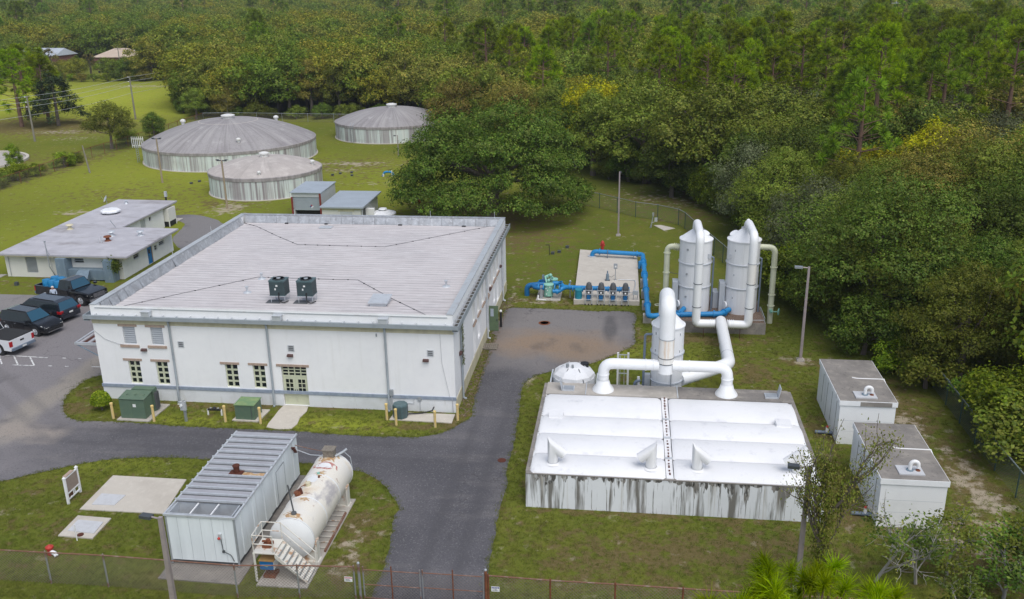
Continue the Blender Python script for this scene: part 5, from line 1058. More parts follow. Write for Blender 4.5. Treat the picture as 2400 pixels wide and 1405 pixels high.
MB().tube(bendpath([(3.1, 60.65, .95), (3.7, 60.7, 1.0), (4.1, 61.5, 1.15)], .2, 4), r*.9, 16).build('pipe_elbow', 'pipe_blue', bp, smooth=40)
for p, d in (((1.42, 73, .8), (0, 1, 0)), ((1.40, 73.9, .8), (0, 1, 0)), ((1.47, 70.0, .8), (0, 1, 0)), ((1.46, 70.5, .8), (0, 1, 0)), ((1.53, 66.5, .8), (0, 1, 0)), ((1.59, 63.0, .8), (0, 1, 0)), ((-2.3, 76.5, .8), (1, -.15, 0)), ((.9, 76.02, .8), (1, -.15, 0)), ((3.9, 60.67, .99), (1, 0, 0)), ((5.0, 60.68, 1.03), (1, 0, 0)), ((6.1, 60.7, 1.08), (1, 0, 0)), ((6.8, 61.0, 1.1), (.6, .75, 0)), ((3.6, 60.7, 1.0), (.5, .8, 0))):
    v = Vector(d).normalized()*.045
    MB().cyl(Vector(p)-v, Vector(p)+v, r+.075, n=16).build('flange', 'pipe_blue', bp, smooth=40)
MB().lathe((-2.95, 76.6, .345), [(.38, 0), (.38, .05), (.2, .06)], 20, close=False).build('base_flange', 'light_metal', bp)
MB().cyl((1.12, 73.2, .4), (1.12, 73.2, 1.0), .13, n=12).cyl((1.12, 73.2, .8), (1.4, 73.2, .8), .1, n=10).build('valve_body', 'pipe_blue', bp, smooth=40)
MB().cyl((1.0, 74.9, .9), (1.5, 74.9, .9), .035, n=6).cyl((1.0, 74.9, .9), (1.0, 74.9, 1.05), .03, n=6).build('valve_handle', 'grey_blue', bp)
for y in (69.6, 66.9, 64.3, 61.6):
    x = 1.35+(75.95-y)*.016
    MB().box(x-.3, x+.3, y-.25, y+.25, -.05, .6).build('pipe_support', 'concrete', bp)
for x in (-1.6, .6): MB().box(x-.02, x+.02, 76.1, 76.5, .34, .68).box(x-.025, x+.025, 76.03, 76.55, .6, 1.03).build('pipe_saddle', 'grey_blue', bp)
# valve manifold: mint strainers, blue loops, header
mf = thing('valve_manifold', (-5.9, 66.4, 0), 'blue pipe manifold with mint green strainer vessels left of the slab', 'pipework')
r = .17; zh = 1.0; Yh = 65.75
MB().tube(bendpath([(-7.55, 66.75, 0), (-7.55, 66.75, .80), (-6.5, 66.75, .92), (-6.1, 66.75, .95)], .35, 6), .2, 14).build('pipe_elbow', 'pipe_blue_dark', mf, smooth=40)
MB().tube(bendpath([(-7.1, 66.75, .88), (-6.9, 66.15, .85), (-6.2, 66.1, .85)], .3, 5), r, 14).build('pipe_length', 'pipe_blue_dark', mf, smooth=40)
MB().tube(bendpath([(-6.7, 66.8, .92), (-6.4, 67.4, 1.0), (-5.8, 67.4, 1.0)], .3, 5), r, 14).build('pipe_length', 'pipe_blue_dark', mf, smooth=40)
MB().tube(bendpath([(-5.6, 67.3, .85), (-4.95, 67.3, .85), (-4.75, 66.5, .85), (-4.4, 66.3, .9)], .3, 5), r, 14).build('pipe_length', 'pipe_blue', mf, smooth=40)
MB().tube(bendpath([(-5.5, 66.1, .62), (-5.0, 66.1, .62), (-4.8, 66.3, .8), (-4.4, 66.3, .9)], .2, 4), r, 14).build('pipe_length', 'pipe_blue', mf, smooth=40)
MB().tube([(-4.45, 66.25, .9), (-3.4, 65.95, zh), (.3, Yh, zh)], r, 14).build('header_pipe', 'pipe_blue', mf, smooth=40)
for x in (-6.6, -6.2, -5.35, -5.0, -4.25, -3.95, -3.2, -2.1, -1.3, -.45): MB().cyl((x-.035, 66.2 if x < -4 else 65.8, .88 if x < -4.3 else .98), (x+.035, 66.2 if x < -4 else 65.8, .88 if x < -4.3 else .98), .245, n=14).build('flange', 'pipe_blue', mf, smooth=40)
MB().lathe((-5.85, 66.45, 0), [(.36, .18), (.36, .98), (.40, 1.0), (.40, 1.07), (.2, 1.15), (.02, 1.17)], 24).build('strainer_vessel', 'mint', mf, smooth=35)
MB().lathe((-5.55, 67.6, 0), [(.30, .18), (.30, 1.05), (.34, 1.07), (.34, 1.14), (.02, 1.2)], 24).build('strainer_vessel', 'mint', mf, smooth=35)
for dx, dy in ((-.25, -.2), (.25, -.2), (-.25, .2), (.25, .2)): MB().cyl((-5.85+dx, 66.45+dy, 0), (-5.85+dx, 66.45+dy, .2), .035, n=6).build('vessel_leg', 'mint', mf)
MB().tube([(-6.0, 66.5, 1.15), (-6.15, 66.9, 1.5), (-5.9, 67.2, 1.55), (-5.6, 67.5, 1.25)], .07, 8).cyl((-6.3, 67.0, 1.45), (-5.9, 66.9, 1.5), .08, n=8).ball((-5.85, 66.55, 1.32), .13, 8).ball((-5.75, 67.0, 1.6), .14, 8).build('top_piping', 'mint', mf, smooth=45)
MB().box(-6.38, -6.22, 66.9, 67.05, 1.3, 1.62).build('actuator', 'duct_blue', mf)
for k, (x, z) in enumerate(((-6.02, .8), (-5.72, .92), (-5.9, .66), (-5.98, .38))): MB().cyl((x, 66.12, z), (x, 66.06, z), .04, n=10).build('gauge', 'white_plastic', mf)
MB().box(-6.45, -6.27, 65.95, 66.12, 0, 1.05).build('panel_post', 'grey_metal', mf); MB().tube([(-6.6, 66.0, .3), (-6.6, 65.7, .08), (-5.95, 65.6, .05)], .04, 6).build('drain_pipe', 'white_plastic', mf)
MB().lathe((-4.95, 66.9, 1.12), [(.16, 0), (.16, .03), (.12, .03), (.12, 0)], 14).lathe((-6.5, 67.0, 1.15), [(.16, 0), (.16, .03), (.12, .03), (.12, 0)], 14).build('hand_wheel', 'pipe_blue', mf)
MB().cyl((-4.2, 66.5, 0), (-4.2, 66.5, 1.25), .05, n=8).ball((-4.2, 66.5, 1.32), .09, 6).build('vent_post', 'grey_metal', mf)
MB().lathe((-3.5, 65.45, 0), [(.27, .34), (.27, .98), (.30, 1.0), (.28, 1.06), (.02, 1.08)], 20).build('surge_vessel', 'teal', mf, smooth=35)
o = MB().box(-6.75, -4.9, 65.6, 68.2, -.05, .04).build('concrete_slab', 'concrete'); o['kind'] = 'structure'
# four pump units in frames
px = [-2.72, -1.80, -.92, .0]
names = ['leftmost pump unit in a grey frame, nearest the teal vessel', 'second pump unit in a grey frame from the teal vessel', 'third pump unit in a grey frame from the teal vessel', 'rightmost pump unit in a grey frame, nearest the long blue pipe']
pu = thing('pump_unit', (px[0], 65.1, 0), names[0], 'pump', 'four framed pump units along the blue header')
f = MB()
for dx in (-.25, .25):
    for y in (64.85, 65.45): f.box(px[0]+dx-.025, px[0]+dx+.025, y-.025, y+.025, .0, 1.2)
for z in (.42, .85, 1.15):
    f.box(px[0]-.25, px[0]+.25, 64.83, 64.87, z, z+.04).box(px[0]-.25, px[0]+.25, 65.43, 65.47, z, z+.04)
f.build('frame', 'light_metal', pu)
MB().lathe((px[0], 65.35, 0), [(.19, .45), (.19, 1.15), (.24, 1.17), (.24, 1.32), (.16, 1.6), (.02, 1.68)], 16).build('motor', 'cont_dark', pu, smooth=40)
MB().cyl((px[0]-.3, Yh, zh), (px[0]+.3, Yh, zh), .2, n=14).build('valve_body', 'pipe_blue', pu, smooth=40)
MB().box(px[0]-.14, px[0]+.14, 64.9, 65.1, .35, .72).build('gear_box', 'pipe_blue_dark', pu)
MB().ball((px[0], 64.85, .98), .07, 6).build('gauge', 'white_plastic', pu)
for dx in (-.25, 0, .25): MB().cyl((px[0]+dx, 64.85, -.02), (px[0]+dx, 64.85, .12), .045, n=8).build('foot', 'black', pu)
for i in (1, 2, 3): copy_tree(pu, (px[i], 65.1, 0), label=names[i])
# fittings on the slab
t = thing('control_post', (-.83, 70.11, .34), 'grey control box on a slender post in the middle of the slab', 'control box')
MB().cyl((-.83, 70.11, .34), (-.83, 70.11, 1.35), .03, n=8).lathe((-.83, 70.11, .34), [(.14, 0), (.12, .03)], 10, close=False).build('post', 'grey_metal', t); MB().box(-.98, -.68, 70.0, 70.12, 1.30, 1.70).build('box', 'grey_metal', t); MB().box(-.90, -.76, 69.985, 70.0, 1.42, 1.55).build('display', 'plate', t)
t = thing('level_sensor', (-1.45, 69.94, .34), 'small grey sensor stand on a dark plate on the slab', 'sensor')
MB().box(-1.65, -1.25, 69.8, 70.1, .34, .37).build('base_plate', 'dark_metal', t); MB().lathe((-1.45, 69.95, .37), [(.13, 0), (.11, .5), (.05, .55), (.05, .75), (.02, .78)], 12).build('housing', 'duct_blue', t, smooth=40)
MB().tube([(-1.4, 69.95, .75), (-1.15, 70.0, .6), (-.9, 70.1, .75)], .015, 5).build('cable', 'wire', t)
t = thing('junction_rack', (.75, 65.4, 0), 'grey junction boxes and conduits on a stand at the slab corner', 'control box')
MB().box(.55, .95, 65.3, 65.45, .75, 1.05).build('box', 'light_metal', t); MB().cyl((.6, 65.38, 0), (.6, 65.38, .75), .025, n=6).cyl((.9, 65.38, 0), (.9, 65.38, .75), .025, n=6).build('stand', 'grey_metal', t)
MB().tube(bendpath([(.2, 65.7, .8), (.6, 66.6, .5), (.75, 68.5, .42), (.75, 70, .4), (-.6, 70.1, .37)], .3), .03, 6).build('conduit', 'light_metal', t)
t = thing('fire_hydrant', (-2.15, 79.6, 0), 'red hydrant behind the blue pipe at the far side of the slab', 'hydrant')
MB().lathe((-2.15, 79.6, 0), [(.13, 0), (.13, .62), (.18, .64), (.16, .8), (.06, .92), (.02, .95)], 14).build('barrel', 'red', t, smooth=40); MB().cyl((-2.38, 79.6, .5), (-1.92, 79.6, .5), .08, n=10).build('nozzle', 'red', t)
t = thing('black_post', (-6.74, 77.84, 0), 'thin black post with a short arm on the lawn left of the slab', 'post')
MB().tube([(-6.74, 77.84, 0), (-6.8, 77.84, .95), (-7.1, 77.84, .93)], .03, 6).build('post', 'black', t)
t = thing('meter_post', (2.31, 88.03, 0), 'grey meter post with white box beside a small slab near the far fence', 'meter')
MB().cyl((2.31, 88.03, 0), (2.5, 88.03, 1.35), .05, n=8).box(2.4, 2.56, 87.95, 88.1, 1.2, 1.5).build('post', 'grey_metal', t); MB().box(2.62, 2.9, 87.95, 88.1, .62, 1.0).build('box', 'tin_box', t); MB().tube([(2.2, 88, 0), (2.35, 88, .5), (2.7, 88, .62)], .03, 6).build('conduit', 'grey_metal', t)

# ============================================================ TWO SMALL CONCRETE BOX TANKS
def boxtank(x0, x1, y0, y1, h, lab, py):
    t = thing('box_tank', ((x0+x1)/2, (y0+y1)/2, 0), lab, 'tank', 'white concrete box tanks by the right fence')
    MB().box(x0, x1, y0, y1, -.1, h-.28).build('wall', 'box_white', t)
    MB().box(x0-.06, x1+.06, y0-.06, y1+.06, h-.278, h-.02).build('roof_edge', 'box_white', t)
    MB().box(x0-.03, x1+.03, y0-.03, y1+.03, h-.019, h).build('roof', 'concrete_dark', t)
    cx_ = (x0+x1)/2 - .05
    MB().box(cx_-.52, cx_+.55, py-.38, py+.4, h+.001, h+.06).build('cover_plate', 'plate_grey', t)
    MB().tube([(cx_, py, h+.06), (cx_, py, h+.32)] + [(cx_+.17-.17*math.cos(a), py, h+.32+.17*math.sin(a)) for a in np.linspace(.3, math.pi, 8)] + [(cx_+.34, py, h+.2)], .085, 12).build('gooseneck_vent', 'white_plastic', t, smooth=45)
    MB().lathe((cx_, py, h+.06), [(.16, 0), (.16, .04), (.1, .05)], 14, close=False).build('flange', 'duct_blue', t); MB().lathe((cx_+.34, py-.02, h+.06), [(.1, 0), (.1, .03), (.02, .03)], 12).build('port', 'rust', t)
    ym = (y0+y1)/2 + .1
    MB().tube([((x0+x1)/2-.2, ym+.1, h+.02), ((x0+x1)/2, ym, h+.02), (x1+.05, ym, h+.02), (x1+.12, ym-.3, h-.2), (x1+.12, ym-1.5, h-.3)], .03, 6).build('conduit', 'white_plastic', t)
    for k in range(4): MB().tube([(x0-.005, y0+.7+k*1.15, h-.35), (x0-.005, y0+.8+k*1.15, .1+.3*(k % 2))], .012, 4).build('wall_joint', 'concrete_dark', t)
    for z in (.75, 1.35): MB().box(x0+.1, x1-.1, y0-.004, y0+.0, z, z+.012).build('wall_joint', 'frp_grey', t)
    return t
b1 = boxtank(11.08, 13.82, 44.35, 49.75, 2.5, 'white concrete box tank with grey roof, the farther of two by the fence', 45.0)
MB().box(12.05, 13.6, 44.28, 44.33, 2.22, 2.46).build('exposed_patch', 'concrete_dark', b1)
b2 = boxtank(11.25, 14.0, 36.7, 42.0, 2.42, 'white concrete box tank with grey roof, the nearer of two by the fence', 37.4)
for x, y, w_ in ((10.45, 45.4, 'farther'), (10.6, 37.5, 'nearer')):
    t = thing('valve_pipe', (x, y, 0), 'short grey pipe with a white and red valve beside the %s box tank' % w_, 'pipe')
    MB().cyl((x-.25, y, .12), (x+.62, y-.05, .12), .09, n=10).build('pipe', 'grey_blue', t, smooth=40); MB().lathe((x+.35, y-.03, .1), [(.08, 0), (.08, .3), (.02, .31)], 10).build('stem', 'white_plastic', t); MB().ball((x+.35, y-.03, .45), .07, 6).build('cap', 'red', t)
# ============================================================ CONTAINER AND FUEL TANK
ct = thing('generator_enclosure', (-17.1, 34.4, 0), 'white metal generator enclosure with a ribbed grey roof and rusty exhaust', 'enclosure')
CX0, CX1, CY0, CY1, CH = -18.62, -15.62, 30.75, 38.1, 2.45
MB().box(CX0+.10, CX1-.10, CY0+.10, CY1-.10, .05, .30).build('base_frame', 'cont_dark', ct)
n = 6; w = (CX1-CX0)/n
for i in range(n): MB().box(CX0+i*w+.006, CX0+(i+1)*w-.006, CY0, CY0+.04, .30, CH-.02).build('wall_panel', 'cont_white', ct)
n = 12; w = (CY1-CY0)/n
for i in range(n):
    y = CY0 + i*w; a = .035 if i % 2 else 0
    MB().box(CX1-.06, CX1-.035+a, y+.004, y+w-.004, .30, CH-.02).build('wall_panel', 'cont_white', ct)
MB().box(CX0, CX0+.04, CY0+.045, CY1-.045, .22, CH-.02).build('wall', 'cont_white', ct); MB().box(CX0+.05, CX1-.07, CY1-.04, CY1, .22, CH-.02).build('wall', 'cont_white', ct)
for x in (CX0, CX1-.06): MB().box(x-.01, x+.07, CY0-.012, CY0+.045, .1, CH).build('corner_post', 'grey_metal', ct)
MB().box(CX0-.05, CX1+.05, CY0-.05, CY0+.03, CH-.05, CH+.04).box(CX1-.03, CX1+.05, CY0+.035, CY1+.05, CH-.05, CH+.04).box(CX0-.05, CX0+.03, CY0+.035, CY1+.05, CH-.05, CH+.04).build('roof_trim', 'light_metal', ct)
# open louvred bay at the front of the roof
oy = CY0 + 1.05
MB().box(CX0+.2, CX1-.2, CY0+.12, oy-.08, CH-.75, CH-.73).build('bay_floor', 'cont_dark', ct)
MB().box(CX0+.12, CX1-.12, CY0+.07, CY0+.11, CH-.75, CH+.03).box(CX0+.12, CX1-.12, oy-.08, oy-.04, CH-.75, CH+.03).box(CX0+.12, CX0+.16, CY0+.115, oy-.085, CH-.75, CH+.03).box(CX1-.16, CX1-.12, CY0+.115, oy-.085, CH-.75, CH+.03).build('bay_wall', 'light_metal', ct)
for x in (CX0+1.05, CX0+1.95): MB().box(x-.025, x+.025, CY0+.12, oy-.09, CH-.02, CH+.03).build('bay_bar', 'white_plastic', ct)
n = 12; w = (CY1-oy)/n
for i in range(n):
    y = oy + i*w
    MB().add([(CX0+.04, y+.01, CH+.035), (CX1-.04, y+.01, CH+.035), (CX1-.04, y+w-.01, CH+.035), (CX0+.04, y+w-.01, CH+.035), (CX0+.04, y+.01, CH), (CX1-.04, y+.01, CH), (CX1-.04, y+w-.01, CH), (CX0+.04, y+w-.01, CH)], [(0, 1, 2, 3), (4, 5, 1, 0), (6, 7, 3, 2), (5, 6, 2, 1), (7, 4, 0, 3)]).build('roof_panel', 'cont_roof', ct)
    MB().box(CX0-.04, CX1+.04, y-.03, y+.03, CH, CH+.13).build('roof_rib', 'light_metal', ct); MB().box(CX0+.05, CX1-.05, y-.11, y-.031, CH+.03, CH+.042).build('rib_shade', 'cont_dark', ct)  # dark strip beside each rib: the rib's shadow put in as colour
MB().box(CX0+1.35, CX0+1.95, 34.0, 34.45, CH+.037, CH+.08).lathe((CX0+1.65, 34.25, CH+.08), [(.13, 0), (.13, .28), (.16, .28), (.16, .34), (.1, .34)], 12).build('exhaust_stack', 'rust_dark', ct)
MB().add([(CX0+1.9, 34.0, CH+.039), (CX1-.05, 33.98, CH+.039), (CX1-.05, 34.42, CH+.039), (CX0+2.5, 34.22, CH+.039), (CX0+2.0, 34.45, CH+.039)], [(0, 1, 2, 3, 4)]).build('rust_streak', 'rust_stain', ct)
MB().box(CX1+.002, CX1+.012, 35.3, 36.25, .35, 1.95).build('door', 'cont_white', ct)
MB().box(CX1+.003, CX1+.016, 35.26, 35.30, .3, 2.0).box(CX1+.003, CX1+.016, 36.25, 36.29, .3, 2.0).box(CX1+.003, CX1+.016, 35.3, 36.25, 1.955, 2.0).build('door_frame', 'grey_metal', ct)
mm = MB()
for k in range(4): mm.cyl((CX1-.02, 37.4+k*.08, 2.1-k*.12), (CX1+.18, 37.35+k*.08, 2.15-k*.12), .035, n=6)
mm.build('cable_glands', 'rust_dark', ct)
MB().box(CX1-.75, CX1-.62, CY0-.08, CY0-.005, 1.45, 1.68).build('switch_box', 'tin_box', ct); MB().ball((CX1-.72, CY0-.1, 1.5), .06, 6).build('red_button', 'red', ct)
MB().tube(bendpath([(CX1-.66, CY0-.05, 1.45), (CX1-.62, CY0-.05, .85), (CX1-.3, CY0-.05, .7), (CX1-.2, CY0-.05, .4)], .1), .018, 5).box(CX1-.66, CX1-.56, CY0-.08, CY0-.02, .8, .9).build('cable', 'dark_metal', ct)

ft = thing('fuel_tank', (-13.3, 34, 0), 'rust stained white horizontal fuel tank on saddles beside the generator enclosure', 'fuel tank')
TX, TZ, TR_ = -13.50, 1.22, .95; TY0, TY1 = 31.4, 37.0
mb = MB(); prof = [(TY0-.22, .02), (TY0-.2, .35), (TY0-.12, .70), (TY0-.03, .90), (TY0, TR_)]
def ytube(mb, prof, n=36):
    v = []
    for y, r_ in prof:
        for j in range(n): a = 2*math.pi*j/n; v.append((TX + r_*math.cos(a), y, TZ + r_*math.sin(a)))
    k = len(prof); mb.add(v, [(i*n+j, (i+1)*n+j, (i+1)*n+(j+1) % n, i*n+(j+1) % n) for i in range(k-1) for j in range(n)]); return mb
ytube(MB(), [(TY0, TR_), (TY1, TR_)]).build('shell', 'fuel_tank', ft, smooth=30)
ytube(MB(), prof).build('end_cap', 'fuel_end', ft, smooth=30); ytube(MB(), [(2*TY1 - 2*TY1 + TY1 + (TY0-y), r_) for y, r_ in prof[::-1]]).build('end_cap', 'fuel_tank', ft, smooth=30)
for y in (TY0+.02, 33.1, 35.0, TY1-.05): ytube(MB(), [(y-.03, TR_), (y-.03, TR_+.014), (y+.03, TR_+.014), (y+.03, TR_)]).build('weld_band', 'fuel_end', ft, smooth=30)
def saddle(y):
    mb = MB(); n = 10; pts = [(TX + TR_*math.cos(a), TZ + TR_*math.sin(a)) for a in np.linspace(math.pi+.15, 2*math.pi-.15, n)]
    for d in (0, .16):
        mb.add([(px_, y+d, pz) for px_, pz in pts] + [(TX+.98, y+d, .1), (TX-.98, y+d, .1)], [tuple(range(n+2))])
    mb.box(TX-1.04, TX+1.04, y-.12, y+.28, .06, .10).box(TX+.93, TX+1.0, y-.1, y+.26, .1, 1.05).box(TX-1.0, TX-.93, y-.1, y+.26, .1, 1.05)
    mb.build('saddle', 'stair_white', ft)
saddle(31.55); saddle(35.9)
MB().box(TX-.9, TX-.8, 31.9, 35.8, .061, .2).box(TX+1.02, TX+1.1, 32.2, 35.2, .061, .16).build('skid_beam', 'rust_rail', ft)
mm = MB()
for k in range(8): mm.box(TX+.2, TX+1.02, 32.4+k*.42, 32.44+k*.42, .10, .14)
mm.build('skid_slats', 'stair_white', ft)
def on_top(y, dx=0): return (TX+dx, y, TZ + math.sqrt(TR_**2 - dx*dx))
def top_disc(name, m, y, dx, r_, h, n=18):
    a = math.asin(dx/TR_); c = Vector(on_top(y, dx)); nrm = Vector((math.sin(a), 0, math.cos(a)))
    return MB().cyl(c - nrm*.06, c + nrm*h, r_, n=n).build(name, m, ft, smooth=40)
def patch(y0, y1, a0, a1, m, name, rag=.12, seed=0, off=.004):
    rr = random.Random(seed); n = 9; pts = []
    for i in range(n*2):
        t = 2*math.pi*i/(n*2); k = 1 + rr.uniform(-rag, rag)*2
        pts.append(((y0+y1)/2 + (y1-y0)/2*math.cos(t)*k, (a0+a1)/2 + (a1-a0)/2*math.sin(t)*k))
    v = [(TX + (TR_+off)*math.sin(a), y, TZ + (TR_+off)*math.cos(a)) for y, a in pts]
    yc, ac = (y0+y1)/2, (a0+a1)/2; v.append((TX+(TR_+off)*math.sin(ac), yc, TZ+(TR_+off)*math.cos(ac)))
    # ring of inner points keeps the patch on the curve
    mid = [(TX+(TR_+off)*math.sin((a+ac)/2), (y+yc)/2, TZ+(TR_+off)*math.cos((a+ac)/2)) for y, a in pts]
    k = len(pts); v += mid; f = [(i, (i+1) % k, k+1+(i+1) % k, k+1+i) for i in range(k)] + [(k+1+i, k+1+(i+1) % k, k) for i in range(k)]
    MB().add(v, f).build(name, m, ft, smooth=60)
patch(36.2, 37.0, -.5, .5, 'rust_stain', 'rust_patch', .15, 3); patch(31.4, 31.9, -.45, .5, 'rust_stain', 'rust_patch', .2, 4)
patch(35.55, 36.15, -.62, .62, 'red_stain', 'red_ring', .1, 5, .006); patch(35.62, 36.05, -.42, .42, 'fuel_end', 'painted_disc', .08, 6, .009)
patch(33.9, 34.5, -.5, -.05, 'rust_stain', 'rust_patch', .25, 7); patch(34.9, 35.3, -.2, .35, 'rust_stain', 'rust_patch', .25, 8); patch(32.8, 33.1, -.1, .3, 'rust_stain', 'rust_patch', .3, 9)
patch(34.3, 34.9, -.42, .15, 'fuel_end', 'painted_disc', .08, 12, .008)
top_disc('fill_cap', 'rust', 33.35, -.32, .17, .16); top_disc('fill_cap', 'rust_dark', 33.35, -.2, .08, .24)
top_disc('pressure_cap', 'tan_paint', 34.05, -.12, .12, .14)
top_disc('fitting', 'rust', 34.75, .12, .05, .08, 10); top_disc('fitting', 'mint', 35.05, .0, .07, .06, 10)
MB().cyl(on_top(31.75, .05), (TX-.1, 31.75, TZ+TR_+1.35), .035, n=8).lathe(on_top(31.75, .04), [(.12, -.06), (.11, .08), (.04, .1)], 12).build('vent_pipe', 'cont_dark', ft, smooth=40)
MB().tube([on_top(34.2, -.15), (TX-.35, 33.8, TZ+1.02), (TX-.32, 33.45, TZ+1.1)], .018, 5).build('copper_line', 'rust', ft)
MB().box(TX-.28, TX+.22, 36.55, 36.95, TZ+.86, TZ+1.28).box(TX-.32, TX+.26, 36.5, 37.0, TZ+1.28, TZ+1.33).build('pump_box', 'wood_grey', ft)
MB().tube([(TX+.25, 36.7, TZ+.95), (TX+.6, 36.9, TZ+1.1), (TX+.75, 37.0, TZ+1.2)], .06, 6).tube([(TX+.55, 37.2, TZ+.9), (TX+.85, 37.1, TZ+.7), (TX+.95, 37.0, TZ+.1)], .02, 5).build('pipe_elbow', 'grey_metal', ft)
o = MB().tube([(CX1+.1, 37.6, 2.15), (-14.6, 37.3, 2.15), (TX-.2, 36.8, TZ+1.1)], .018, 5).build('fuel_line', 'rust_rail'); tag(o, 'thin rusty fuel line strung from the generator enclosure to the tank', 'pipe')
o = MB().tube([(CX1+.1, 37.5, 2.0), (-14.6, 37.1, 1.95), (TX-.25, 36.7, TZ+.95)], .022, 5).build('fuel_line', 'light_metal'); tag(o, 'pale conduit strung just below the rusty line to the fuel tank', 'pipe')
# stairs and platform at the tank front
st = thing('access_stairs', (-13.6, 30.4, 0), 'rusty white steel stairs and railed platform in front of the fuel tank', 'stairs')
pzt = 1.42
MB().box(-14.62, -13.72, 29.95, 31.0, pzt-.04, pzt).build('platform', 'stair_white', st)
for x, y in ((-14.58, 29.98), (-14.58, 30.95), (-13.75, 30.95)): MB().cyl((x, y, .06), (x, y, pzt-.04), .05 if y < 30.5 else .035, n=10).build('leg', 'stair_white', st)
rl = MB()
def rail(pts, r_=.022): rl.tube(pts, r_, 6)
for z in (pzt+.40, pzt+.80): rail([(-13.75, 29.98, z), (-14.58, 29.98, z), (-14.58, 30.97, z), (-13.75, 30.97, z)])
for x, y in ((-14.58, 29.98), (-14.58, 30.97), (-13.75, 29.98), (-13.75, 30.97)): rail([(x, y, pzt), (x, y, pzt+.8)])
sx0, sz0, sx1, sz1 = -13.72, pzt, -12.45, .10
for y in (30.97,):
    rail([(-13.75, y, pzt+.8), (sx1+.05, y, sz1+.85), (sx1+.05, y, .1)]); rail([(-13.75, y, pzt+.4), (sx1+.05, y, sz1+.42)])
rl.build('railing', 'stair_white', st)
for y in (30.0, 30.95):
    MB().add([(sx0, y-.02, sz0), (sx1, y-.02, sz1), (sx1, y-.02, sz1-.05), (sx0, y-.02, sz0-.22), (sx0, y+.02, sz0), (sx1, y+.02, sz1), (sx1, y+.02, sz1-.05), (sx0, y+.02, sz0-.22)], [(0, 3, 2, 1), (4, 5, 6, 7), (0, 1, 5, 4), (3, 7, 6, 2), (0, 4, 7, 3), (1, 2, 6, 5)]).build('stringer', 'stair_white', st)
for k in range(8):
    t_ = (k+.5)/8; x = sx0+(sx1-sx0)*t_; z = sz0+(sz1-sz0)*t_
    MB().box(x-.10, x+.07, 30.025, 30.925, z-.03, z-.005).build('tread', 'stair_white', st)
    MB().box(x+.05, x+.07, 30.025, 30.925, z-.12, z-.031).build('riser_bar', 'grey_metal', st)
t = thing('blue_cabinet', (-14.15, 30.25, .06), 'blue fronted white pump cabinet with a rusty top under the stair platform', 'cabinet')
MB().box(-14.45, -13.85, 30.12, 30.75, .55, .95).build('casing', 'white_plastic', t); MB().box(-14.43, -13.87, 30.08, 30.118, .56, .92).build('front_panel', 'cooler_blue', t); MB().box(-14.22, -14.08, 30.072, 30.078, .70, .76).build('badge', 'mint', t)
MB().box(-14.47, -13.83, 30.06, 30.77, .951, .99).build('top', 'orange_wood', t); MB().box(-14.4, -13.9, 30.2, 30.7, .061, .18).cyl((-14.3, 30.4, .06), (-14.3, 30.4, .55), .05, n=8).cyl((-14.0, 30.4, .06), (-14.0, 30.4, .55), .05, n=8).build('stand', 'rust', t)
t = thing('fuel_dispenser', (-14.2, 30.5, pzt), 'rusty fuel dispenser standing on the stair platform by the fuel tank', 'pump')
MB().box(-14.35, -14.0, 30.3, 30.7, pzt+.001, pzt+.12).cyl((-14.15, 30.5, pzt+.1), (-14.15, 30.5, pzt+.3), .08, n=10).cyl((-14.4, 30.5, pzt+.2), (-13.95, 30.5, pzt+.2), .05, n=8).build('body', 'rust', t, smooth=40)

# ============================================================ SIGN FRAME, SLAB HATCHES, HYDRANT
t = thing('board_frame', (-25.84, 35.3, 0), 'white framed notice board with a brown panel on the grass by the drive bend', 'notice board')
A_, B_ = (-25.81, 34.81), (-25.86, 35.88)
for (x, y) in (A_, B_): MB().box(x-.05, x+.05, y-.05, y+.05, 0, 1.36).add([(x-.07, y-.07, 1.36), (x+.07, y-.07, 1.36), (x+.07, y+.07, 1.36), (x-.07, y+.07, 1.36), (x, y, 1.45)], [(0, 1, 4), (1, 2, 4), (2, 3, 4), (3, 0, 4)]).build('post', 'white_plastic', t)
for z in (.16, .46, 1.26): MB().box(-25.86, -25.80, 34.87, 35.82, z, z+.06).build('cross_bar', 'white_plastic', t)
MB().box(-25.85, -25.82, 34.88, 35.81, .53, 1.25).build('panel', 'sign_tan', t)
MB().box(-25.98, -25.80, 34.95, 35.6, 1.33, 1.36).build('top_cap', 'tan_brick', t)
for k in range(5): MB().box(-25.838, -25.82, 34.98+k*.11, 35.05+k*.11, .23 + .05*(k % 2), .45).build('dark_mark', 'rust_dark' if k < 3 else 'white_plastic', t)
for pts, lab in (([(-24.68, 35.74), (-23.44, 35.71), (-23.51, 34.82), (-24.61, 34.76)], 'pale square steel hatch set in the larger concrete slab'), ([(-24.50, 33.45), (-23.24, 33.4), (-23.17, 32.5), (-24.46, 32.58)], 'pale square steel hatch set in the smaller concrete slab')):
    z = .052 if pts[0][1] > 35 else .062
    tag(MB().prism(pts, z, z+.035).build('floor_hatch', 'plate_grey'), lab, 'hatch')
tag(MB().lathe((-23.72, 32.35, .06), [(.14, 0), (.14, .03), (.02, .035)], 14).build('round_cover', 'rust_dark'), 'small round dark cover at the corner of the smaller slab', 'cover')
tag(MB().cyl((-23.68, 32.01, 0), (-23.68, 32.01, .80), .025, n=6).build('marker_stick', 'white_plastic'), 'thin white marker stick beside the smaller concrete slab', 'post')
t = thing('valve_stub', (-24.22, 30.9, 0), 'low red and pale blue valve stub in the grass behind the front fence', 'valve')
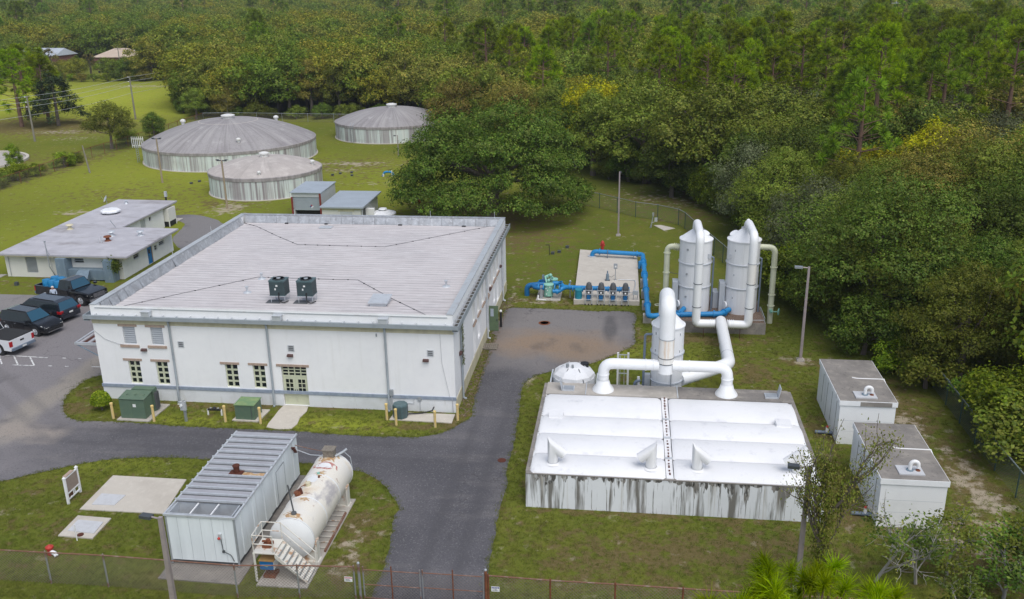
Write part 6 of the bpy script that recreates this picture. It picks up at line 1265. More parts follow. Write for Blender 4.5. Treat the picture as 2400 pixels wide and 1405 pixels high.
MB().lathe((-24.22, 30.9, 0), [(.12, 0), (.12, .32), (.17, .33), (.17, .40), (.05, .48), (.02, .5)], 12).build('red_body', 'red', t, smooth=40); MB().tube([(-24.2, 30.88, .18), (-23.95, 30.8, .15), (-23.85, 30.75, .05)], .09, 8).build('nozzle', 'frp_white', t, smooth=40)

# ============================================================ EQUIPMENT ALONG THE MAIN FACADE
t = thing('transformer', (-27.2, 44.2, .07), 'large green pad transformer cabinet with open rear fin bank at the left of the facade', 'transformer')
MB().box(-27.98, -26.52, 43.55, 44.45, .07, 1.25).build('cabinet', 'green_box', t)
MB().box(-27.99, -27.255, 43.52, 43.546, .1, 1.2).build('door', 'green_box', t); MB().box(-27.245, -26.51, 43.52, 43.546, .1, 1.2).build('door', 'green_box', t)
MB().add([(-28.03, 43.48, 1.252), (-26.47, 43.48, 1.252), (-26.47, 44.5, 1.34), (-28.03, 44.5, 1.34), (-28.03, 43.48, 1.27), (-26.47, 43.48, 1.27), (-26.47, 44.5, 1.38), (-28.03, 44.5, 1.38)], [(0, 3, 2, 1), (4, 5, 6, 7), (0, 1, 5, 4), (1, 2, 6, 5), (2, 3, 7, 6), (3, 0, 4, 7)]).build('lid', 'green_box', t)
MB().box(-27.75, -26.45, 44.52, 44.95, .07, 1.42).build('rear_tank', 'green_box', t)
fm = MB().box(-26.445, -26.36, -.012, .012, .2, 1.2)
for k in range(7): MB().box(-26.445, -26.34, 44.55+k*.055, 44.575+k*.055, .2, 1.2).build('cooling_fin', 'cont_dark', t)
MB().box(-27.2, -27.02, 43.51, 43.518, .78, .96).build('notice', 'plate', t)
for x in (-27.7, -27.2, -26.7): MB().box(x-.02, x+.02, 43.9, 44.05, 1.33, 1.36).build('hinge', 'green_box', t)
t = thing('transformer', (-20.8, 44.4, .07), 'smaller square green utility cabinet with a pale mossy lid left of the door path', 'transformer')
MB().box(-21.44, -20.32, 43.98, 45.0, .07, .93).build('cabinet', 'green_box', t); MB().box(-21.48, -20.28, 43.94, 45.04, .931, .975).build('lid', 'green_box_pale', t)
MB().box(-20.5, -20.47, 43.965, 43.978, .1, .9).build('door_seam', 'dark_metal', t)
bd = thing('bollard', (-28.48, 43.52, 0), '', 'bollard', 'yellow bollards along the front of the white building')
MB().lathe((-28.48, 43.52, 0), [(.075, -.05), (.075, .88)], 12).build('post', 'yellow_post', bd, smooth=40); MB().lathe((-28.48, 43.52, 0), [(.088, .885), (.088, .98), (.06, 1.0), (.01, 1.01)], 12).build('cap', 'yellow_post', bd, smooth=40)
BL = [(-28.48, 43.52, 'left of the large green transformer'), (-26.0, 43.42, 'right of the large green transformer'), (-21.95, 43.75, 'left of the small green cabinet'), (-19.9, 43.72, 'right of the small green cabinet beside the path'), (-13.0, 44.85, 'left of the round air conditioner by the wall'), (-12.32, 44.25, 'standing right in front of the round air conditioner'), (-10.13, 44.21, 'at the front of the concrete slab corner'), (-9.05, 45.15, 'at the right corner of the building, farthest right')]
bd['label'] = 'pale yellow bollard ' + BL[0][2]
for x, y, l in BL[1:]: copy_tree(bd, (x, y, 0), label='pale yellow bollard ' + l)
t = thing('ac_unit', (-12.3, 45.2, .05), 'round-topped dark grey air conditioner on a slab at the right of the facade', 'air conditioner')
MB().lathe((-12.3, 45.22, .05), [(.40, 0), (.43, .03), (.43, .74), (.40, .80), (.36, .80)], 8, a0=math.pi/8).build('casing', 'condenser', t)
for k in range(32):
    a = 2*math.pi*k/32
    MB().obox((-12.3+.405*math.cos(a), 45.22+.405*math.sin(a), .1), .015, .012, .62, a).build('fin', 'cont_dark', t)
MB().lathe((-12.3, 45.22, .80), [(.37, .0), (.37, .04), (.34, .05), (.34, .0)], 24).build('fan_ring', 'condenser', t); MB().lathe((-12.3, 45.22, .802), [(.34, 0), (.001, .001)], 24, close=False).build('fan_well', 'black', t)
for k in range(6): MB().obox((-12.3+.17*math.cos(k*1.047), 45.22+.17*math.sin(k*1.047), .835), .32, .012, .012, k*1.047).build('guard_bar', 'grey_metal', t)
MB().tube([(-11.9, 45.4, .15), (-11.2, 45.65, .1), (-10.6, 45.7, .25), (-10.55, 45.98, .35)], .035, 6).build('refrigerant_line', 'black', t)
t = thing('meter_pedestal', (-24.2, 43.62, 0), 'grey steel utility pedestal with a pale meter box in front of the facade', 'meter')
MB().cyl((-24.2, 43.62, 0), (-24.2, 43.62, 1.25), .085, n=10).build('post', 'galv', t); MB().box(-24.38, -24.05, 43.48, 43.60, .72, 1.25).build('box', 'tin_box', t); MB().cyl((-24.3, 43.48, 1.02), (-24.3, 43.40, 1.02), .07, n=12).cyl((-24.5, 43.52, 1.08), (-24.38, 43.52, 1.08), .03, n=8).build('dial', 'plate', t)
t = thing('backflow_valve', (-22.9, 44.5, 0), 'black and silver backflow valve with white legs low against the facade', 'valve')
MB().cyl((-23.3, 44.5, .34), (-22.5, 44.5, .34), .06, n=10).ball((-22.9, 44.5, .40), .12, 6).build('valve_body', 'black', t, smooth=40)
for x in (-23.3, -22.5): MB().cyl((x, 44.5, -.02), (x, 44.5, .36), .05, n=8).build('riser_pipe', 'white_plastic', t)
for x in (-23.12, -22.68): MB().lathe((x, 44.5, .42), [(.07, 0), (.07, .03), (.02, .04)], 10).build('wheel', 'chrome', t)
t = thing('pallet', (-8.8, 55.9, 0), 'weathered grey wooden pallet lying by the right wall of the building', 'pallet')
for k in range(7): MB().obox((-8.8+(k-3)*.13, 55.9, .10), .09, 1.0, .02, .02).build('slat', 'wood_grey', t)
for y in (-.42, 0, .42): MB().obox((-8.8, 55.9+y, .016), .95, .08, .082, .02).build('runner', 'wood_grey', t)
t = thing('black_standpipe', (-8.62, 59.75, 0), 'short black standpipe with a white cap behind the open green door', 'pipe')
MB().cyl((-8.62, 59.75, 0), (-8.62, 59.75, 1.15), .08, n=10).build('pipe', 'black', t); MB().ball((-8.62, 59.75, 1.2), .10, 6).build('cap', 'white_plastic', t)

# ============================================================ LIGHT POLES AND UTILITY POLES
def lightpole(x, y, h, lab, arm, m='steel_pole', w=.085, base=True, lamp='dark_metal'):
    t = thing('light_pole', (x, y, 0), lab, 'light pole', 'light poles in the grounds')
    MB().add([(x+sx*w*k, y+sy*w*k, z) for z, k in ((-.05, 1), (h, .7)) for sx, sy in ((-1, -1), (1, -1), (1, 1), (-1, 1))], [(0, 1, 5, 4), (1, 2, 6, 5), (2, 3, 7, 6), (3, 0, 4, 7), (4, 5, 6, 7)]).build('pole', m, t)
    if base: MB().box(x-.22, x+.22, y-.22, y+.22, -.05, .12).box(x-.15, x+.15, y-.15, y+.15, .12, .18).build('base', 'concrete', t)
    ax, ay = arm
    L = math.hypot(ax, ay); a = math.atan2(ay, ax)
    MB().tube([(x, y, h-.08), (x+ax*.5, y+ay*.5, h-.05)], .035, 6).build('arm', m, t)
    MB().obox((x+ax*.8, y+ay*.8, h-.12), L*.62, .26, .12, a).build('lamp_head', lamp, t)
    return t
lightpole(11.1, 55.43, 6.22, 'slim steel light pole standing against the trees right of the towers', (-.75, .1), lamp='galv')
lightpole(-.82, 84.82, 6.14, 'slim steel light pole on the lawn behind the blue piping slab', (.12, .05))
lightpole(-16.9, 27.6, 4.42, 'near square light pole in front of the generator enclosure', (-.75, .12), w=.10, base=False)
lightpole(7.05, 31.7, 5.55, 'near light pole half hidden by the leafy tree in front of the box tanks', (-.7, .1), w=.10)
lightpole(-32.17, 125.48, 2.9, 'short light pole in front of the far round tank', (-.5, 0), base=False, w=.07)
def woodpole(x, y, h, lab, lean=(0, 0), m='wood_pole_tan', tee=True):
    t = thing('wooden_pole', (x, y, 0), lab, 'pole', 'wooden poles on the left lawn')
    MB().cyl((x, y, -.1), (x+lean[0], y+lean[1], h), .12, .085, n=10).build('pole', m, t, smooth=40)
    if tee:
        X_, Y_ = x+lean[0], y+lean[1]
        MB().box(X_-.55, X_+.55, Y_-.05, Y_+.05, h-.10, h).box(X_-.62, X_-.36, Y_-.12, Y_+.12, h, h+.08).box(X_+.36, X_+.62, Y_-.12, Y_+.12, h, h+.08).build('lamp_bar', 'dark_metal', t)
woodpole(-57.36, 106.0, 5.5, 'tan wooden lamp pole in front of the largest round tank')
woodpole(-43.31, 93.09, 5.34, 'tan wooden lamp pole in front of the smallest round tank')
woodpole(-70.26, 111.53, 3.6, 'thin leaning pale pole by the overgrown left fence', (-.5, .1), 'wood_pole', False)
UP = [(-94.03, 135.79, 7.0), (-90.36, 160.55, 7.6), (-95.29, 202.54, 6.95)]
ul = ['wooden power pole on the left lawn in front of the dark cedar', 'wooden power pole in the middle of the open meadow', 'wooden power pole at the far meadow edge before the wood']
for (x, y, h), l in zip(UP, ul):
    t = thing('utility_pole', (x, y, 0), l, 'utility pole', 'wooden power poles crossing the meadow')
    MB().cyl((x, y, -.1), (x, y, h), .17, .11, n=10).build('pole', 'wood_pole', t, smooth=40)
    for z in (h-.05, h-.85, h-1.6): MB().cyl((x, y, z), (x-.32, y, z), .03, n=6).lathe((x-.34, y, z-.06), [(.06, 0), (.09, .05), (.06, .12), (.02, .16)], 8).build('insulator', 'frp_white', t)
lines = [(-94.0-20, 135.79-38, 7.0)] + UP + [(-103, 262, 9)]
for i in range(len(lines)-1):
    a, b = lines[i], lines[i+1]
    for k, dz in enumerate((.05, -.8, -1.55, -2.9)):
        pts = []
        for s_ in range(11):
            u = s_/10; x = a[0]+(b[0]-a[0])*u - .34*(k > 0); y = a[1]+(b[1]-a[1])*u
            pts.append((x, y, a[2]+(b[2]-a[2])*u + dz - 4*.35*u*(1-u)))
        tag(MB().tube(pts, .022, 4).build('power_line', 'wire_pale'), '%s power line %s' % (['topmost', 'second', 'third', 'lowest'][k], ['from the left edge to the pole before the cedar', 'between the cedar pole and the meadow pole', 'between the meadow pole and the far edge pole', 'running from the far edge pole into the wood'][i]), 'power line', 'power lines over the meadow')

# ============================================================ CHAIN-LINK FENCES
def chain_mesh(mb, a, b, z0, z1, sp, r_):
    a = Vector((*a, 0)); b = Vector((*b, 0)); L = (b-a).length; d = (b-a)/L; H = z1-z0; nrm = Vector((-d.y, d.x, 0))
    for sg in (1, -1):
        s_ = -H
        while s_ < L:
            u0, u1 = s_, s_+H; zz0, zz1 = (z0, z1) if sg > 0 else (z1, z0)
            c0, c1 = max(u0, 0), min(u1, L)
            if c1 - c0 > .05:
                w0 = zz0 + (zz1-zz0)*(c0-u0)/H; w1 = zz0 + (zz1-zz0)*(c1-u0)/H
                p0 = a + d*c0 + Vector((0, 0, w0)); p1 = a + d*c1 + Vector((0, 0, w1)); o_ = Vector((-d.x*(w1-w0), -d.y*(w1-w0), (c1-c0)))
                o_ = o_.normalized()*r_; q = nrm*r_
                v = [p0+o_, p0-o_*.5+q, p0-o_*.5-q, p1+o_, p1-o_*.5+q, p1-o_*.5-q]
                mb.add(v, [(0, 1, 4, 3), (1, 2, 5, 4), (2, 0, 3, 5)])
            s_ += sp
def fence(name, pts, h, label, pm, wm, sp=.16, wr=.006, step=2.5, barbs=False, toprail=True, mid=None, rail_m=None, post_r=.035):
    t = thing(name, (*pts[0], 0), label, 'fence', 'chain link fences around the plant')
    mesh = MB(); pmesh = MB().lathe((0, 0, 0), [(post_r, -.1), (post_r, h+.05), (.01, h+.09)], 8).mesh('post', pm)
    for i in range(len(pts)-1):
        a, b = Vector(pts[i]), Vector(pts[i+1]); L = (b-a).length; k = max(1, round(L/step)); d = (b-a)/L
        chain_mesh(mesh, a, b, .04, h, sp, wr)
        for j in range(k + (1 if i == len(pts)-2 else 0)):
            q = a + d*L*j/k; inst('post', pmesh, t, (q.x, q.y, 0))
        if toprail: MB().cyl((a.x, a.y, h), (b.x, b.y, h), .028, n=6).build('top_rail', rail_m or pm, t)
        if mid: MB().cyl((a.x, a.y, mid), (b.x, b.y, mid), .022, n=6).build('mid_rail', rail_m or pm, t)
        if barbs:
            n_ = Vector((d.y, -d.x, 0)); wires = MB()
            for w_ in range(3): wires.cyl(a.to_3d()+n_*(.1+.12*w_)+Vector((0, 0, h+.1+.12*w_)), b.to_3d()+n_*(.1+.12*w_)+Vector((0, 0, h+.1+.12*w_)), .008, n=4)
            wires.build('barbed_wire', wm, t)
            for j in range(k): q = (a + d*L*j/k).to_3d(); MB().cyl(q+Vector((0, 0, h)), q+n_*.38+Vector((0, 0, h+.38)), .018, n=6).build('barb_arm', pm, t)
    o = mesh.build('chain_link', wm, t); o['kind'] = 'stuff'; return t
fence('front_fence', [(-34, 28.85), (-22.97, 29.0), (-20.51, 29.05), (-14.97, 28.95), (-12.5, 29.2), (-10.25, 29.35)], 1.5, 'rusty chain link fence along the bottom, left of the gate', 'galv_rust', 'chain_wire', .14, .0055, 2.6, rail_m='rust_rail')
fence('front_fence', [(-4.95, 29.45), (-2.55, 29.4), (-.09, 29.42), (2.44, 29.42), (8.0, 29.45), (13, 29.5)], 1.42, 'rusty chain link fence along the bottom, right of the gate', 'rust', 'chain_wire', .14, .0055, 2.6, mid=None, rail_m='rust_rail')
fence('side_fence', [(18.12, 52), (18.12, 45), (18.14, 42.24), (18.2, 39.76), (18.3, 34), (18.4, 29.5)], 1.45, 'dark chain link fence with barbed wire along the wood on the right', 'fence_green', 'chain_wire_green', .16, .006, 2.6, barbs=True, rail_m='galv')
fence('side_fence', [(-9.5, 100.6), (-4.92, 97.33), (-2.98, 95.78), (.82, 92.1), (3.01, 91.0), (4.99, 89.26), (5.55, 87.82), (6.6, 83), (7.6, 78.9), (8.15, 76.65), (9.6, 70)], 1.6, 'dark green chain link fence curving behind the blue piping and towers', 'fence_green', 'chain_wire_green', .2, .007, 3.5, rail_m='galv')
fence('back_fence', [(-76, 158), (-70.9, 158.6), (-51.5, 157), (-38, 156)], 1.5, 'far chain link fence behind the round tanks at the wood edge', 'galv', 'chain_wire', .3, .008, 5)
fence('left_fence', [(-75.2, 84), (-75.25, 100.36), (-75.4, 108.8), (-76.3, 122.3), (-75.9, 135), (-76, 158)], 1.5, 'overgrown chain link fence along the left edge of the tank lawn', 'rust', 'chain_wire', .25, .007, 3.4)
# entrance gate: two leaves
def leaf(x0, x1, y, lab):
    t = thing('entrance_gate', (x0, y, 0), lab, 'gate', 'rusty entrance gate leaves across the drive')
    for x in (x0, x1): MB().cyl((x, y, .08), (x, y, 1.55), .03, n=8).build('stile', 'galv_rust', t)
    MB().cyl(((x0+x1)/2, y, .08), ((x0+x1)/2, y, 1.62), .025, n=8).build('stile', 'rust', t)
    for z in (.1, .72, 1.40): MB().cyl((x0, y, z), (x1, y, z), .02, n=8).build('gate_rail', 'rust_rail', t)
    m_ = MB(); chain_mesh(m_, (x0, y), (x1, y), .1, 1.4, .14, .0055); o = m_.build('chain_link', 'chain_wire', t); o['kind'] = 'stuff'
leaf(-9.88, -7.62, 29.35, 'left leaf of the rusty chain link entrance gate across the drive'); leaf(-7.52, -5.14, 29.38, 'right leaf of the rusty chain link entrance gate across the drive')
for x, y, m, l in ((-10.05, 29.35, 'galv_rust', 'thick grey gate post at the left end of the entrance gate'), (-5.04, 29.42, 'rust', 'thick rusty red gate post at the right end of the entrance gate')):
    t = thing('gate_post', (x, y, 0), l, 'gate post'); MB().cyl((x, y, -.1), (x, y, 1.68), .055, n=12).build('post', m, t); MB().ball((x, y, 1.68), .06, 6).build('cap', 'grey_metal', t)
for x, y, z, hm, lab in ((-10.45, 29.22, 1.0, 'sign_red', 'small white sign with a red header on the fence left of the gate'), (-4.66, 29.34, .9, 'sign_blue', 'small white sign with a blue header on the fence right of the gate')):
    t = thing('fence_sign', (x, y, z), lab, 'sign')
    MB().box(x-.16, x+.16, y-.012, y, z-.1, z+.12).build('plate', 'white_plastic', t)
    MB().box(x-.14, x+.14, y-.016, y-.0122, z+.045, z+.105).build('header', hm, t)
    for k in range(4): MB().box(x-.11+k*.06, x-.075+k*.06, y-.019, y-.0162, z+.06, z+.09).build('header_mark', 'white_plastic', t)
    for k in range(3): MB().box(x-.12+.1*(k % 2 if hm == 'sign_blue' else 0), x+.1-.03*k, y-.016, y-.0122, z-.06+k*.032, z-.048+k*.032).build('text_line', 'sign_ink', t)
# ============================================================ VEHICLES
def loft(mb, secs, mi=0, cap=True):
    """secs: list of rings (equal count) of points"""
    n = len(secs[0]); v = [p for s_ in secs for p in s_]; k = len(secs)
    f = [(i*n+j, i*n+(j+1) % n, (i+1)*n+(j+1) % n, (i+1)*n+j) for i in range(k-1) for j in range(n)]
    if cap: f += [tuple(range(n))[::-1], tuple(range((k-1)*n, k*n))]
    return mb.add(v, f, mi)
def ring(x, w, z0, z1, rt=.12, rb=.08):
    """rounded-box ring across the car at x: half width w"""
    return [(x, -w+rb, z0), (x, -w, z0+rb), (x, -w, z1-rt), (x, -w+rt*.6, z1), (x, w-rt*.6, z1), (x, w, z1-rt), (x, w, z0+rb), (x, w-rb, z0)]
def wheel(t, x, y, r_, out):
    s_ = 1 if out > 0 else -1
    ty = MB().tube([(x, y-.12*s_, r_), (x, y+.12*s_, r_)], r_, 22).build('wheel', 'rubber', t, world=False, smooth=30)
    MB().tube([(x, y+.10*s_, r_), (x, y+.128*s_, r_)], r_*.66, 18).build('rim', 'light_metal', ty, world=False, smooth=30)
    m_ = MB()
    for k in range(5):
        a = k*2*math.pi/5; m_.tube([(x+.1*r_*math.cos(a), y+.132*s_, r_+.1*r_*math.sin(a)), (x+.6*r_*math.cos(a), y+.132*s_, r_+.6*r_*math.sin(a))], .03, 5)
    m_.build('spoke', 'chrome', ty, world=False)
def vehicle(kind, name, loc, rz, lab, paint, glassm='glass_dark', wb=3.9, L=6.1, Wd=2.05):
    """origin on the ground at the middle of the wheelbase, nose towards +x"""
    t = thing(name, loc, lab, 'pickup truck' if 'truck' in name else ('minivan' if 'van' in name else 'car'), 'parked vehicles in the left lot', rz)
    w = Wd/2; B = lambda mb, nm, m, p=None, **k: mb.build(nm, m, p or t, world=False, **k)
    truck = kind == 'truck'
    r_ = .43 if truck else .36
    xf, xr = wb/2, -wb/2; nose = xf + (.98 if not truck else 1.0); tail = -(L - nose)
    zb = .42 if truck else .28; belt = 1.18 if truck else .98; hood = 1.16 if truck else .98
    if truck:
        secs = [ring(nose, w*.86, zb+.1, .95), ring(nose-.08, w*.94, zb, 1.08), ring(nose-.6, w, zb, hood), ring(xf-.75, w, zb, hood+.05), ring(xf-.9, w, zb, belt+.05), ring(-.55, w, zb, belt+.02)]
        B(loft(MB(), secs), 'body', paint, smooth=45)
        # open bed: outer shell, rails and floor
        B(MB().box(tail+.05, -.56, -w, -w+.10, zb, belt+.02).box(tail+.05, -.56, w-.10, w, zb, belt+.02).box(tail+.05, -.56, -w+.1, w-.1, zb+.05, zb+.22).box(-.66, -.56, -w+.1, w-.1, zb+.22, belt+.02), 'bed', paint)
        tg = B(MB().box(tail, tail+.08, -w+.03, w-.03, zb+.12, belt+.02), 'tailgate', paint)
        B(MB().box(tail-.015, tail, -.16, .16, belt-.25, belt-.14), 'tailgate_handle', 'black', tg)
        ch = [(-.52, .02, belt), (-.42, .10, 1.86), (.1, .16, 1.93), (.75, .16, 1.90), (xf-.82, .02, belt+.06)]
    else:
        suv = kind == 'suv'
        zr = 1.68
        secs = [ring(nose, w*.78, zb+.1, .66), ring(nose-.12, w*.92, zb, .82), ring(nose-.7, w, zb, hood-.03), ring(xf-.35, w, zb, hood+.06), ring(0, w, zb, belt+.02), ring(tail+.5, w, zb, belt+.06), ring(tail+.12, w*.95, zb+.05, belt+.04), ring(tail, w*.88, zb+.15, .9)]
        B(loft(MB(), secs), 'body', paint, smooth=45)
        ch = [(tail+.10, .05, belt), (tail+.42, .18, zr-.07), (tail+.9, .17, zr), (.45 if suv else .7, .17, zr-.02), (xf-.30 if suv else xf+.1, .03, hood+.05)]
    # cabin shell: roof and pillars, with the glass panels set just proud
    wb_, wt = w-.06, w-.30
    zt = ch[2][2]
    def cab(x, z):      # half width at height z
        k = max(0, min(1, (z-belt)/(zt-belt))); return wb_ + (wt-wb_)*k
    prof = [(x, z) for x, _, z in ch]
    v = [(x, -cab(x, z), z) for x, z in prof] + [(x, cab(x, z), z) for x, z in prof]; n = len(prof)
    mb = MB(); mb.add(v, [tuple(range(n)), tuple(range(n, 2*n))[::-1]] + [(i, n+i, n+i+1, i+1) for i in range(n-1)])
    B(mb, 'cabin', paint, smooth=0)
    def quadglass(nm, p, off, m=glassm):
        a, b, c, d = [Vector(q) for q in p]; ce = (a+b+c+d)/4; nn = (b-a).cross(d-a).normalized()
        if nn.dot(ce - Vector((ce.x*.3, 0, .9))) < 0: nn = -nn
        q = [(ce + (x-ce)*.93) + nn*off for x in (a, b, c, d)]
        B(MB().quad(*q), nm, m)
    f0, f1 = prof[-1], prof[-2]; r0, r1 = prof[0], prof[1]
    quadglass('windscreen', [(f0[0], -cab(*f0), f0[1]), (f0[0], cab(*f0), f0[1]), (f1[0], cab(*f1), f1[1]), (f1[0], -cab(*f1), f1[1])], .012, 'glass_blue')
    quadglass('rear_window', [(r0[0], -cab(*r0), r0[1]), (r0[0], cab(*r0), r0[1]), (r1[0], cab(*r1), r1[1]), (r1[0], -cab(*r1), r1[1])], .012, 'glass_blue' if not truck else glassm)
    zlo, zhi = belt+.06, zt-.12
    xa = r0[0] + (r1[0]-r0[0])*.8 + .06; xb0 = f0[0] + (f1[0]-f0[0])*.12; xb1 = f1[0]+.02
    cuts = [.0, .48, 1.0] if truck else ([.0, .30, .63, 1.0])
    for s_ in (-1, 1):
        for i in range(len(cuts)-1):
            lo0 = xa + (xb0-xa)*cuts[i] + .04; lo1 = xa + (xb0-xa)*cuts[i+1] - .04; hi0 = (r1[0]+.08) + (xb1-r1[0]-.08)*cuts[i] + .04; hi1 = (r1[0]+.08) + (xb1-r1[0]-.08)*cuts[i+1] - .04
            q = [(lo0, s_*(cab(0, zlo)+.008), zlo), (lo1, s_*(cab(0, zlo)+.008), zlo), (hi1, s_*(cab(0, zhi)+.008), zhi), (hi0, s_*(cab(0, zhi)+.008), zhi)]
            B(MB().quad(*q), 'side_window', glassm)
        nd_ = 2 if truck else 2
        for i in range(nd_):
            x0 = (xf-1.05) - (i+1)*1.05; x1 = x0 + 1.0
            dr_ = B(MB().box(x0, x1, s_*(w+.002)-.008, s_*(w+.002)+.008, zb+.12, belt-.06), 'door', paint)
            B(MB().box(x0+.08, x0+.26, s_*(w+.02)-.012, s_*(w+.02)+.012, belt-.2, belt-.15), 'door_handle', 'chrome' if not truck else 'black', dr_)
        B(MB().box(xf-.62, xf-.42, s_*(w+.1)-.11, s_*(w+.1)+.11, belt+.06, belt+.22), 'wing_mirror', paint)
        hl = [(nose-.02, s_*w*.60, .80), (nose-.02, s_*w*.84, .80), (nose-.26, s_*w*.99, .92), (nose-.20, s_*w*.62, .96)] if truck else [(nose-.04, s_*w*.52, .66), (nose-.03, s_*w*.78, .64), (nose-.42, s_*w*.985, .82), (nose-.30, s_*w*.60, .82)]
        o_ = [(x+.03, y*1.01, z+.03) for x, y, z in hl]
        B(MB().quad(*o_), 'headlight', 'headlight')
        if truck: B(MB().box(tail-.012, tail+.10, s_*(w-.09)-.10, s_*(w-.09)+.105, zb+.32, belt-.06), 'tail_light', 'tail_red')
        else: B(MB().box(tail-.0, tail+.34, s_*(w-.16)-.16, s_*(w-.16)+.165, .80, .99), 'tail_light', 'tail_red')
        for x in (xf, xr):
            B(MB().tube([(x, s_*(w-.30), r_), (x, s_*(w+.006), r_)], r_+.09, 24), 'wheel_arch', 'black', smooth=30)
            wheel(t, x, s_*(w-.10), r_, s_)
    if truck:
        g_ = B(MB().box(nose-.03, nose+.02, -w*.56, w*.56, .66, 1.02), 'grille', 'black')
        for k in range(4): B(MB().box(nose+.02, nose+.04, -w*.55, w*.55, .69+k*.085, .73+k*.085), 'grille_bar', 'chrome', g_)
        B(MB().box(nose-.05, nose+.12, -w*.92, w*.92, .42, .62), 'front_bumper', 'chrome'); B(MB().box(tail-.14, tail+.02, -w*.96, w*.96, .45, .63), 'rear_bumper', 'grey_blue')
        B(MB().box(tail-.15, tail-.141, -.17, .17, .50, .60), 'number_plate', 'plate')
    else:
        B(MB().box(nose-.06, nose+.03, -w*.62, w*.62, .40, .56), 'grille', 'black'); B(MB().box(nose-.02, nose+.045, -w*.7, w*.7, .32, .36), 'bumper_trim', 'chrome')
        B(MB().box(tail-.03, tail+.1, -w*.86, w*.86, .35, .62), 'rear_bumper', paint); B(MB().box(tail-.045, tail-.02, -.17, .17, .70, .82), 'number_plate', 'plate')
        for s_ in (-1, 1): B(MB().box(tail+.9, .4, s_*(wt-.06)-.02, s_*(wt-.06)+.02, zt-.005, zt+.04), 'roof_rail', 'black')
    t.scale = (.94, .94, .94); ROOTM[t.name] = ROOTM[t.name] @ Matrix.Scale(.94, 4)
    return t
def place(fw, hd, wb, side, w):
    """origin from a front/rear wheel contact point"""
    return fw
hd = R(-16.5)
tk = vehicle('truck', 'pickup_truck', (-42.75, 62.95, .012), hd, 'black pickup truck with blue drums in its bed, farthest from the camera', 'paint_black')
def local(o, x, y, z=0): return tuple(ROOTM[o.name] @ Vector((x, y, z)))
dl = ['nearest row, at the tailgate', 'nearest row, in the middle', 'nearest row, against the cab', 'far row, at the tailgate', 'far row, in the middle', 'far row, against the cab']
dp = None
for j, yy in enumerate((-.42, .42)):
    for i, xx in enumerate((-2.35, -1.68, -1.02)):
        p = local(tk, xx, yy, .42+.225)
        if dp is None:
            dp = thing('blue_drum', p, 'bright blue plastic drum in the pickup bed, ' + dl[0], 'drum', 'blue drums in the pickup bed')
            MB().lathe((0, 0, 0), [(.27, 0), (.31, .04), (.31, .42), (.325, .44), (.31, .46), (.31, .84), (.29, .87)], 18).build('shell', 'barrel_blue', dp, smooth=35, world=False)
            MB().lathe((0, 0, .872), [(.30, 0), (.30, .02), (.26, .02), (.26, .004), (.001, .004)], 18, close=False).build('lid', 'barrel_blue', dp, world=False)
        else: copy_tree(dp, p, label='bright blue plastic drum in the pickup bed, ' + dl[j*3+i])
hv = R(165); vehicle('van', 'minivan', (-42.55, 59.1, .012), hv, 'dark navy minivan with its tail to the building, behind the black car', 'paint_navy', wb=3.0, L=5.15, Wd=2.0)
hs_ = R(-14.7); vehicle('suv', 'parked_car', (-41.9, 56.35, .012), hs_, 'black estate car with blue tinted windscreen between minivan and white pickup', 'paint_black', wb=2.85, L=4.8, Wd=1.9)
wt_ = vehicle('truck', 'pickup_truck', (-42.75, 53.0, .012), R(168), 'white pickup truck with black bed cover at the left edge', 'paint_white')
ROOT = wt_
MB().box(-3.05, -.68, -.98, .98, 1.205, 1.25).build('bed_cover', 'rubber', wt_, world=False)

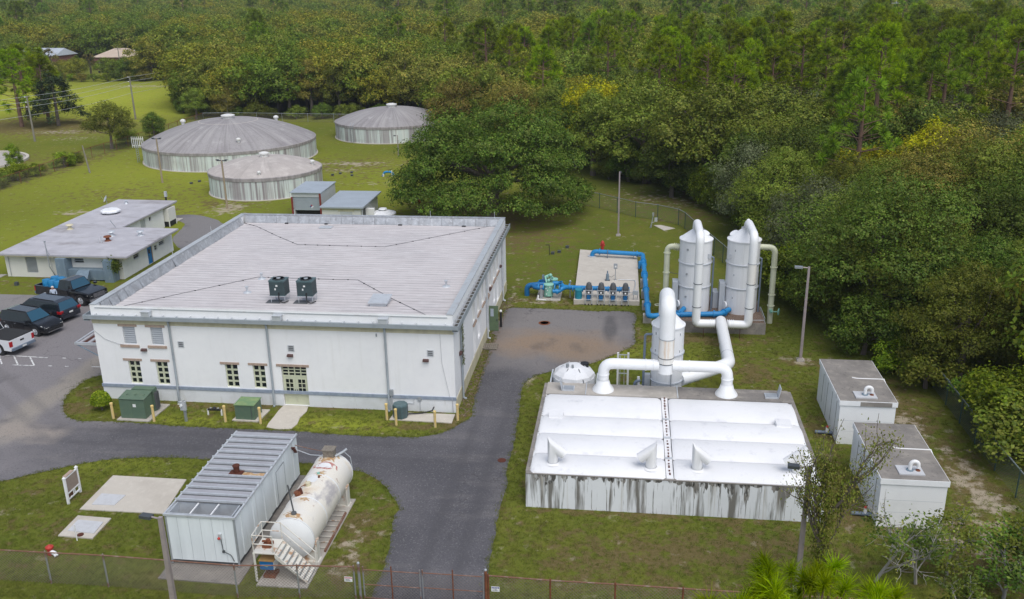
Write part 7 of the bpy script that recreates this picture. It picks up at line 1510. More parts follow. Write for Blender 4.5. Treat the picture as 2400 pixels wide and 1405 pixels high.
# ============================================================ PERSON BETWEEN PICKUP AND MINIVAN
def person(loc, rz, h=1.62):
    t = thing('person', loc, 'person with pale hair in a light blue shirt standing between pickup and minivan', 'person', None, rz)
    k = h/1.75
    J = {'pel': (0, 0, .95), 'wai': (0, 0, 1.10), 'che': (0, .0, 1.32), 'nec': (0, .0, 1.50), 'hed': (0, .02, 1.58), 'shL': (.19, 0, 1.42), 'elL': (.26, .0, 1.14), 'haL': (.25, .14, .92), 'shR': (-.19, 0, 1.42), 'elR': (-.26, 0, 1.14), 'haR': (-.24, .12, .93),
         'hiL': (.10, 0, .90), 'knL': (.11, .03, .50), 'anL': (.11, -.02, .09), 'toL': (.12, .17, .04), 'hiR': (-.10, 0, .90), 'knR': (-.11, .04, .50), 'anR': (-.11, 0, .09), 'toR': (-.12, .18, .04)}
    rad = {'pel': .15, 'wai': .135, 'che': .155, 'nec': .06, 'hed': .06, 'shL': .075, 'elL': .05, 'haL': .035, 'shR': .075, 'elR': .05, 'haR': .035, 'hiL': .10, 'knL': .068, 'anL': .045, 'toL': .04, 'hiR': .10, 'knR': .068, 'anR': .045, 'toR': .04}
    E_ = [('pel', 'wai'), ('wai', 'che'), ('che', 'nec'), ('nec', 'hed'), ('che', 'shL'), ('shL', 'elL'), ('elL', 'haL'), ('che', 'shR'), ('shR', 'elR'), ('elR', 'haR'), ('pel', 'hiL'), ('hiL', 'knL'), ('knL', 'anL'), ('anL', 'toL'), ('pel', 'hiR'), ('hiR', 'knR'), ('knR', 'anR'), ('anR', 'toR')]
    names = list(J); me = bpy.data.meshes.new('body'); me.from_pydata([tuple(c*k for c in J[n_]) for n_ in names], [(names.index(a), names.index(b)) for a, b in E_], [])
    o = bpy.data.objects.new('body', me); COL.objects.link(o); o.parent = t
    md = o.modifiers.new('skin', 'SKIN'); ly = me.skin_vertices[0]
    for i, n_ in enumerate(names): ly.data[i].radius = (rad[n_]*k, rad[n_]*k); ly.data[i].use_root = (n_ == 'pel')
    o.modifiers.new('sub', 'SUBSURF').levels = 2; o.modifiers['sub'].render_levels = 2
    m = bpy.data.materials.new('clothes'); m.use_nodes = True; nt = m.node_tree; b = nt.nodes['Principled BSDF']; b.inputs['Roughness'].default_value = .85
    tc = nd(nt, 'ShaderNodeTexCoord'); sx = nd(nt, 'ShaderNodeSeparateXYZ'); nt.links.new(tc.outputs['Object'], sx.inputs[0])
    rp = nd(nt, 'ShaderNodeValToRGB'); rp.color_ramp.interpolation = 'CONSTANT'; e = rp.color_ramp.elements
    mr = nd(nt, 'ShaderNodeMapRange'); mr.inputs['From Max'].default_value = 2.0; nt.links.new(sx.outputs[2], mr.inputs['Value']); nt.links.new(mr.outputs[0], rp.inputs[0])
    e[0].position = 0; e[0].color = (.03, .025, .02, 1); e[1].position = .05*k; e[1].color = (.07, .08, .12, 1)
    for p_, c_ in ((.49*k, (.48, .55, .66)), (.735*k, (.55, .33, .25))): q = e.new(p_); q.color = c4(c_)
    nt.links.new(rp.outputs[0], b.inputs['Base Color']); me.materials.append(m)
    hd_ = MB().ball((0, .03*k, 1.64*k), .105*k, 10, 1.2).build('head', 'skin', t, world=False, smooth=60)
    MB().lathe((0, .01*k, 1.60*k), [(.108*k, .03*k), (.116*k, .08*k), (.10*k, .145*k), (.05*k, .175*k), (.01, .18*k)], 14, close=False).build('hair', 'hair', hd_, world=False, smooth=60)
    f_ = MB()
    for s_ in (-1, 1): f_.ball((s_*.036*k, .128*k, 1.65*k), .013*k, 5)
    f_.build('eyes', 'black', hd_, world=False)
    MB().tube([(0, .125*k, 1.66*k), (0, .152*k, 1.615*k)], .014*k, 6).build('nose', 'skin', hd_, world=False); MB().box(-.028*k, .028*k, .118*k, .130*k, 1.575*k, 1.583*k).build('mouth', 'sign_red', hd_, world=False)
    for s_ in (-1, 1):
        MB().ball((s_*.105*k, .02*k, 1.635*k), .025*k, 5).build('ear', 'skin', hd_, world=False)
        for i in range(5):
            b0 = Vector((s_*.25*k, (.12+.012*i)*k, .93*k)); b1 = b0 + Vector((s_*.004, (.004 + .006*i)*k, -(.085 if 0 < i < 4 else .06)*k)) if i < 4 else b0 + Vector((-s_*.03*k, .03*k, -.045*k))
            MB().tube([b0, (b0+b1)/2 + Vector((0, .006*k, 0)), b1], .009*k, 5).build('finger', 'skin', o if False else t, world=False)
    return t
person((-43.35, 61.45, .012), R(200), 1.55)

# ============================================================ DISTANT HOUSES
def house(name, loc, rz, L, D, h, rh, wm, rm, lab, hip=True):
    t = thing(name, loc, lab, 'house', None, rz); B = lambda mb, nm, m, p=None: mb.build(nm, m, p or t, world=False)
    B(MB().box(-L/2, L/2, -D/2, D/2, -.1, h), 'wall', wm)
    o = .5; i = D/2 if hip else 0
    v = [(-L/2-o, -D/2-o, h), (L/2+o, -D/2-o, h), (L/2+o, D/2+o, h), (-L/2-o, D/2+o, h), (-L/2+i, 0, h+rh), (L/2-i, 0, h+rh)]
    B(MB().add(v, [(0, 1, 5, 4), (2, 3, 4, 5), (1, 2, 5), (3, 0, 4), (3, 2, 1, 0)]), 'roof', rm)
    for x in (-L*.33, -L*.1, L*.28):
        w_ = B(MB().box(x-.7, x+.7, -D/2-.06, -D/2-.005, .9, 2.1), 'window', 'white_plastic'); B(MB().box(x-.6, x+.6, -D/2-.08, -D/2-.062, 1.0, 2.0), 'pane', 'glass_dark', w_)
    B(MB().box(L*.1, L*.1+1, -D/2-.05, -D/2-.005, .1, 2.1), 'door', 'rust_dark')
    return t
house('brick_house', (-178, 268, 0), R(-8), 17, 9, 4.0, 2.0, 'brick_house', 'tin_roof', 'brick house with a pale tin roof half hidden by trees beyond the meadow', hip=False)
house('brick_house', (-151, 266, 0), R(-2), 13, 9, 3.6, 2.3, 'brick_house', 'tile_tan', 'brick house with a tan hipped roof beyond the meadow')
t = thing('parked_car', (-149.2, 252.5, 0), 'small white car parked in front of the tan roofed house', 'car')
loft(MB(), [ring(-149.2+x, .85, .3, z, .1, .1) for x, z in ((-2.1, .7), (-1.9, .9), (-.9, .95), (0, .95), (1.5, .92), (2.0, .7))]).build('body', 'paint_white', t)
MB().prism([(-150.4, 251.8), (-148.0, 251.8), (-148.0, 253.2), (-150.4, 253.2)], .95, 1.4).build('cabin', 'glass_dark', t)
for x in (-150.5, -147.9):
    for y in (251.7, 253.3): MB().cyl((x, y-.1, .32), (x, y+.1, .32), .32, n=14).build('wheel', 'rubber', t)
t = thing('utility_pole', (-147.5, 258, 0), 'thin dark power pole in front of the tan roofed house', 'utility pole'); MB().cyl((-147.5, 258, 0), (-147.5, 258, 6.6), .15, .1, n=8).box(-148.5, -146.5, 257.95, 258.05, 6.1, 6.25).build('pole', 'wood_pole', t)
t = thing('small_shed', (112, 335, 0), 'tiny teal shed with a white roof by the far right field', 'shed'); MB().box(110, 115, 333, 336, 0, 2.6).build('wall', 'duct_blue', t); MB().box(109.6, 115.4, 332.6, 336.4, 2.6, 3.0).build('roof', 'white_plastic', t)
for x, y, h, l in ((78, 300, 9.5, 'distant pale power pole rising from the wood on the right, left one'), (112, 318, 10, 'distant power pole beside the far right field')):
    t = thing('utility_pole', (x, y, 0), l, 'utility pole'); MB().cyl((x, y, 0), (x, y, h+6), .18, .12, n=8).box(x-1.3, x+1.3, y-.06, y+.06, h+5.4, h+5.6).build('pole', 'wire_pale', t)
# ============================================================ FOLIAGE GEOMETRY
def np_mesh(name, V, per, mats, midx=None):
    """V: (n*per,3) vertices, one polygon per group of `per`"""
    me = bpy.data.meshes.new(name); n = len(V)//per
    me.vertices.add(len(V)); me.vertices.foreach_set('co', np.ascontiguousarray(V, np.float32).ravel())
    me.loops.add(len(V)); me.loops.foreach_set('vertex_index', np.arange(len(V), dtype=np.int32))
    me.polygons.add(n); me.polygons.foreach_set('loop_start', np.arange(0, len(V), per, dtype=np.int32))
    for m in (mats if isinstance(mats, (list, tuple)) else [mats]): me.materials.append(MATS[m])
    me.update(calc_edges=True); return me
def unit(a): return a/np.maximum(np.linalg.norm(a, axis=-1, keepdims=True), 1e-9)
def leaf_quads(P, N, size, g, asp=.62, up=.0):
    """diamond leaves at P with normals near N"""
    n = len(P); N = unit(N + g.normal(0, .40, (n, 3)) + np.array([0, 0, up])); T = unit(np.cross(N, g.normal(0, 1, (n, 3)))); B = np.cross(N, T)
    s = size*(.6 + .8*g.random(n))[:, None]
    return np.stack([P - T*s, P - B*s*asp, P + T*s, P + B*s*asp], 1).reshape(-1, 3)
def lobes_broad(g, H, Rc, n, base=.32, squat=.75):
    """lobes spread over the shell of an egg-shaped crown, a few inside"""
    L = []; zc = H*(base + (1-base)*.48); hz = H*(1-base)*.46
    for i in range(n):
        a = i*2.39996 + g.normal(0, .35); u = 1 - 1.75*(i+.5)/n + g.normal(0, .06); u = max(-.8, min(.98, u)); k = g.uniform(.62, .92)*(1 if i % 6 else .5)
        q = math.sqrt(max(0, 1-u*u)); L.append((Rc*q*k*math.cos(a), Rc*q*k*math.sin(a), zc + hz*u*k, Rc*g.uniform(.24, .38)))
    L.append((0, 0, H*.86, Rc*.34)); return L
def crown_leaves(g, L, n, size, squat=.8, twig=5, low=-.2, fuzz=.16, droop=0.0):
    C = np.array([l[:3] for l in L]); Rr = np.array([l[3] for l in L])
    w = Rr**2; w /= w.sum(); m = n//twig
    k = g.choice(len(L), m, p=w); D = unit(g.normal(0, 1, (m, 3))); D[:, 2] = np.where(D[:, 2] < low, -D[:, 2]*.6, D[:, 2]); D = unit(D)
    P = C[k] + D*Rr[k][:, None]*(1 + g.normal(0, fuzz, m))[:, None]*np.array([1, 1, squat])
    d = np.linalg.norm((P[:, None, :] - C[None])/np.array([1, 1, squat]), axis=2)/Rr[None]      # drop twigs buried in other lobes
    d[np.arange(m), k] = 9; keep = (d.min(1) > .72) | (g.random(m) < .12)
    P, D = P[keep], D[keep]; m = len(P)
    n_in = m//5; ki = g.choice(len(L), n_in, p=w); Pi = C[ki] + unit(g.normal(0, 1, (n_in, 3)))*Rr[ki][:, None]*g.uniform(.15, .7, (n_in, 1))*np.array([1, 1, squat])   # inner foliage
    P = np.concatenate([P, Pi]); D = np.concatenate([D, unit(g.normal(0, 1, (n_in, 3)))]); m = len(P)
    P = np.repeat(P, twig, 0) + g.normal(0, size*1.25, (m*twig, 3)); D = np.repeat(D, twig, 0)
    P[:, 2] -= droop*g.random(len(P))
    return leaf_quads(P, D + np.array([0, 0, .35]), size, g)
def trunk_mb(L, H, r0, g, lean=.3, limbs=9, fork=.3):
    mb = MB(); top = Vector((g.normal(0, lean), g.normal(0, lean), H*.72)); mid = top*.5 + Vector((g.normal(0, lean*.5), g.normal(0, lean*.5), 0))
    mb.tube([(0, 0, -.3), tuple(mid*.35), tuple(mid), tuple(top)], [r0*1.25, r0*.9, r0*.6, r0*.16], 8)
    for i in np.argsort(-np.array([l[3] for l in L]))[:limbs]:
        l = L[i]; t = fork + .45*g.random(); p0 = mid*(t*2) if t < .5 else mid.lerp(top, t*2-1)
        e = Vector(l[:3]); q = p0.lerp(e, .55) + Vector((g.normal(0, .3), g.normal(0, .3), -.25))
        mb.tube([tuple(p0), tuple(q), tuple(e)], [r0*.38, r0*.22, r0*.06], 6)
    return mb
def make_broad(seed, H, Rc, nl, size, lob=18, leaf='leaf_mid', bark='bark', **kw):
    g = np.random.default_rng(seed); base = kw.pop('base', .32); L = lobes_broad(g, H, Rc, lob, base)
    return np_mesh('crown', crown_leaves(g, L, nl, size, **kw), 4, leaf), trunk_mb(L, H, .045*H*.6 + .05, g).mesh('trunk', bark, 40)
def pine_pts(g, H, Rc, n, base=.48):
    P, W = [], []
    for i in range(n):
        u = g.random()**.8; z = H*(base + (1-base)*u); r_ = Rc*(1 - .80*((z/H-base)/(1-base))**1.8)*(.6 + .4*math.sqrt(g.random())); a = g.random()*6.283
        P.append((r_*math.cos(a), r_*math.sin(a), z + .1*r_)); W.append((math.cos(a)*.6, math.sin(a)*.6, .9))
    P.append((0, 0, H)); W.append((0, 0, 1)); return np.array(P), np.array(W)
def tuft_blades(g, P, W, per, ln, wd):
    m = len(P); A = np.repeat(P, per, 0); D = unit(unit(np.repeat(W, per, 0))*.55 + g.normal(0, .62, (m*per, 3)))
    l = ln*(.65 + .5*g.random(len(A)))[:, None]; T = unit(np.cross(D, g.normal(0, 1, D.shape)))*wd
    A = A + D*l*.12
    return np.stack([A - T*.5, A + T*.5, A + D*l + T*.35, A + D*l - T*.35], 1).reshape(-1, 3)
def make_pine(seed, H, Rc, ntuft, per, ln, wd, leaf='leaf_pine', base=.48):
    g = np.random.default_rng(seed); P, W = pine_pts(g, H, Rc, ntuft, base)
    mb = MB(); mb.tube([(0, 0, -.3), (g.normal(0, .1), g.normal(0, .1), H*.5), (0, 0, H*.98)], [.022*H, .015*H, .03], 8)
    for p in P[g.choice(len(P), min(len(P), 40), False)]:
        z0 = p[2] - .18*math.hypot(p[0], p[1]) - .3; mb.tube([(0, 0, z0), tuple(p)], [.05, .02], 4)
    return np_mesh('crown', tuft_blades(g, P, W, per, ln, wd), 4, leaf), mb.mesh('trunk', 'bark_pine', 40)

PROTO = {}
for i in range(4): PROTO['broad', i] = (*make_broad(20+i, 10, 4.0 + .3*i, 17000, .105, 26, base=.08, fuzz=.2), 10)
for i in range(3): PROTO['close', i] = (*make_broad(30+i, 10, 4.0 + .3*i, 46000, .062, 34, base=.05, fuzz=.2), 10)
for i in range(2): PROTO['tall', i] = (*make_broad(40+i, 12, 3.0 + .4*i, 15000, .105, 24, base=.08, squat=1.1, fuzz=.2), 12)
for i in range(2): PROTO['grey', i] = (*make_broad(60+i, 9.5, 4.0, 17000, .09, 30, base=.1, bark='bark_pale', droop=.7, fuzz=.26), 9.5)
for i in range(3): PROTO['pine', i] = (*make_pine(80+i, 16, 3.3 + .35*i, 78, 84, .58, .044, base=.36), 16)
PROTO['pine', 3] = (*make_pine(84, 12, 3.2, 90, 76, .56, .042, base=.18), 12)
for i in range(3): PROTO['thicket', i] = (*make_broad(120+i, 4.0, 2.3, 11000, .075, 18, base=.03, low=-.8), 4.0)
for i in range(3): PROTO['bush', i] = (*make_broad(100+i, 2.6, 1.7, 4200, .075, 12, base=.05, low=-.8), 2.6)
def put_tree(kind, var, x, y, h, leaf, name, label, cat='tree', group=None, rz=None, wide=1.0):
    cr, tr, H0 = PROTO[kind, var]; s = h/H0
    t = thing(name, (x, y, 0), label, cat, group, random.uniform(0, 6.28) if rz is None else rz); t.scale = (s*wide, s*wide, s)
    o = link('crown', cr, t); o.material_slots[0].link = 'OBJECT'; o.material_slots[0].material = MATS[leaf]
    link('trunk', tr, t); return t

# ------------------------------------------------------------ the great oak beside the plant
g = np.random.default_rng(5); L = []
for i in range(105):
    a = i*2.39996 + g.normal(0, .3); u = (i+.5)/105; el = math.asin(1-u*1.12 if u*1.12 < 1 else 0) if u < .9 else 0; q = g.uniform(.66, 1.04)
    rr = 8.4*math.cos(el)*q; z = 2.9 + 7.3*math.sin(el)*q + g.normal(0, .35); L.append((rr*math.cos(a)*1.08, rr*math.sin(a)*.96, z, g.uniform(.8, 2.2)))
for a in np.linspace(-2.1, .9, 15): L.append((9.3*math.cos(a), 8.2*math.sin(a), 1.3+1.5*g.random(), .9+.5*g.random()))
for a in (3.3, 3.8, 4.3, 2.7, 3.55): L.append((8.9*math.cos(a), 8.0*math.sin(a), 2.0+1.4*g.random(), 1.2))
for i in range(14): L.append((g.normal(0, 3.5), g.normal(0, 3.5), 6.5 + g.normal(0, .8), 1.8))
oak = thing('oak_tree', (-14.0, 92.3, 0), 'great spreading live oak standing alone between the sheds and the lawn', 'tree')
link('crown', np_mesh('crown', crown_leaves(g, L, 130000, .10, squat=.72, fuzz=.18, twig=6), 4, 'leaf_oak'), oak)
mb = MB(); mb.tube([(0, 0, -.3), (.1, 0, 1.2), (.2, .1, 2.4), (.2, .2, 4.5)], [.85, .6, .5, .3], 12)
for i in range(4, 105, 6):
    l = L[i]; z0 = 1.8 + 2.0*g.random(); q = (l[0]*.5 + g.normal(0, .4), l[1]*.5 + g.normal(0, .4), z0 + (l[2]-z0)*.55 + .5)
    mb.tube([(.15, .05, z0), q, (l[0]*.95, l[1]*.95, l[2])], [.26, .15, .04], 6)
link('trunk', mb.mesh('trunk', 'bark', 40), oak)

# ------------------------------------------------------------ wood: where trees stand
EDGE = [(24, 18), (23.0, 30), (21.2, 42), (20.2, 47.5), (18.6, 51.5), (16.2, 56), (14.7, 60), (13.6, 67), (13.2, 79), (12.0, 90), (9.5, 98.5), (5.5, 106.5), (-3.5, 112.5), (-13.5, 117.5), (-25.5, 139.5), (-35, 161), (-51, 163), (-70, 162.5), (-84, 168), (-91, 182), (-102, 219), (-112, 230), (-140, 232), (-185, 234), (-260, 238), (-700, 240), (-1500, 500), (-1500, 1300), (1500, 1300), (1500, 18)]
HOUSES = [(-190, 256), (-166, 256), (-166, 246), (-139, 246), (-139, 276), (-190, 282)]
FIELD = [(95, 262), (131, 258), (140, 338), (101, 338)]
def dart(x0, x1, y0, y1, d, seed, poly, holes):
    g = np.random.default_rng(seed); h = d*.87; rows = int((y1-y0)/h); pts = []
    for r_ in range(rows):
        n = int((x1-x0)/d); x = x0 + (np.arange(n) + .5*(r_ % 2))*d + g.normal(0, d*.2, n); y = y0 + r_*h + g.normal(0, d*.2, n); pts.append(np.stack([x, y], 1))
    P = np.concatenate(pts); m = inside(P[:, 0], P[:, 1], poly)
    for q in holes: m &= ~inside(P[:, 0], P[:, 1], q)
    return P[m]
CM = np.array(cam.matrix_world.inverted())
def project(P):
    q = np.c_[P, np.ones(len(P))] @ CM.T; d = -q[:, 2]; f = 2150.0
    return 1200 + f*q[:, 0]/np.maximum(d, .1), 702.5 - f*q[:, 1]/np.maximum(d, .1), d
near = dart(-260, 200, 20, 232, 4.9, 1, EDGE, [HOUSES, FIELD]); mid = dart(-330, 330, 232, 420, 6.4, 2, EDGE, [HOUSES, FIELD]); far = dart(-760, 620, 420, 900, 8.6, 3, EDGE, [])
ALLP = np.concatenate([near, mid, far])
from mathutils import noise as mn
def kind_at(x, y, rr):
    """species by stand: pines right of centre, yellowing hardwood behind the tanks, grey mossy oaks between"""
    n1 = mn.noise(Vector((x*.022, y*.022, 1.3))); n2 = mn.noise(Vector((x*.035, y*.035, 7.7))); n3 = mn.noise(Vector((x*.06, y*.06, 3.1)))
    pine = .04 + .55*math.exp(-((x-22)/26)**2 - ((y-128)/42)**2) + .5*math.exp(-((x-70)/30)**2 - ((y-165)/40)**2) + .22*(n1 > .32)
    if x < -40: pine *= .45
    if y < 84 and x > 10: pine = .03
    u = rr.random()
    if u < pine: return 'pine'
    if n2 + rr.gauss(0, .15) > .30: return 'grey'
    if n3 + rr.gauss(0, .22) > (.20 if y > 100 else .30): return 'yellowing'
    if n3 + rr.gauss(0, .2) < -.22: return 'dark'
    return 'mid'
tr_ = random.Random(12); SPEC = []
for x, y in ALLP:
    k = kind_at(x, y, tr_)
    h = {'pine': tr_.uniform(13.5, 18), 'grey': tr_.uniform(8, 11.5), 'yellowing': tr_.uniform(8.5, 12.5), 'dark': tr_.uniform(8.5, 12), 'mid': tr_.uniform(8.5, 13)}[k]
    if y > 232: h *= tr_.uniform(1.0, 1.25)
    if y > 420: h *= 1.15
    if -200 < x < -125 and 226 < y < 252: h *= .42 if k != 'pine' else .35
    if 60 < x < 140 and 200 < y < 262: h *= .6
    if y < 60 and x > 14: h *= .85
    SPEC.append((k, h))
# edge trees placed by hand: (kind, leaf, x, y, height, variant, name, label)
HERO = [
    ('broad', 'leaf_olive', -24.5, 131, 10.5, 1, 'deciduous_tree', 'broad yellowing tree behind the great oak and right of the far round tank'),
    ('broad', 'leaf_olive', -15.5, 126, 10.8, 2, 'deciduous_tree', 'tawny yellow-green tree directly behind the great oak crown'),
    ('broad', 'leaf_dark', 4.8, 101.5, 8.0, 0, 'deciduous_tree', 'dark round tree at the corner of the wood beyond the curving fence'),
    ('grey', 'leaf_grey', 11.6, 86.0, 8.8, 0, 'deciduous_tree', 'grey-green mossy tree at the wood edge behind the paired towers'),
    ('grey', 'leaf_grey', 14.6, 71.5, 8.9, 1, 'deciduous_tree', 'grey-green mossy tree hanging over the olive vent pipe'),
    ('tall', 'leaf_yellow', 26.5, 84, 11.4, 1, 'deciduous_tree', 'bright golden yellow upright tree standing in the wood on the right'),
    ('broad', 'leaf_yellow', 21.8, 82, 9.4, 2, 'deciduous_tree', 'dull golden tree left of the bright yellow one in the wood on the right'),
    ('tall', 'leaf_olive', -58.5, 166, 10.6, 0, 'deciduous_tree', 'orange tinged tree in the row behind the largest round tank'),
    ('tall', 'leaf_mid', -52.8, 165, 10.4, 1, 'deciduous_tree', 'light green rounded tree in the row behind the largest round tank'),
    ('broad', 'leaf_mid', -77.4, 129.5, 7.2, 3, 'deciduous_tree', 'thin leafy tree growing through the left fence before the meadow'),
    ('broad', 'leaf_dark', -74.6, 137.5, 4.6, 0, 'deciduous_tree', 'small dark green tree by the left fence next to the white gate'),
    ('tall', 'leaf_shrub', -80.0, 110.5, 4.2, 0, 'deciduous_tree', 'small bright green tree at the left fence beside the round kerbed slab'),
    ('broad', 'leaf_mid', -78.5, 160.5, 6.0, 0, 'deciduous_tree', 'small mid green tree at the meadow corner behind the largest tank'),
    ('grey', 'leaf_olive', -72.8, 161.5, 6.2, 1, 'deciduous_tree', 'twisted sparse olive tree at the meadow corner behind the largest tank'),
    ('pine', 'leaf_pine', -106.5, 151, 12.8, 3, 'pine_tree', 'tall bright pine at the left edge, rooted in brown needle litter'),
    ('pine', 'leaf_pine', -111, 160, 13.2, 0, 'pine_tree', 'tall bright pine at the left edge behind the first one'),
    ('pine', 'leaf_pine', -112.5, 167, 12.0, 3, 'pine_tree', 'tall bright pine at the left edge, farthest from the power pole'),
    ('pine', 'leaf_pine', -104.5, 156, 11.6, 3, 'pine_tree', 'bright pine at the left edge standing right of the tall ones behind the cedar'),
    ('tall', 'leaf_lime', 22.8, 48.0, 7.6, 0, 'deciduous_tree', 'bright feathery green tree at the right edge of the picture'),
]
for q in HERO: put_tree(q[0], q[5], q[2], q[3], q[4], q[1], q[6], q[7], group='trees around the plant', wide=1.35 if q[0] == 'pine' else 1.0)
hx = np.array([(q[2], q[3]) for q in HERO])
# dark cedar left of the meadow
g = np.random.default_rng(9); cd_t = thing('cedar_tree', (-100.5, 152.5, 0), 'dark layered cedar with drooping boughs beside the power pole', 'tree')
P_ = []
for i in range(46):
    u = g.random(); a = g.random()*6.283; rr = 5.6*(1-u*.72); z = 1.6 + 7.4*u
    for k in range(44):
        t_ = .25 + .75*math.sqrt(g.random()); P_.append((rr*t_*math.cos(a)+g.normal(0, .28), rr*t_*math.sin(a)+g.normal(0, .28), z + .5*t_*2 - 1.6*t_*t_ + g.normal(0, .14)))
P_ = np.array(P_); P_ = np.repeat(P_, 5, 0) + g.normal(0, .22, (len(P_)*5, 3))
link('crown', np_mesh('crown', leaf_quads(P_, np.tile([0, 0, 1.0], (len(P_), 1)), .17, g, .5), 4, 'leaf_cedar'), cd_t)
link('trunk', MB().tube([(0, 0, -.2), (.1, 0, 4), (0, 0, 8.6)], [.34, .24, .05], 8).mesh('trunk', 'bark', 40), cd_t)
# palms before the houses
def palm(x, y, h, lab, sd):
    g = np.random.default_rng(sd); t = thing('palm_tree', (x, y, 0), lab, 'palm'); V_ = []
    for i in range(26):
        a = g.random()*6.283; el = g.uniform(-.7, 1.2); d = np.array([math.cos(a)*math.cos(el), math.sin(a)*math.cos(el), math.sin(el)]); c = np.array([0, 0, h]) + d*1.3
        for k in range(16):
            dd = unit(d + g.normal(0, .45, 3)); T = unit(np.cross(dd, g.normal(0, 1, 3)))*.07; e = c + dd*1.0 - np.array([0, 0, .25])
            V_ += [c-T, c+T, e+T*.3, e-T*.3]
    link('crown', np_mesh('crown', np.array(V_), 4, 'leaf_palm'), t); link('trunk', MB().tube([(0, 0, -.2), (.1, 0, h)], [.26, .22], 8).mesh('trunk', 'bark', 40), t)
palm(-160.5, 237, 5.2, 'shaggy palm between the two distant brick houses', 1); palm(-157, 240, 5.8, 'taller shaggy palm between the two distant brick houses', 2); palm(-146, 240, 4.4, 'round fan palm in front of the tan roofed house', 3)

# ------------------------------------------------------------ the 300 largest trees of the wood as individuals
ok = np.ones(len(ALLP), bool)
for x, y in hx: ok &= np.hypot(ALLP[:, 0]-x, ALLP[:, 1]-y) > 2.6
ok &= np.hypot(ALLP[:, 0]+15, ALLP[:, 1]-92.3) > 12
hh = np.array([s_[1] for s_ in SPEC]); tops = np.c_[ALLP, hh*.85]; sx_, sy_, dd_ = project(tops)
seen = ok & (dd_ > 5) & (sx_ > -140) & (sx_ < 2540) & (sy_ > -60) & (sy_ < 1480)
size = np.where(seen, hh/dd_, 0); order = np.argsort(-size); IND = set(order[:268].tolist())
def zone(px):
    for lim, nm in ((110, 'at the left picture edge'), (330, 'around the brick houses'), (560, 'above the largest round tank'), (780, 'left of the far round tank'), (1000, 'above the far round tank'), (1250, 'above the great oak'), (1420, 'right of the great oak'), (1560, 'left of the paired towers'), (1680, 'above the left tower'), (1800, 'above the right tower'), (1950, 'above the right light pole'), (2120, 'above the box tanks'), (2280, 'right of the box tanks')):
        if px < lim: return nm
    return 'at the right picture edge'
ORD = ['nearest', 'second', 'third', 'fourth', 'fifth', 'sixth', 'seventh', 'eighth', 'ninth', 'tenth', 'eleventh', 'twelfth', 'thirteenth', 'fourteenth', 'fifteenth', 'sixteenth', 'seventeenth', 'eighteenth', 'nineteenth', 'twentieth'] + ['twenty-first', 'twenty-second', 'twenty-third', 'twenty-fourth', 'twenty-fifth', 'twenty-sixth', 'twenty-seventh', 'twenty-eighth', 'twenty-ninth', 'thirtieth'] + ['last'] * 30
CNT = {}
COLS = {'pine': ('pine', ['leaf_pine', 'leaf_pine_far'], 'pine_tree', ['bright green pine', 'deep green pine']),
        'grey': ('grey', ['leaf_grey', 'leaf_mid'], 'deciduous_tree', ['grey-green mossy tree', 'soft green mossy tree']),
        'yellowing': ('broad', ['leaf_olive', 'leaf_yellow'], 'deciduous_tree', ['olive yellowing tree', 'golden turning tree']),
        'dark': ('broad', ['leaf_dark', 'leaf_oak'], 'deciduous_tree', ['dark green broadleaf tree', 'deep green broadleaf tree']),
        'mid': ('broad', ['leaf_mid', 'leaf_oak'], 'deciduous_tree', ['mid green broadleaf tree', 'full green broadleaf tree'])}
for i in sorted(IND, key=lambda q: -sy_[q]):
    x, y = ALLP[i]; k, h = SPEC[i]; pk, leaves, nm, desc = COLS[k]
    c = 0 if (tr_.random() < (.75 if k != 'yellowing' else .9)) else 1
    if pk == 'broad' and dd_[i] < 80: pk = 'close'
    elif pk == 'broad' and tr_.random() < .3: pk = 'tall'
    var = tr_.randrange({'pine': 3, 'grey': 2, 'broad': 4, 'tall': 2, 'close': 3}[pk]) if not (k == 'pine' and h < 14.2) else 3
    rnd = 'slender ' if pk == 'tall' else ''
    z = zone(sx_[i]); key = rnd + desc[c] + z; n_ = CNT[key] = CNT.get(key, -1) + 1
    lab = '%s %s%s up from the lawn, %s' % (ORD[min(n_, 40)], rnd, desc[c], z)
    put_tree(pk, var, x, y, h, leaves[c], nm, lab, group='trees of the wood, %s' % z, wide=tr_.uniform(.92, 1.15))
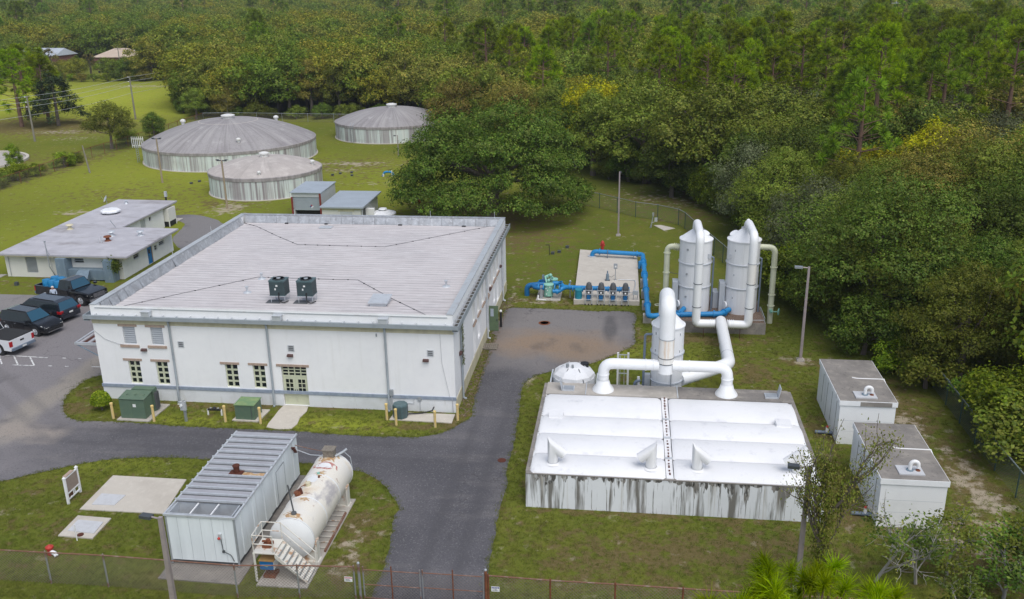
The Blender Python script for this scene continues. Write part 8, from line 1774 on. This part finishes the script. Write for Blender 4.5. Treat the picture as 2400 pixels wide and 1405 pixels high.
# ------------------------------------------------------------ undergrowth along the wood edge and the left fence
br = random.Random(4); BC = {}
def nth(key):
    BC[key] = BC.get(key, -1) + 1; return ['first', 'second', 'third', 'fourth', 'fifth', 'sixth', 'seventh', 'eighth', 'ninth', 'tenth', 'eleventh', 'twelfth', 'thirteenth', 'fourteenth', 'fifteenth', 'sixteenth', 'seventeenth', 'eighteenth', 'nineteenth', 'twentieth'][BC[key] % 20]
def bush(x, y, h, leaf, lab, grp, wide=1.0): put_tree('bush' if h < 2.6 else 'thicket', br.randrange(3), x, y, h, leaf, 'bush', lab, 'bush', grp, wide=wide)
def along(pl, step):
    out = []
    for a, b in zip(pl[:-1], pl[1:]):
        a, b = Vector(a), Vector(b); n = max(1, int((b-a).length/step))
        for k in range(n): out.append(a.lerp(b, (k+br.random()*.6)/n))
    return out
for i, p in enumerate(along(EDGE[2:13], 2.2)):
    z = 'by the box tanks' if p.y < 58 else ('right of the towers' if p.y < 92 else 'beyond the curving fence')
    lf = br.choice(['leaf_mid', 'leaf_dark', 'leaf_shrub', 'leaf_oak', 'leaf_mid'])
    bush(p.x - .5 + br.uniform(-.4, .6), p.y + br.uniform(-.5, .5), br.uniform(1.8, 4.6), lf, '%s %s bush from the camera along the wood edge %s' % (nth(lf + z), {'leaf_mid': 'green', 'leaf_dark': 'dark', 'leaf_shrub': 'yellow-green', 'leaf_oak': 'deep green'}[lf], z), 'bushes at the wood edge ' + z, br.uniform(.9, 1.4))
def zone_b(x): return 'behind the great oak, from the right' if x > -27 else ('behind the far round tank, from the right' if x > -52 else ('behind the largest round tank, from the right' if x > -78 else 'at the right meadow end, from the right'))
for i, p in enumerate(along(EDGE[13:21], 3.5)):
    bush(p.x, p.y - 1.0, br.uniform(1.8, 3.4), br.choice(['leaf_mid', 'leaf_dark', 'leaf_oak']), '%s dark bush at the wood foot %s' % (nth('rt' + zone_b(p.x)), zone_b(p.x)), 'bushes behind the round tanks', 1.2)
for x, y, h, l in ((-78.6, 98.8, 2.2, 'large olive bush at the left picture edge on the fence'), (-77.2, 102.5, 2.0, 'olive bush on the left fence, second from the picture edge'), (-77.0, 106.3, 2.2, 'green bush on the left fence below the small bright tree'), (-76.4, 109.2, 1.6, 'low bush on the left fence right of the small bright tree'), (-76.2, 115.5, 2.0, 'bright bush on the left fence near the leaning pole'), (-76.3, 118.5, 1.4, 'brownish bush on the left fence behind the leaning pole'), (-77.5, 134, 2.6, 'green bush by the left fence under the thin leafy tree'), (-76.5, 141, 2.0, 'dark bush behind the white picket gate')):
    bush(x, y, h, 'leaf_shrub' if 'bright' in l else 'leaf_mid', l, 'bushes along the left fence', 1.15)
for i in range(16):
    bush(-77 + br.gauss(0, .5), 85 + i*2.1, br.uniform(.8, 1.5), br.choice(['leaf_mid', 'leaf_ivy', 'leaf_olive']), '%s low creeper bush in the left chain link fence from the camera' % nth('cr'), 'creeper bushes in the left fence', 1.0)
for i in range(30):
    bush(-185 + i*2.9 + br.gauss(0, .6), 230 + br.gauss(0, 1.2), br.uniform(1.6, 3.2), br.choice(['leaf_mid', 'leaf_dark', 'leaf_olive', 'leaf_shrub']), '%s hedge bush from the left along the far meadow edge, %s half' % (nth('hg' + str(i//15)), 'left' if i < 15 else 'right'), 'hedge bushes along the far edge of the meadow', 1.3)
# clipped bush by the facade and the creeper on the low building
t = thing('clipped_bush', (-29.72, 44.5, 0), 'bright green clipped bush at the left corner of the white building', 'bush')
g = np.random.default_rng(2); n = 2600; D = unit(g.normal(0, 1, (n, 3))); D[:, 2] = np.abs(D[:, 2])*1.0 - .15
P_ = D*np.array([.56, .52, .72])*(.86+.2*g.random((n, 1))) + np.array([0, 0, .58])
link('crown', np_mesh('crown', leaf_quads(P_, D, .055, g), 4, 'leaf_shrub'), t); link('stem', MB().tube([(0, 0, -.05), (0, 0, .8)], [.06, .03], 6).mesh('stem', 'bark'), t)
n = 900; P_ = g.normal(0, 1, (n, 3))*np.array([.22, .22, .22]) + np.array([-.35, -.1, .45]); P_[:, 2] -= .5*g.random(n)*(P_[:, 0] > -.35)
link('foliage', np_mesh('foliage', leaf_quads(P_, P_*0 + np.array([0, -.6, .6]), .075, g), 4, 'leaf_oak'), LBPLANT)

# ------------------------------------------------------------ branching near trees (lower right)
def branchy(seed, H, levels, spread, nb, r0, first=.35, up=.35):
    rr = random.Random(seed); mb = MB(); ends = []
    def grow(p, d, L, r_, lev):
        k = 3; pts = [p]; q = p
        for i in range(k):
            d = (d + Vector((rr.gauss(0, .16), rr.gauss(0, .16), rr.gauss(0, .08) + .05*up))).normalized(); q = q + d*L/k; pts.append(q)
        mb.tube([tuple(x) for x in pts], [r_*(1-.5*i/k) for i in range(k+1)], 6 if lev < 2 else 4)
        if lev >= levels - 1: ends.extend([pts[1], pts[2], pts[3]])
        if lev >= levels: return
        for i in range(nb if lev else nb+1):
            t_ = rr.uniform(first if lev == 0 else .3, 1); b = pts[min(k-1, int(t_*k))].lerp(pts[min(k, int(t_*k)+1)], t_*k % 1)
            ax = Vector((rr.gauss(0, 1), rr.gauss(0, 1), rr.gauss(0, .45))); ax = (ax - d*ax.dot(d)).normalized()
            grow(b, (d*(1-spread*.5) + ax*spread + Vector((0, 0, up*.4))).normalized(), L*rr.uniform(.55, .8), r_*.52, lev+1)
    grow(Vector((0, 0, 0)), Vector((0, 0, 1)), H*.42, r0, 0)
    return mb, ends
def leafy(ends, per, sp, size, g, keep=1.0):
    E_ = np.array([tuple(e) for e in ends]); E_ = E_[g.random(len(E_)) < keep]
    P = np.repeat(E_, per, 0) + g.normal(0, sp, (len(E_)*per, 3)); return leaf_quads(P, np.tile([0, -.2, .8], (len(P), 1)), size, g)
def near_tree(name, x, y, H, seed, levels, spread, nb, r0, per, sp, size, leaf, bark, lab, cat, keep=1.0, first=.3, up=.35, trunkleaf=0, scale=(1, 1, 1)):
    t = thing(name, (x, y, 0), lab, cat, None); mb, ends = branchy(seed, H, levels, spread, nb, r0, first, up); g = np.random.default_rng(seed)
    zmax = max(e.z for e in ends); s_ = H/zmax; t.scale = (s_*scale[0], s_*scale[1], s_)
    link('limbs', mb.mesh('limbs', bark, 50), t)
    V_ = leafy(ends, per, sp, size, g, keep)
    if trunkleaf:
        n = trunkleaf; z = H*(.12+.5*g.random(n)); P = np.stack([g.normal(0, .42, n)*(.5+z/H), g.normal(0, .42, n)*(.5+z/H), z], 1); V_ = np.concatenate([V_, leaf_quads(P, P*np.array([1, 1, 0]) + np.array([0, 0, .4]), size, g)])
    link('leaves', np_mesh('leaves', V_, 4, leaf), t); return t
near_tree('young_tree', 7.72, 31.2, 7.7, 15, 3, .55, 4, .15, 16, .17, .05, 'leaf_sparse', 'bark', 'sparse leafy young tree with forked dark trunk in front of the box tanks', 'tree', .9, .3, .5, 5200, (.58, .58, 1))
near_tree('bare_shrub', 10.25, 32.6, 4.6, 23, 3, .6, 4, .07, 2, .1, .05, 'leaf_sparse', 'bark_pale', 'almost bare twiggy shrub beside the young tree', 'shrub', .25, .2, .5)
for i, (x, y, h, l) in enumerate(((11.8, 32.6, 3.3, 'grey twigged leafy shrub under the nearer box tank, left one'), (13.2, 33.3, 2.8, 'grey twigged leafy shrub under the nearer box tank, right one'), (14.9, 32.0, 2.6, 'loose green shrub at the lower right between box tank and fence'), (16.3, 33.6, 3.0, 'loose green shrub at the lower right before the side fence'), (12.5, 29.6, 2.4, 'low leafy shrub at the bottom behind the near pine'), (15.8, 30.2, 2.6, 'low leafy shrub at the bottom right corner, left one'), (17.4, 31.0, 3.4, 'low leafy shrub at the bottom right corner, right one'))):
    near_tree('leafy_shrub', x, y, h, 50+i, 3, .7, 4, .05, 6, .13, .05, 'leaf_mid' if i % 2 else 'leaf_oak', 'bark_pale', l, 'shrub', .8, .1, .45)

# ------------------------------------------------------------ near pine top with long needles
pn = thing('near_pine', (2.15, 8.95, 0), 'pine top with long bright needle tufts at the bottom edge of the picture', 'tree')
MB().tube([(2.15, 8.95, 0), (2.1, 8.9, 9), (2.15, 8.95, 16.35)], [.22, .15, .05], 10).build('trunk', 'bark_pine', pn, smooth=40)
def tuft_mesh(seed):
    g = np.random.default_rng(seed); n = 210; z = -.16*g.random(n); el = g.uniform(.1, 2.0, n); a = g.random(n)*6.283
    D = np.stack([np.cos(a)*np.sin(el), np.sin(a)*np.sin(el), np.cos(el)], 1); l = (.19+.13*g.random(n))[:, None]; A = np.stack([0*z, 0*z, z], 1)
    T = unit(np.cross(D, g.normal(0, 1, D.shape)))*.0032; M_ = A + D*l*.55; E_ = A + D*l - np.array([0, 0, 1])*(l*.10)
    V_ = np.stack([A-T, A+T, M_+T, M_-T], 1).reshape(-1, 3); V2 = np.stack([M_-T, M_+T, E_+T*.3, E_-T*.3], 1).reshape(-1, 3)
    return np_mesh('needle_tuft', np.concatenate([V_, V2]), 4, 'leaf_needle')
TM = [tuft_mesh(s_) for s_ in (1, 2, 3, 4)]; pr_ = random.Random(8); bm_ = MB(); spots = []
for i in range(120):
    u = pr_.uniform(-1, 1); v_ = pr_.uniform(-1, 1)
    if u*u + v_*v_ > 1.05: continue
    spots.append((2.12 + 1.30*u, 9.0 + 1.0*v_, 16.24 - .30*(u*u*.8 + v_*v_*.3) + pr_.uniform(-.38, .16)))
for p in spots:
    bm_.tube([(2.14, 8.95, p[2]-.75 - pr_.uniform(0, .3)), ((p[0]+2.14)/2, (p[1]+8.95)/2, p[2]-.55), (p[0], p[1], p[2]-.05)], [.03, .022, .011], 5)
    o = link('needle_tuft', pr_.choice(TM), pn); o.location = (p[0]-2.15, p[1]-8.95, p[2]); s_ = pr_.uniform(.7, 1.02); o.scale = (s_, s_, s_)
    o.rotation_euler = (pr_.uniform(-.3, .3) - (p[1]-8.95)*.35, (p[0]-2.14)*.45 + pr_.uniform(-.25, .25), pr_.uniform(0, 6.28))
bm_.build('branches', 'bark_pine', pn)

# ============================================================ SCATTER (stuff): far wood and lawn tufts
SRC = bpy.data.collections.new('scatter_sources'); SRC2 = bpy.data.collections.new('tuft_sources')
def joined(name, crown, trunk, leaf):
    vc = np.empty(len(crown.vertices)*3, np.float32); crown.vertices.foreach_get('co', vc); vc = vc.reshape(-1, 3)
    me = bpy.data.meshes.new(name); bm = bmesh.new(); bm.from_mesh(crown); n0 = len(bm.faces); bm.from_mesh(trunk); bm.faces.ensure_lookup_table()
    for f in bm.faces[n0:]: f.material_index = 1
    bm.to_mesh(me); bm.free(); me.materials.append(MATS[leaf]); me.materials.append(trunk.materials[0]); return me
def src(col, name, me): o = bpy.data.objects.new(name, me); col.objects.link(o)
FARV = []
for i in range(5): FARV.append((*make_broad(200+i, 10, 4.3+.3*i, 8000, .165, 24, base=.1, fuzz=.2), 'leaf_wood'))
for i in range(3): FARV.append((*make_pine(220+i, 16, 3.5+.3*i, 64, 60, .68, .078, base=.36), 'leaf_pine_far'))
for i, (c, t, l) in enumerate(FARV): src(SRC, 's%d' % i, joined('far_tree', c, t, l))
def scatter(name, pts, scl, rot, idx, col, m_=None):
    me = bpy.data.meshes.new(name); me.from_pydata([tuple(p) for p in pts], [], [])
    a = me.attributes.new('scl', 'FLOAT_VECTOR', 'POINT'); a.data.foreach_set('vector', np.ascontiguousarray(scl, np.float32).ravel())
    a = me.attributes.new('rot', 'FLOAT_VECTOR', 'POINT'); a.data.foreach_set('vector', np.ascontiguousarray(rot, np.float32).ravel())
    a = me.attributes.new('idx', 'INT', 'POINT'); a.data.foreach_set('value', np.ascontiguousarray(idx, np.int32))
    o = link(name, me); o['kind'] = 'stuff'
    ng = bpy.data.node_groups.new(name, 'GeometryNodeTree'); ng.interface.new_socket('Geometry', in_out='INPUT', socket_type='NodeSocketGeometry'); ng.interface.new_socket('Geometry', in_out='OUTPUT', socket_type='NodeSocketGeometry')
    N = ng.nodes; gi = N.new('NodeGroupInput'); go = N.new('NodeGroupOutput'); ip = N.new('GeometryNodeInstanceOnPoints'); ci = N.new('GeometryNodeCollectionInfo')
    ci.inputs['Collection'].default_value = col; ci.inputs['Separate Children'].default_value = True; ci.inputs['Reset Children'].default_value = True
    def at(nm, ty): n = N.new('GeometryNodeInputNamedAttribute'); n.data_type = ty; n.inputs['Name'].default_value = nm; return n.outputs[0]
    ip.inputs['Pick Instance'].default_value = True
    ng.links.new(gi.outputs[0], ip.inputs['Points']); ng.links.new(ci.outputs[0], ip.inputs['Instance']); ng.links.new(at('idx', 'INT'), ip.inputs['Instance Index'])
    ng.links.new(at('rot', 'FLOAT_VECTOR'), ip.inputs['Rotation']); ng.links.new(at('scl', 'FLOAT_VECTOR'), ip.inputs['Scale']); ng.links.new(ip.outputs[0], go.inputs[0])
    md = o.modifiers.new('scatter', 'NODES'); md.node_group = ng; return o
rest = [i for i in range(len(ALLP)) if i not in IND and ok[i] and dd_[i] > 0 and -500 < sx_[i] < 2900]
ridx = [(5 + tr_.randrange(3)) if SPEC[i][0] == 'pine' else tr_.randrange(5) for i in rest]
rs = [(SPEC[i][1]/(16 if SPEC[i][0] == 'pine' else 10)) for i in rest]
scatter('far_wood', np.c_[ALLP[rest], np.zeros(len(rest))], np.array([(s_*tr_.uniform(.95, 1.2), s_*tr_.uniform(.95, 1.2), s_) for s_ in rs]), np.array([(0, 0, tr_.uniform(0, 6.28)) for _ in rest]), ridx, SRC)
# lawn tufts
def blade_mesh(seed, n, h, w):
    g = np.random.default_rng(seed); a = g.random(n)*6.283; r_ = .10*g.random(n); A = np.stack([r_*np.cos(a), r_*np.sin(a), 0*a], 1); b = g.random(n)*6.283
    T = np.stack([np.cos(b), np.sin(b), 0*b], 1)*w; E_ = A + np.stack([g.normal(0, .03, n), g.normal(0, .03, n), h*(.5+.7*g.random(n))], 1)
    return np_mesh('grass_tuft', np.stack([A-T, A+T, E_], 1).reshape(-1, 3), 3, 'tuft')
tm = bpy.data.materials.new('tuft'); tm.use_nodes = True; nt = tm.node_tree; b = nt.nodes['Principled BSDF']; b.inputs['Roughness'].default_value = .9; b.inputs['Specular IOR Level'].default_value = .1; MATS['tuft'] = tm
geo = nd(nt, 'ShaderNodeNewGeometry'); oi = nd(nt, 'ShaderNodeObjectInfo'); c = grass_colour(nt, geo.outputs['Position'])
h2 = nd(nt, 'ShaderNodeHueSaturation'); nt.links.new(c, h2.inputs['Color']); mr = nd(nt, 'ShaderNodeMapRange'); mr.inputs['To Min'].default_value = .75; mr.inputs['To Max'].default_value = 1.35; nt.links.new(oi.outputs['Random'], mr.inputs['Value']); nt.links.new(mr.outputs[0], h2.inputs['Value']); nt.links.new(h2.outputs[0], b.inputs['Base Color'])
for i in range(4): src(SRC2, 'g%d' % i, blade_mesh(i, 14, .045+.01*i, .006))
g = np.random.default_rng(3); N_ = 120000
P_ = np.stack([g.uniform(-37, 24, N_), 28 + 40*g.random(N_)**1.35], 1)
bld = [[(BX0, BY0), (BX1, BY0), (BX1, BY1), (BX0, BY1)], [(XA, YA), (XB, YA), (XB, YC), (XA, YC)], [(11.08, 44.35), (13.82, 44.35), (13.82, 49.75), (11.08, 49.75)], [(11.25, 36.7), (14, 36.7), (14, 42), (11.25, 42)]]
m = ~inside(P_[:, 0], P_[:, 1], ROAD)
for q in SLABS + bld: m &= ~inside(P_[:, 0], P_[:, 1], q)
m &= g.random(N_) > np.maximum(blobs(P_[:, 0], P_[:, 1], DRY)*.8, blobs(P_[:, 0], P_[:, 1], SAND))
P_ = P_[m]; n = len(P_)
EP = np.array(ROAD); sel = (EP[:, 1] > 27) & (EP[:, 1] < 66) & (EP[:, 0] > -36) & (EP[:, 0] < 3); EP = np.repeat(EP[sel], 5, 0) + g.normal(0, .07, (sel.sum()*5, 2))   # ragged fringe on the asphalt edge
EP = EP[~inside(EP[:, 0], EP[:, 1], bld[0])]
P_ = np.concatenate([P_, EP]); n2 = len(P_); s_ = np.r_[g.uniform(.6, 1.3, n), g.uniform(.8, 1.6, n2-n)]
scatter('grass', np.c_[P_, np.zeros(n2)], np.stack([s_*1.2, s_*1.2, s_], 1), np.stack([g.normal(0, .1, n2), g.normal(0, .1, n2), g.uniform(0, 6.28, n2)], 1), g.integers(0, 4, n2), SRC2)
# fallen leaves and grit along the right wall
n = 1500; P_ = np.stack([g.uniform(-9.25, -8.55, n), g.uniform(45.6, 66, n), g.uniform(.01, .03, n)], 1); Q = P_[(g.random(n) < .8)]
o = link('leaf_litter', np_mesh('leaf_litter', leaf_quads(Q, np.tile([0, 0, 2.0], (len(Q), 1)), .06, g), 4, 'leaf_litter')); o['kind'] = 'stuff'
# ============================================================ AIR
hm = bpy.data.materials.new('haze'); hm.use_nodes = True; nt = hm.node_tree; nt.nodes.remove(nt.nodes['Principled BSDF'])
pv = nd(nt, 'ShaderNodeVolumePrincipled'); pv.inputs['Color'].default_value = (.80, .86, .95, 1); pv.inputs['Density'].default_value = .0002; pv.inputs['Anisotropy'].default_value = .2
nt.links.new(pv.outputs[0], nt.nodes['Material Output'].inputs['Volume']); MATS['haze'] = hm
o = MB().box(-1530, 1530, -130, 1430, -1.2, 34).build('haze', 'haze'); o['kind'] = 'stuff'
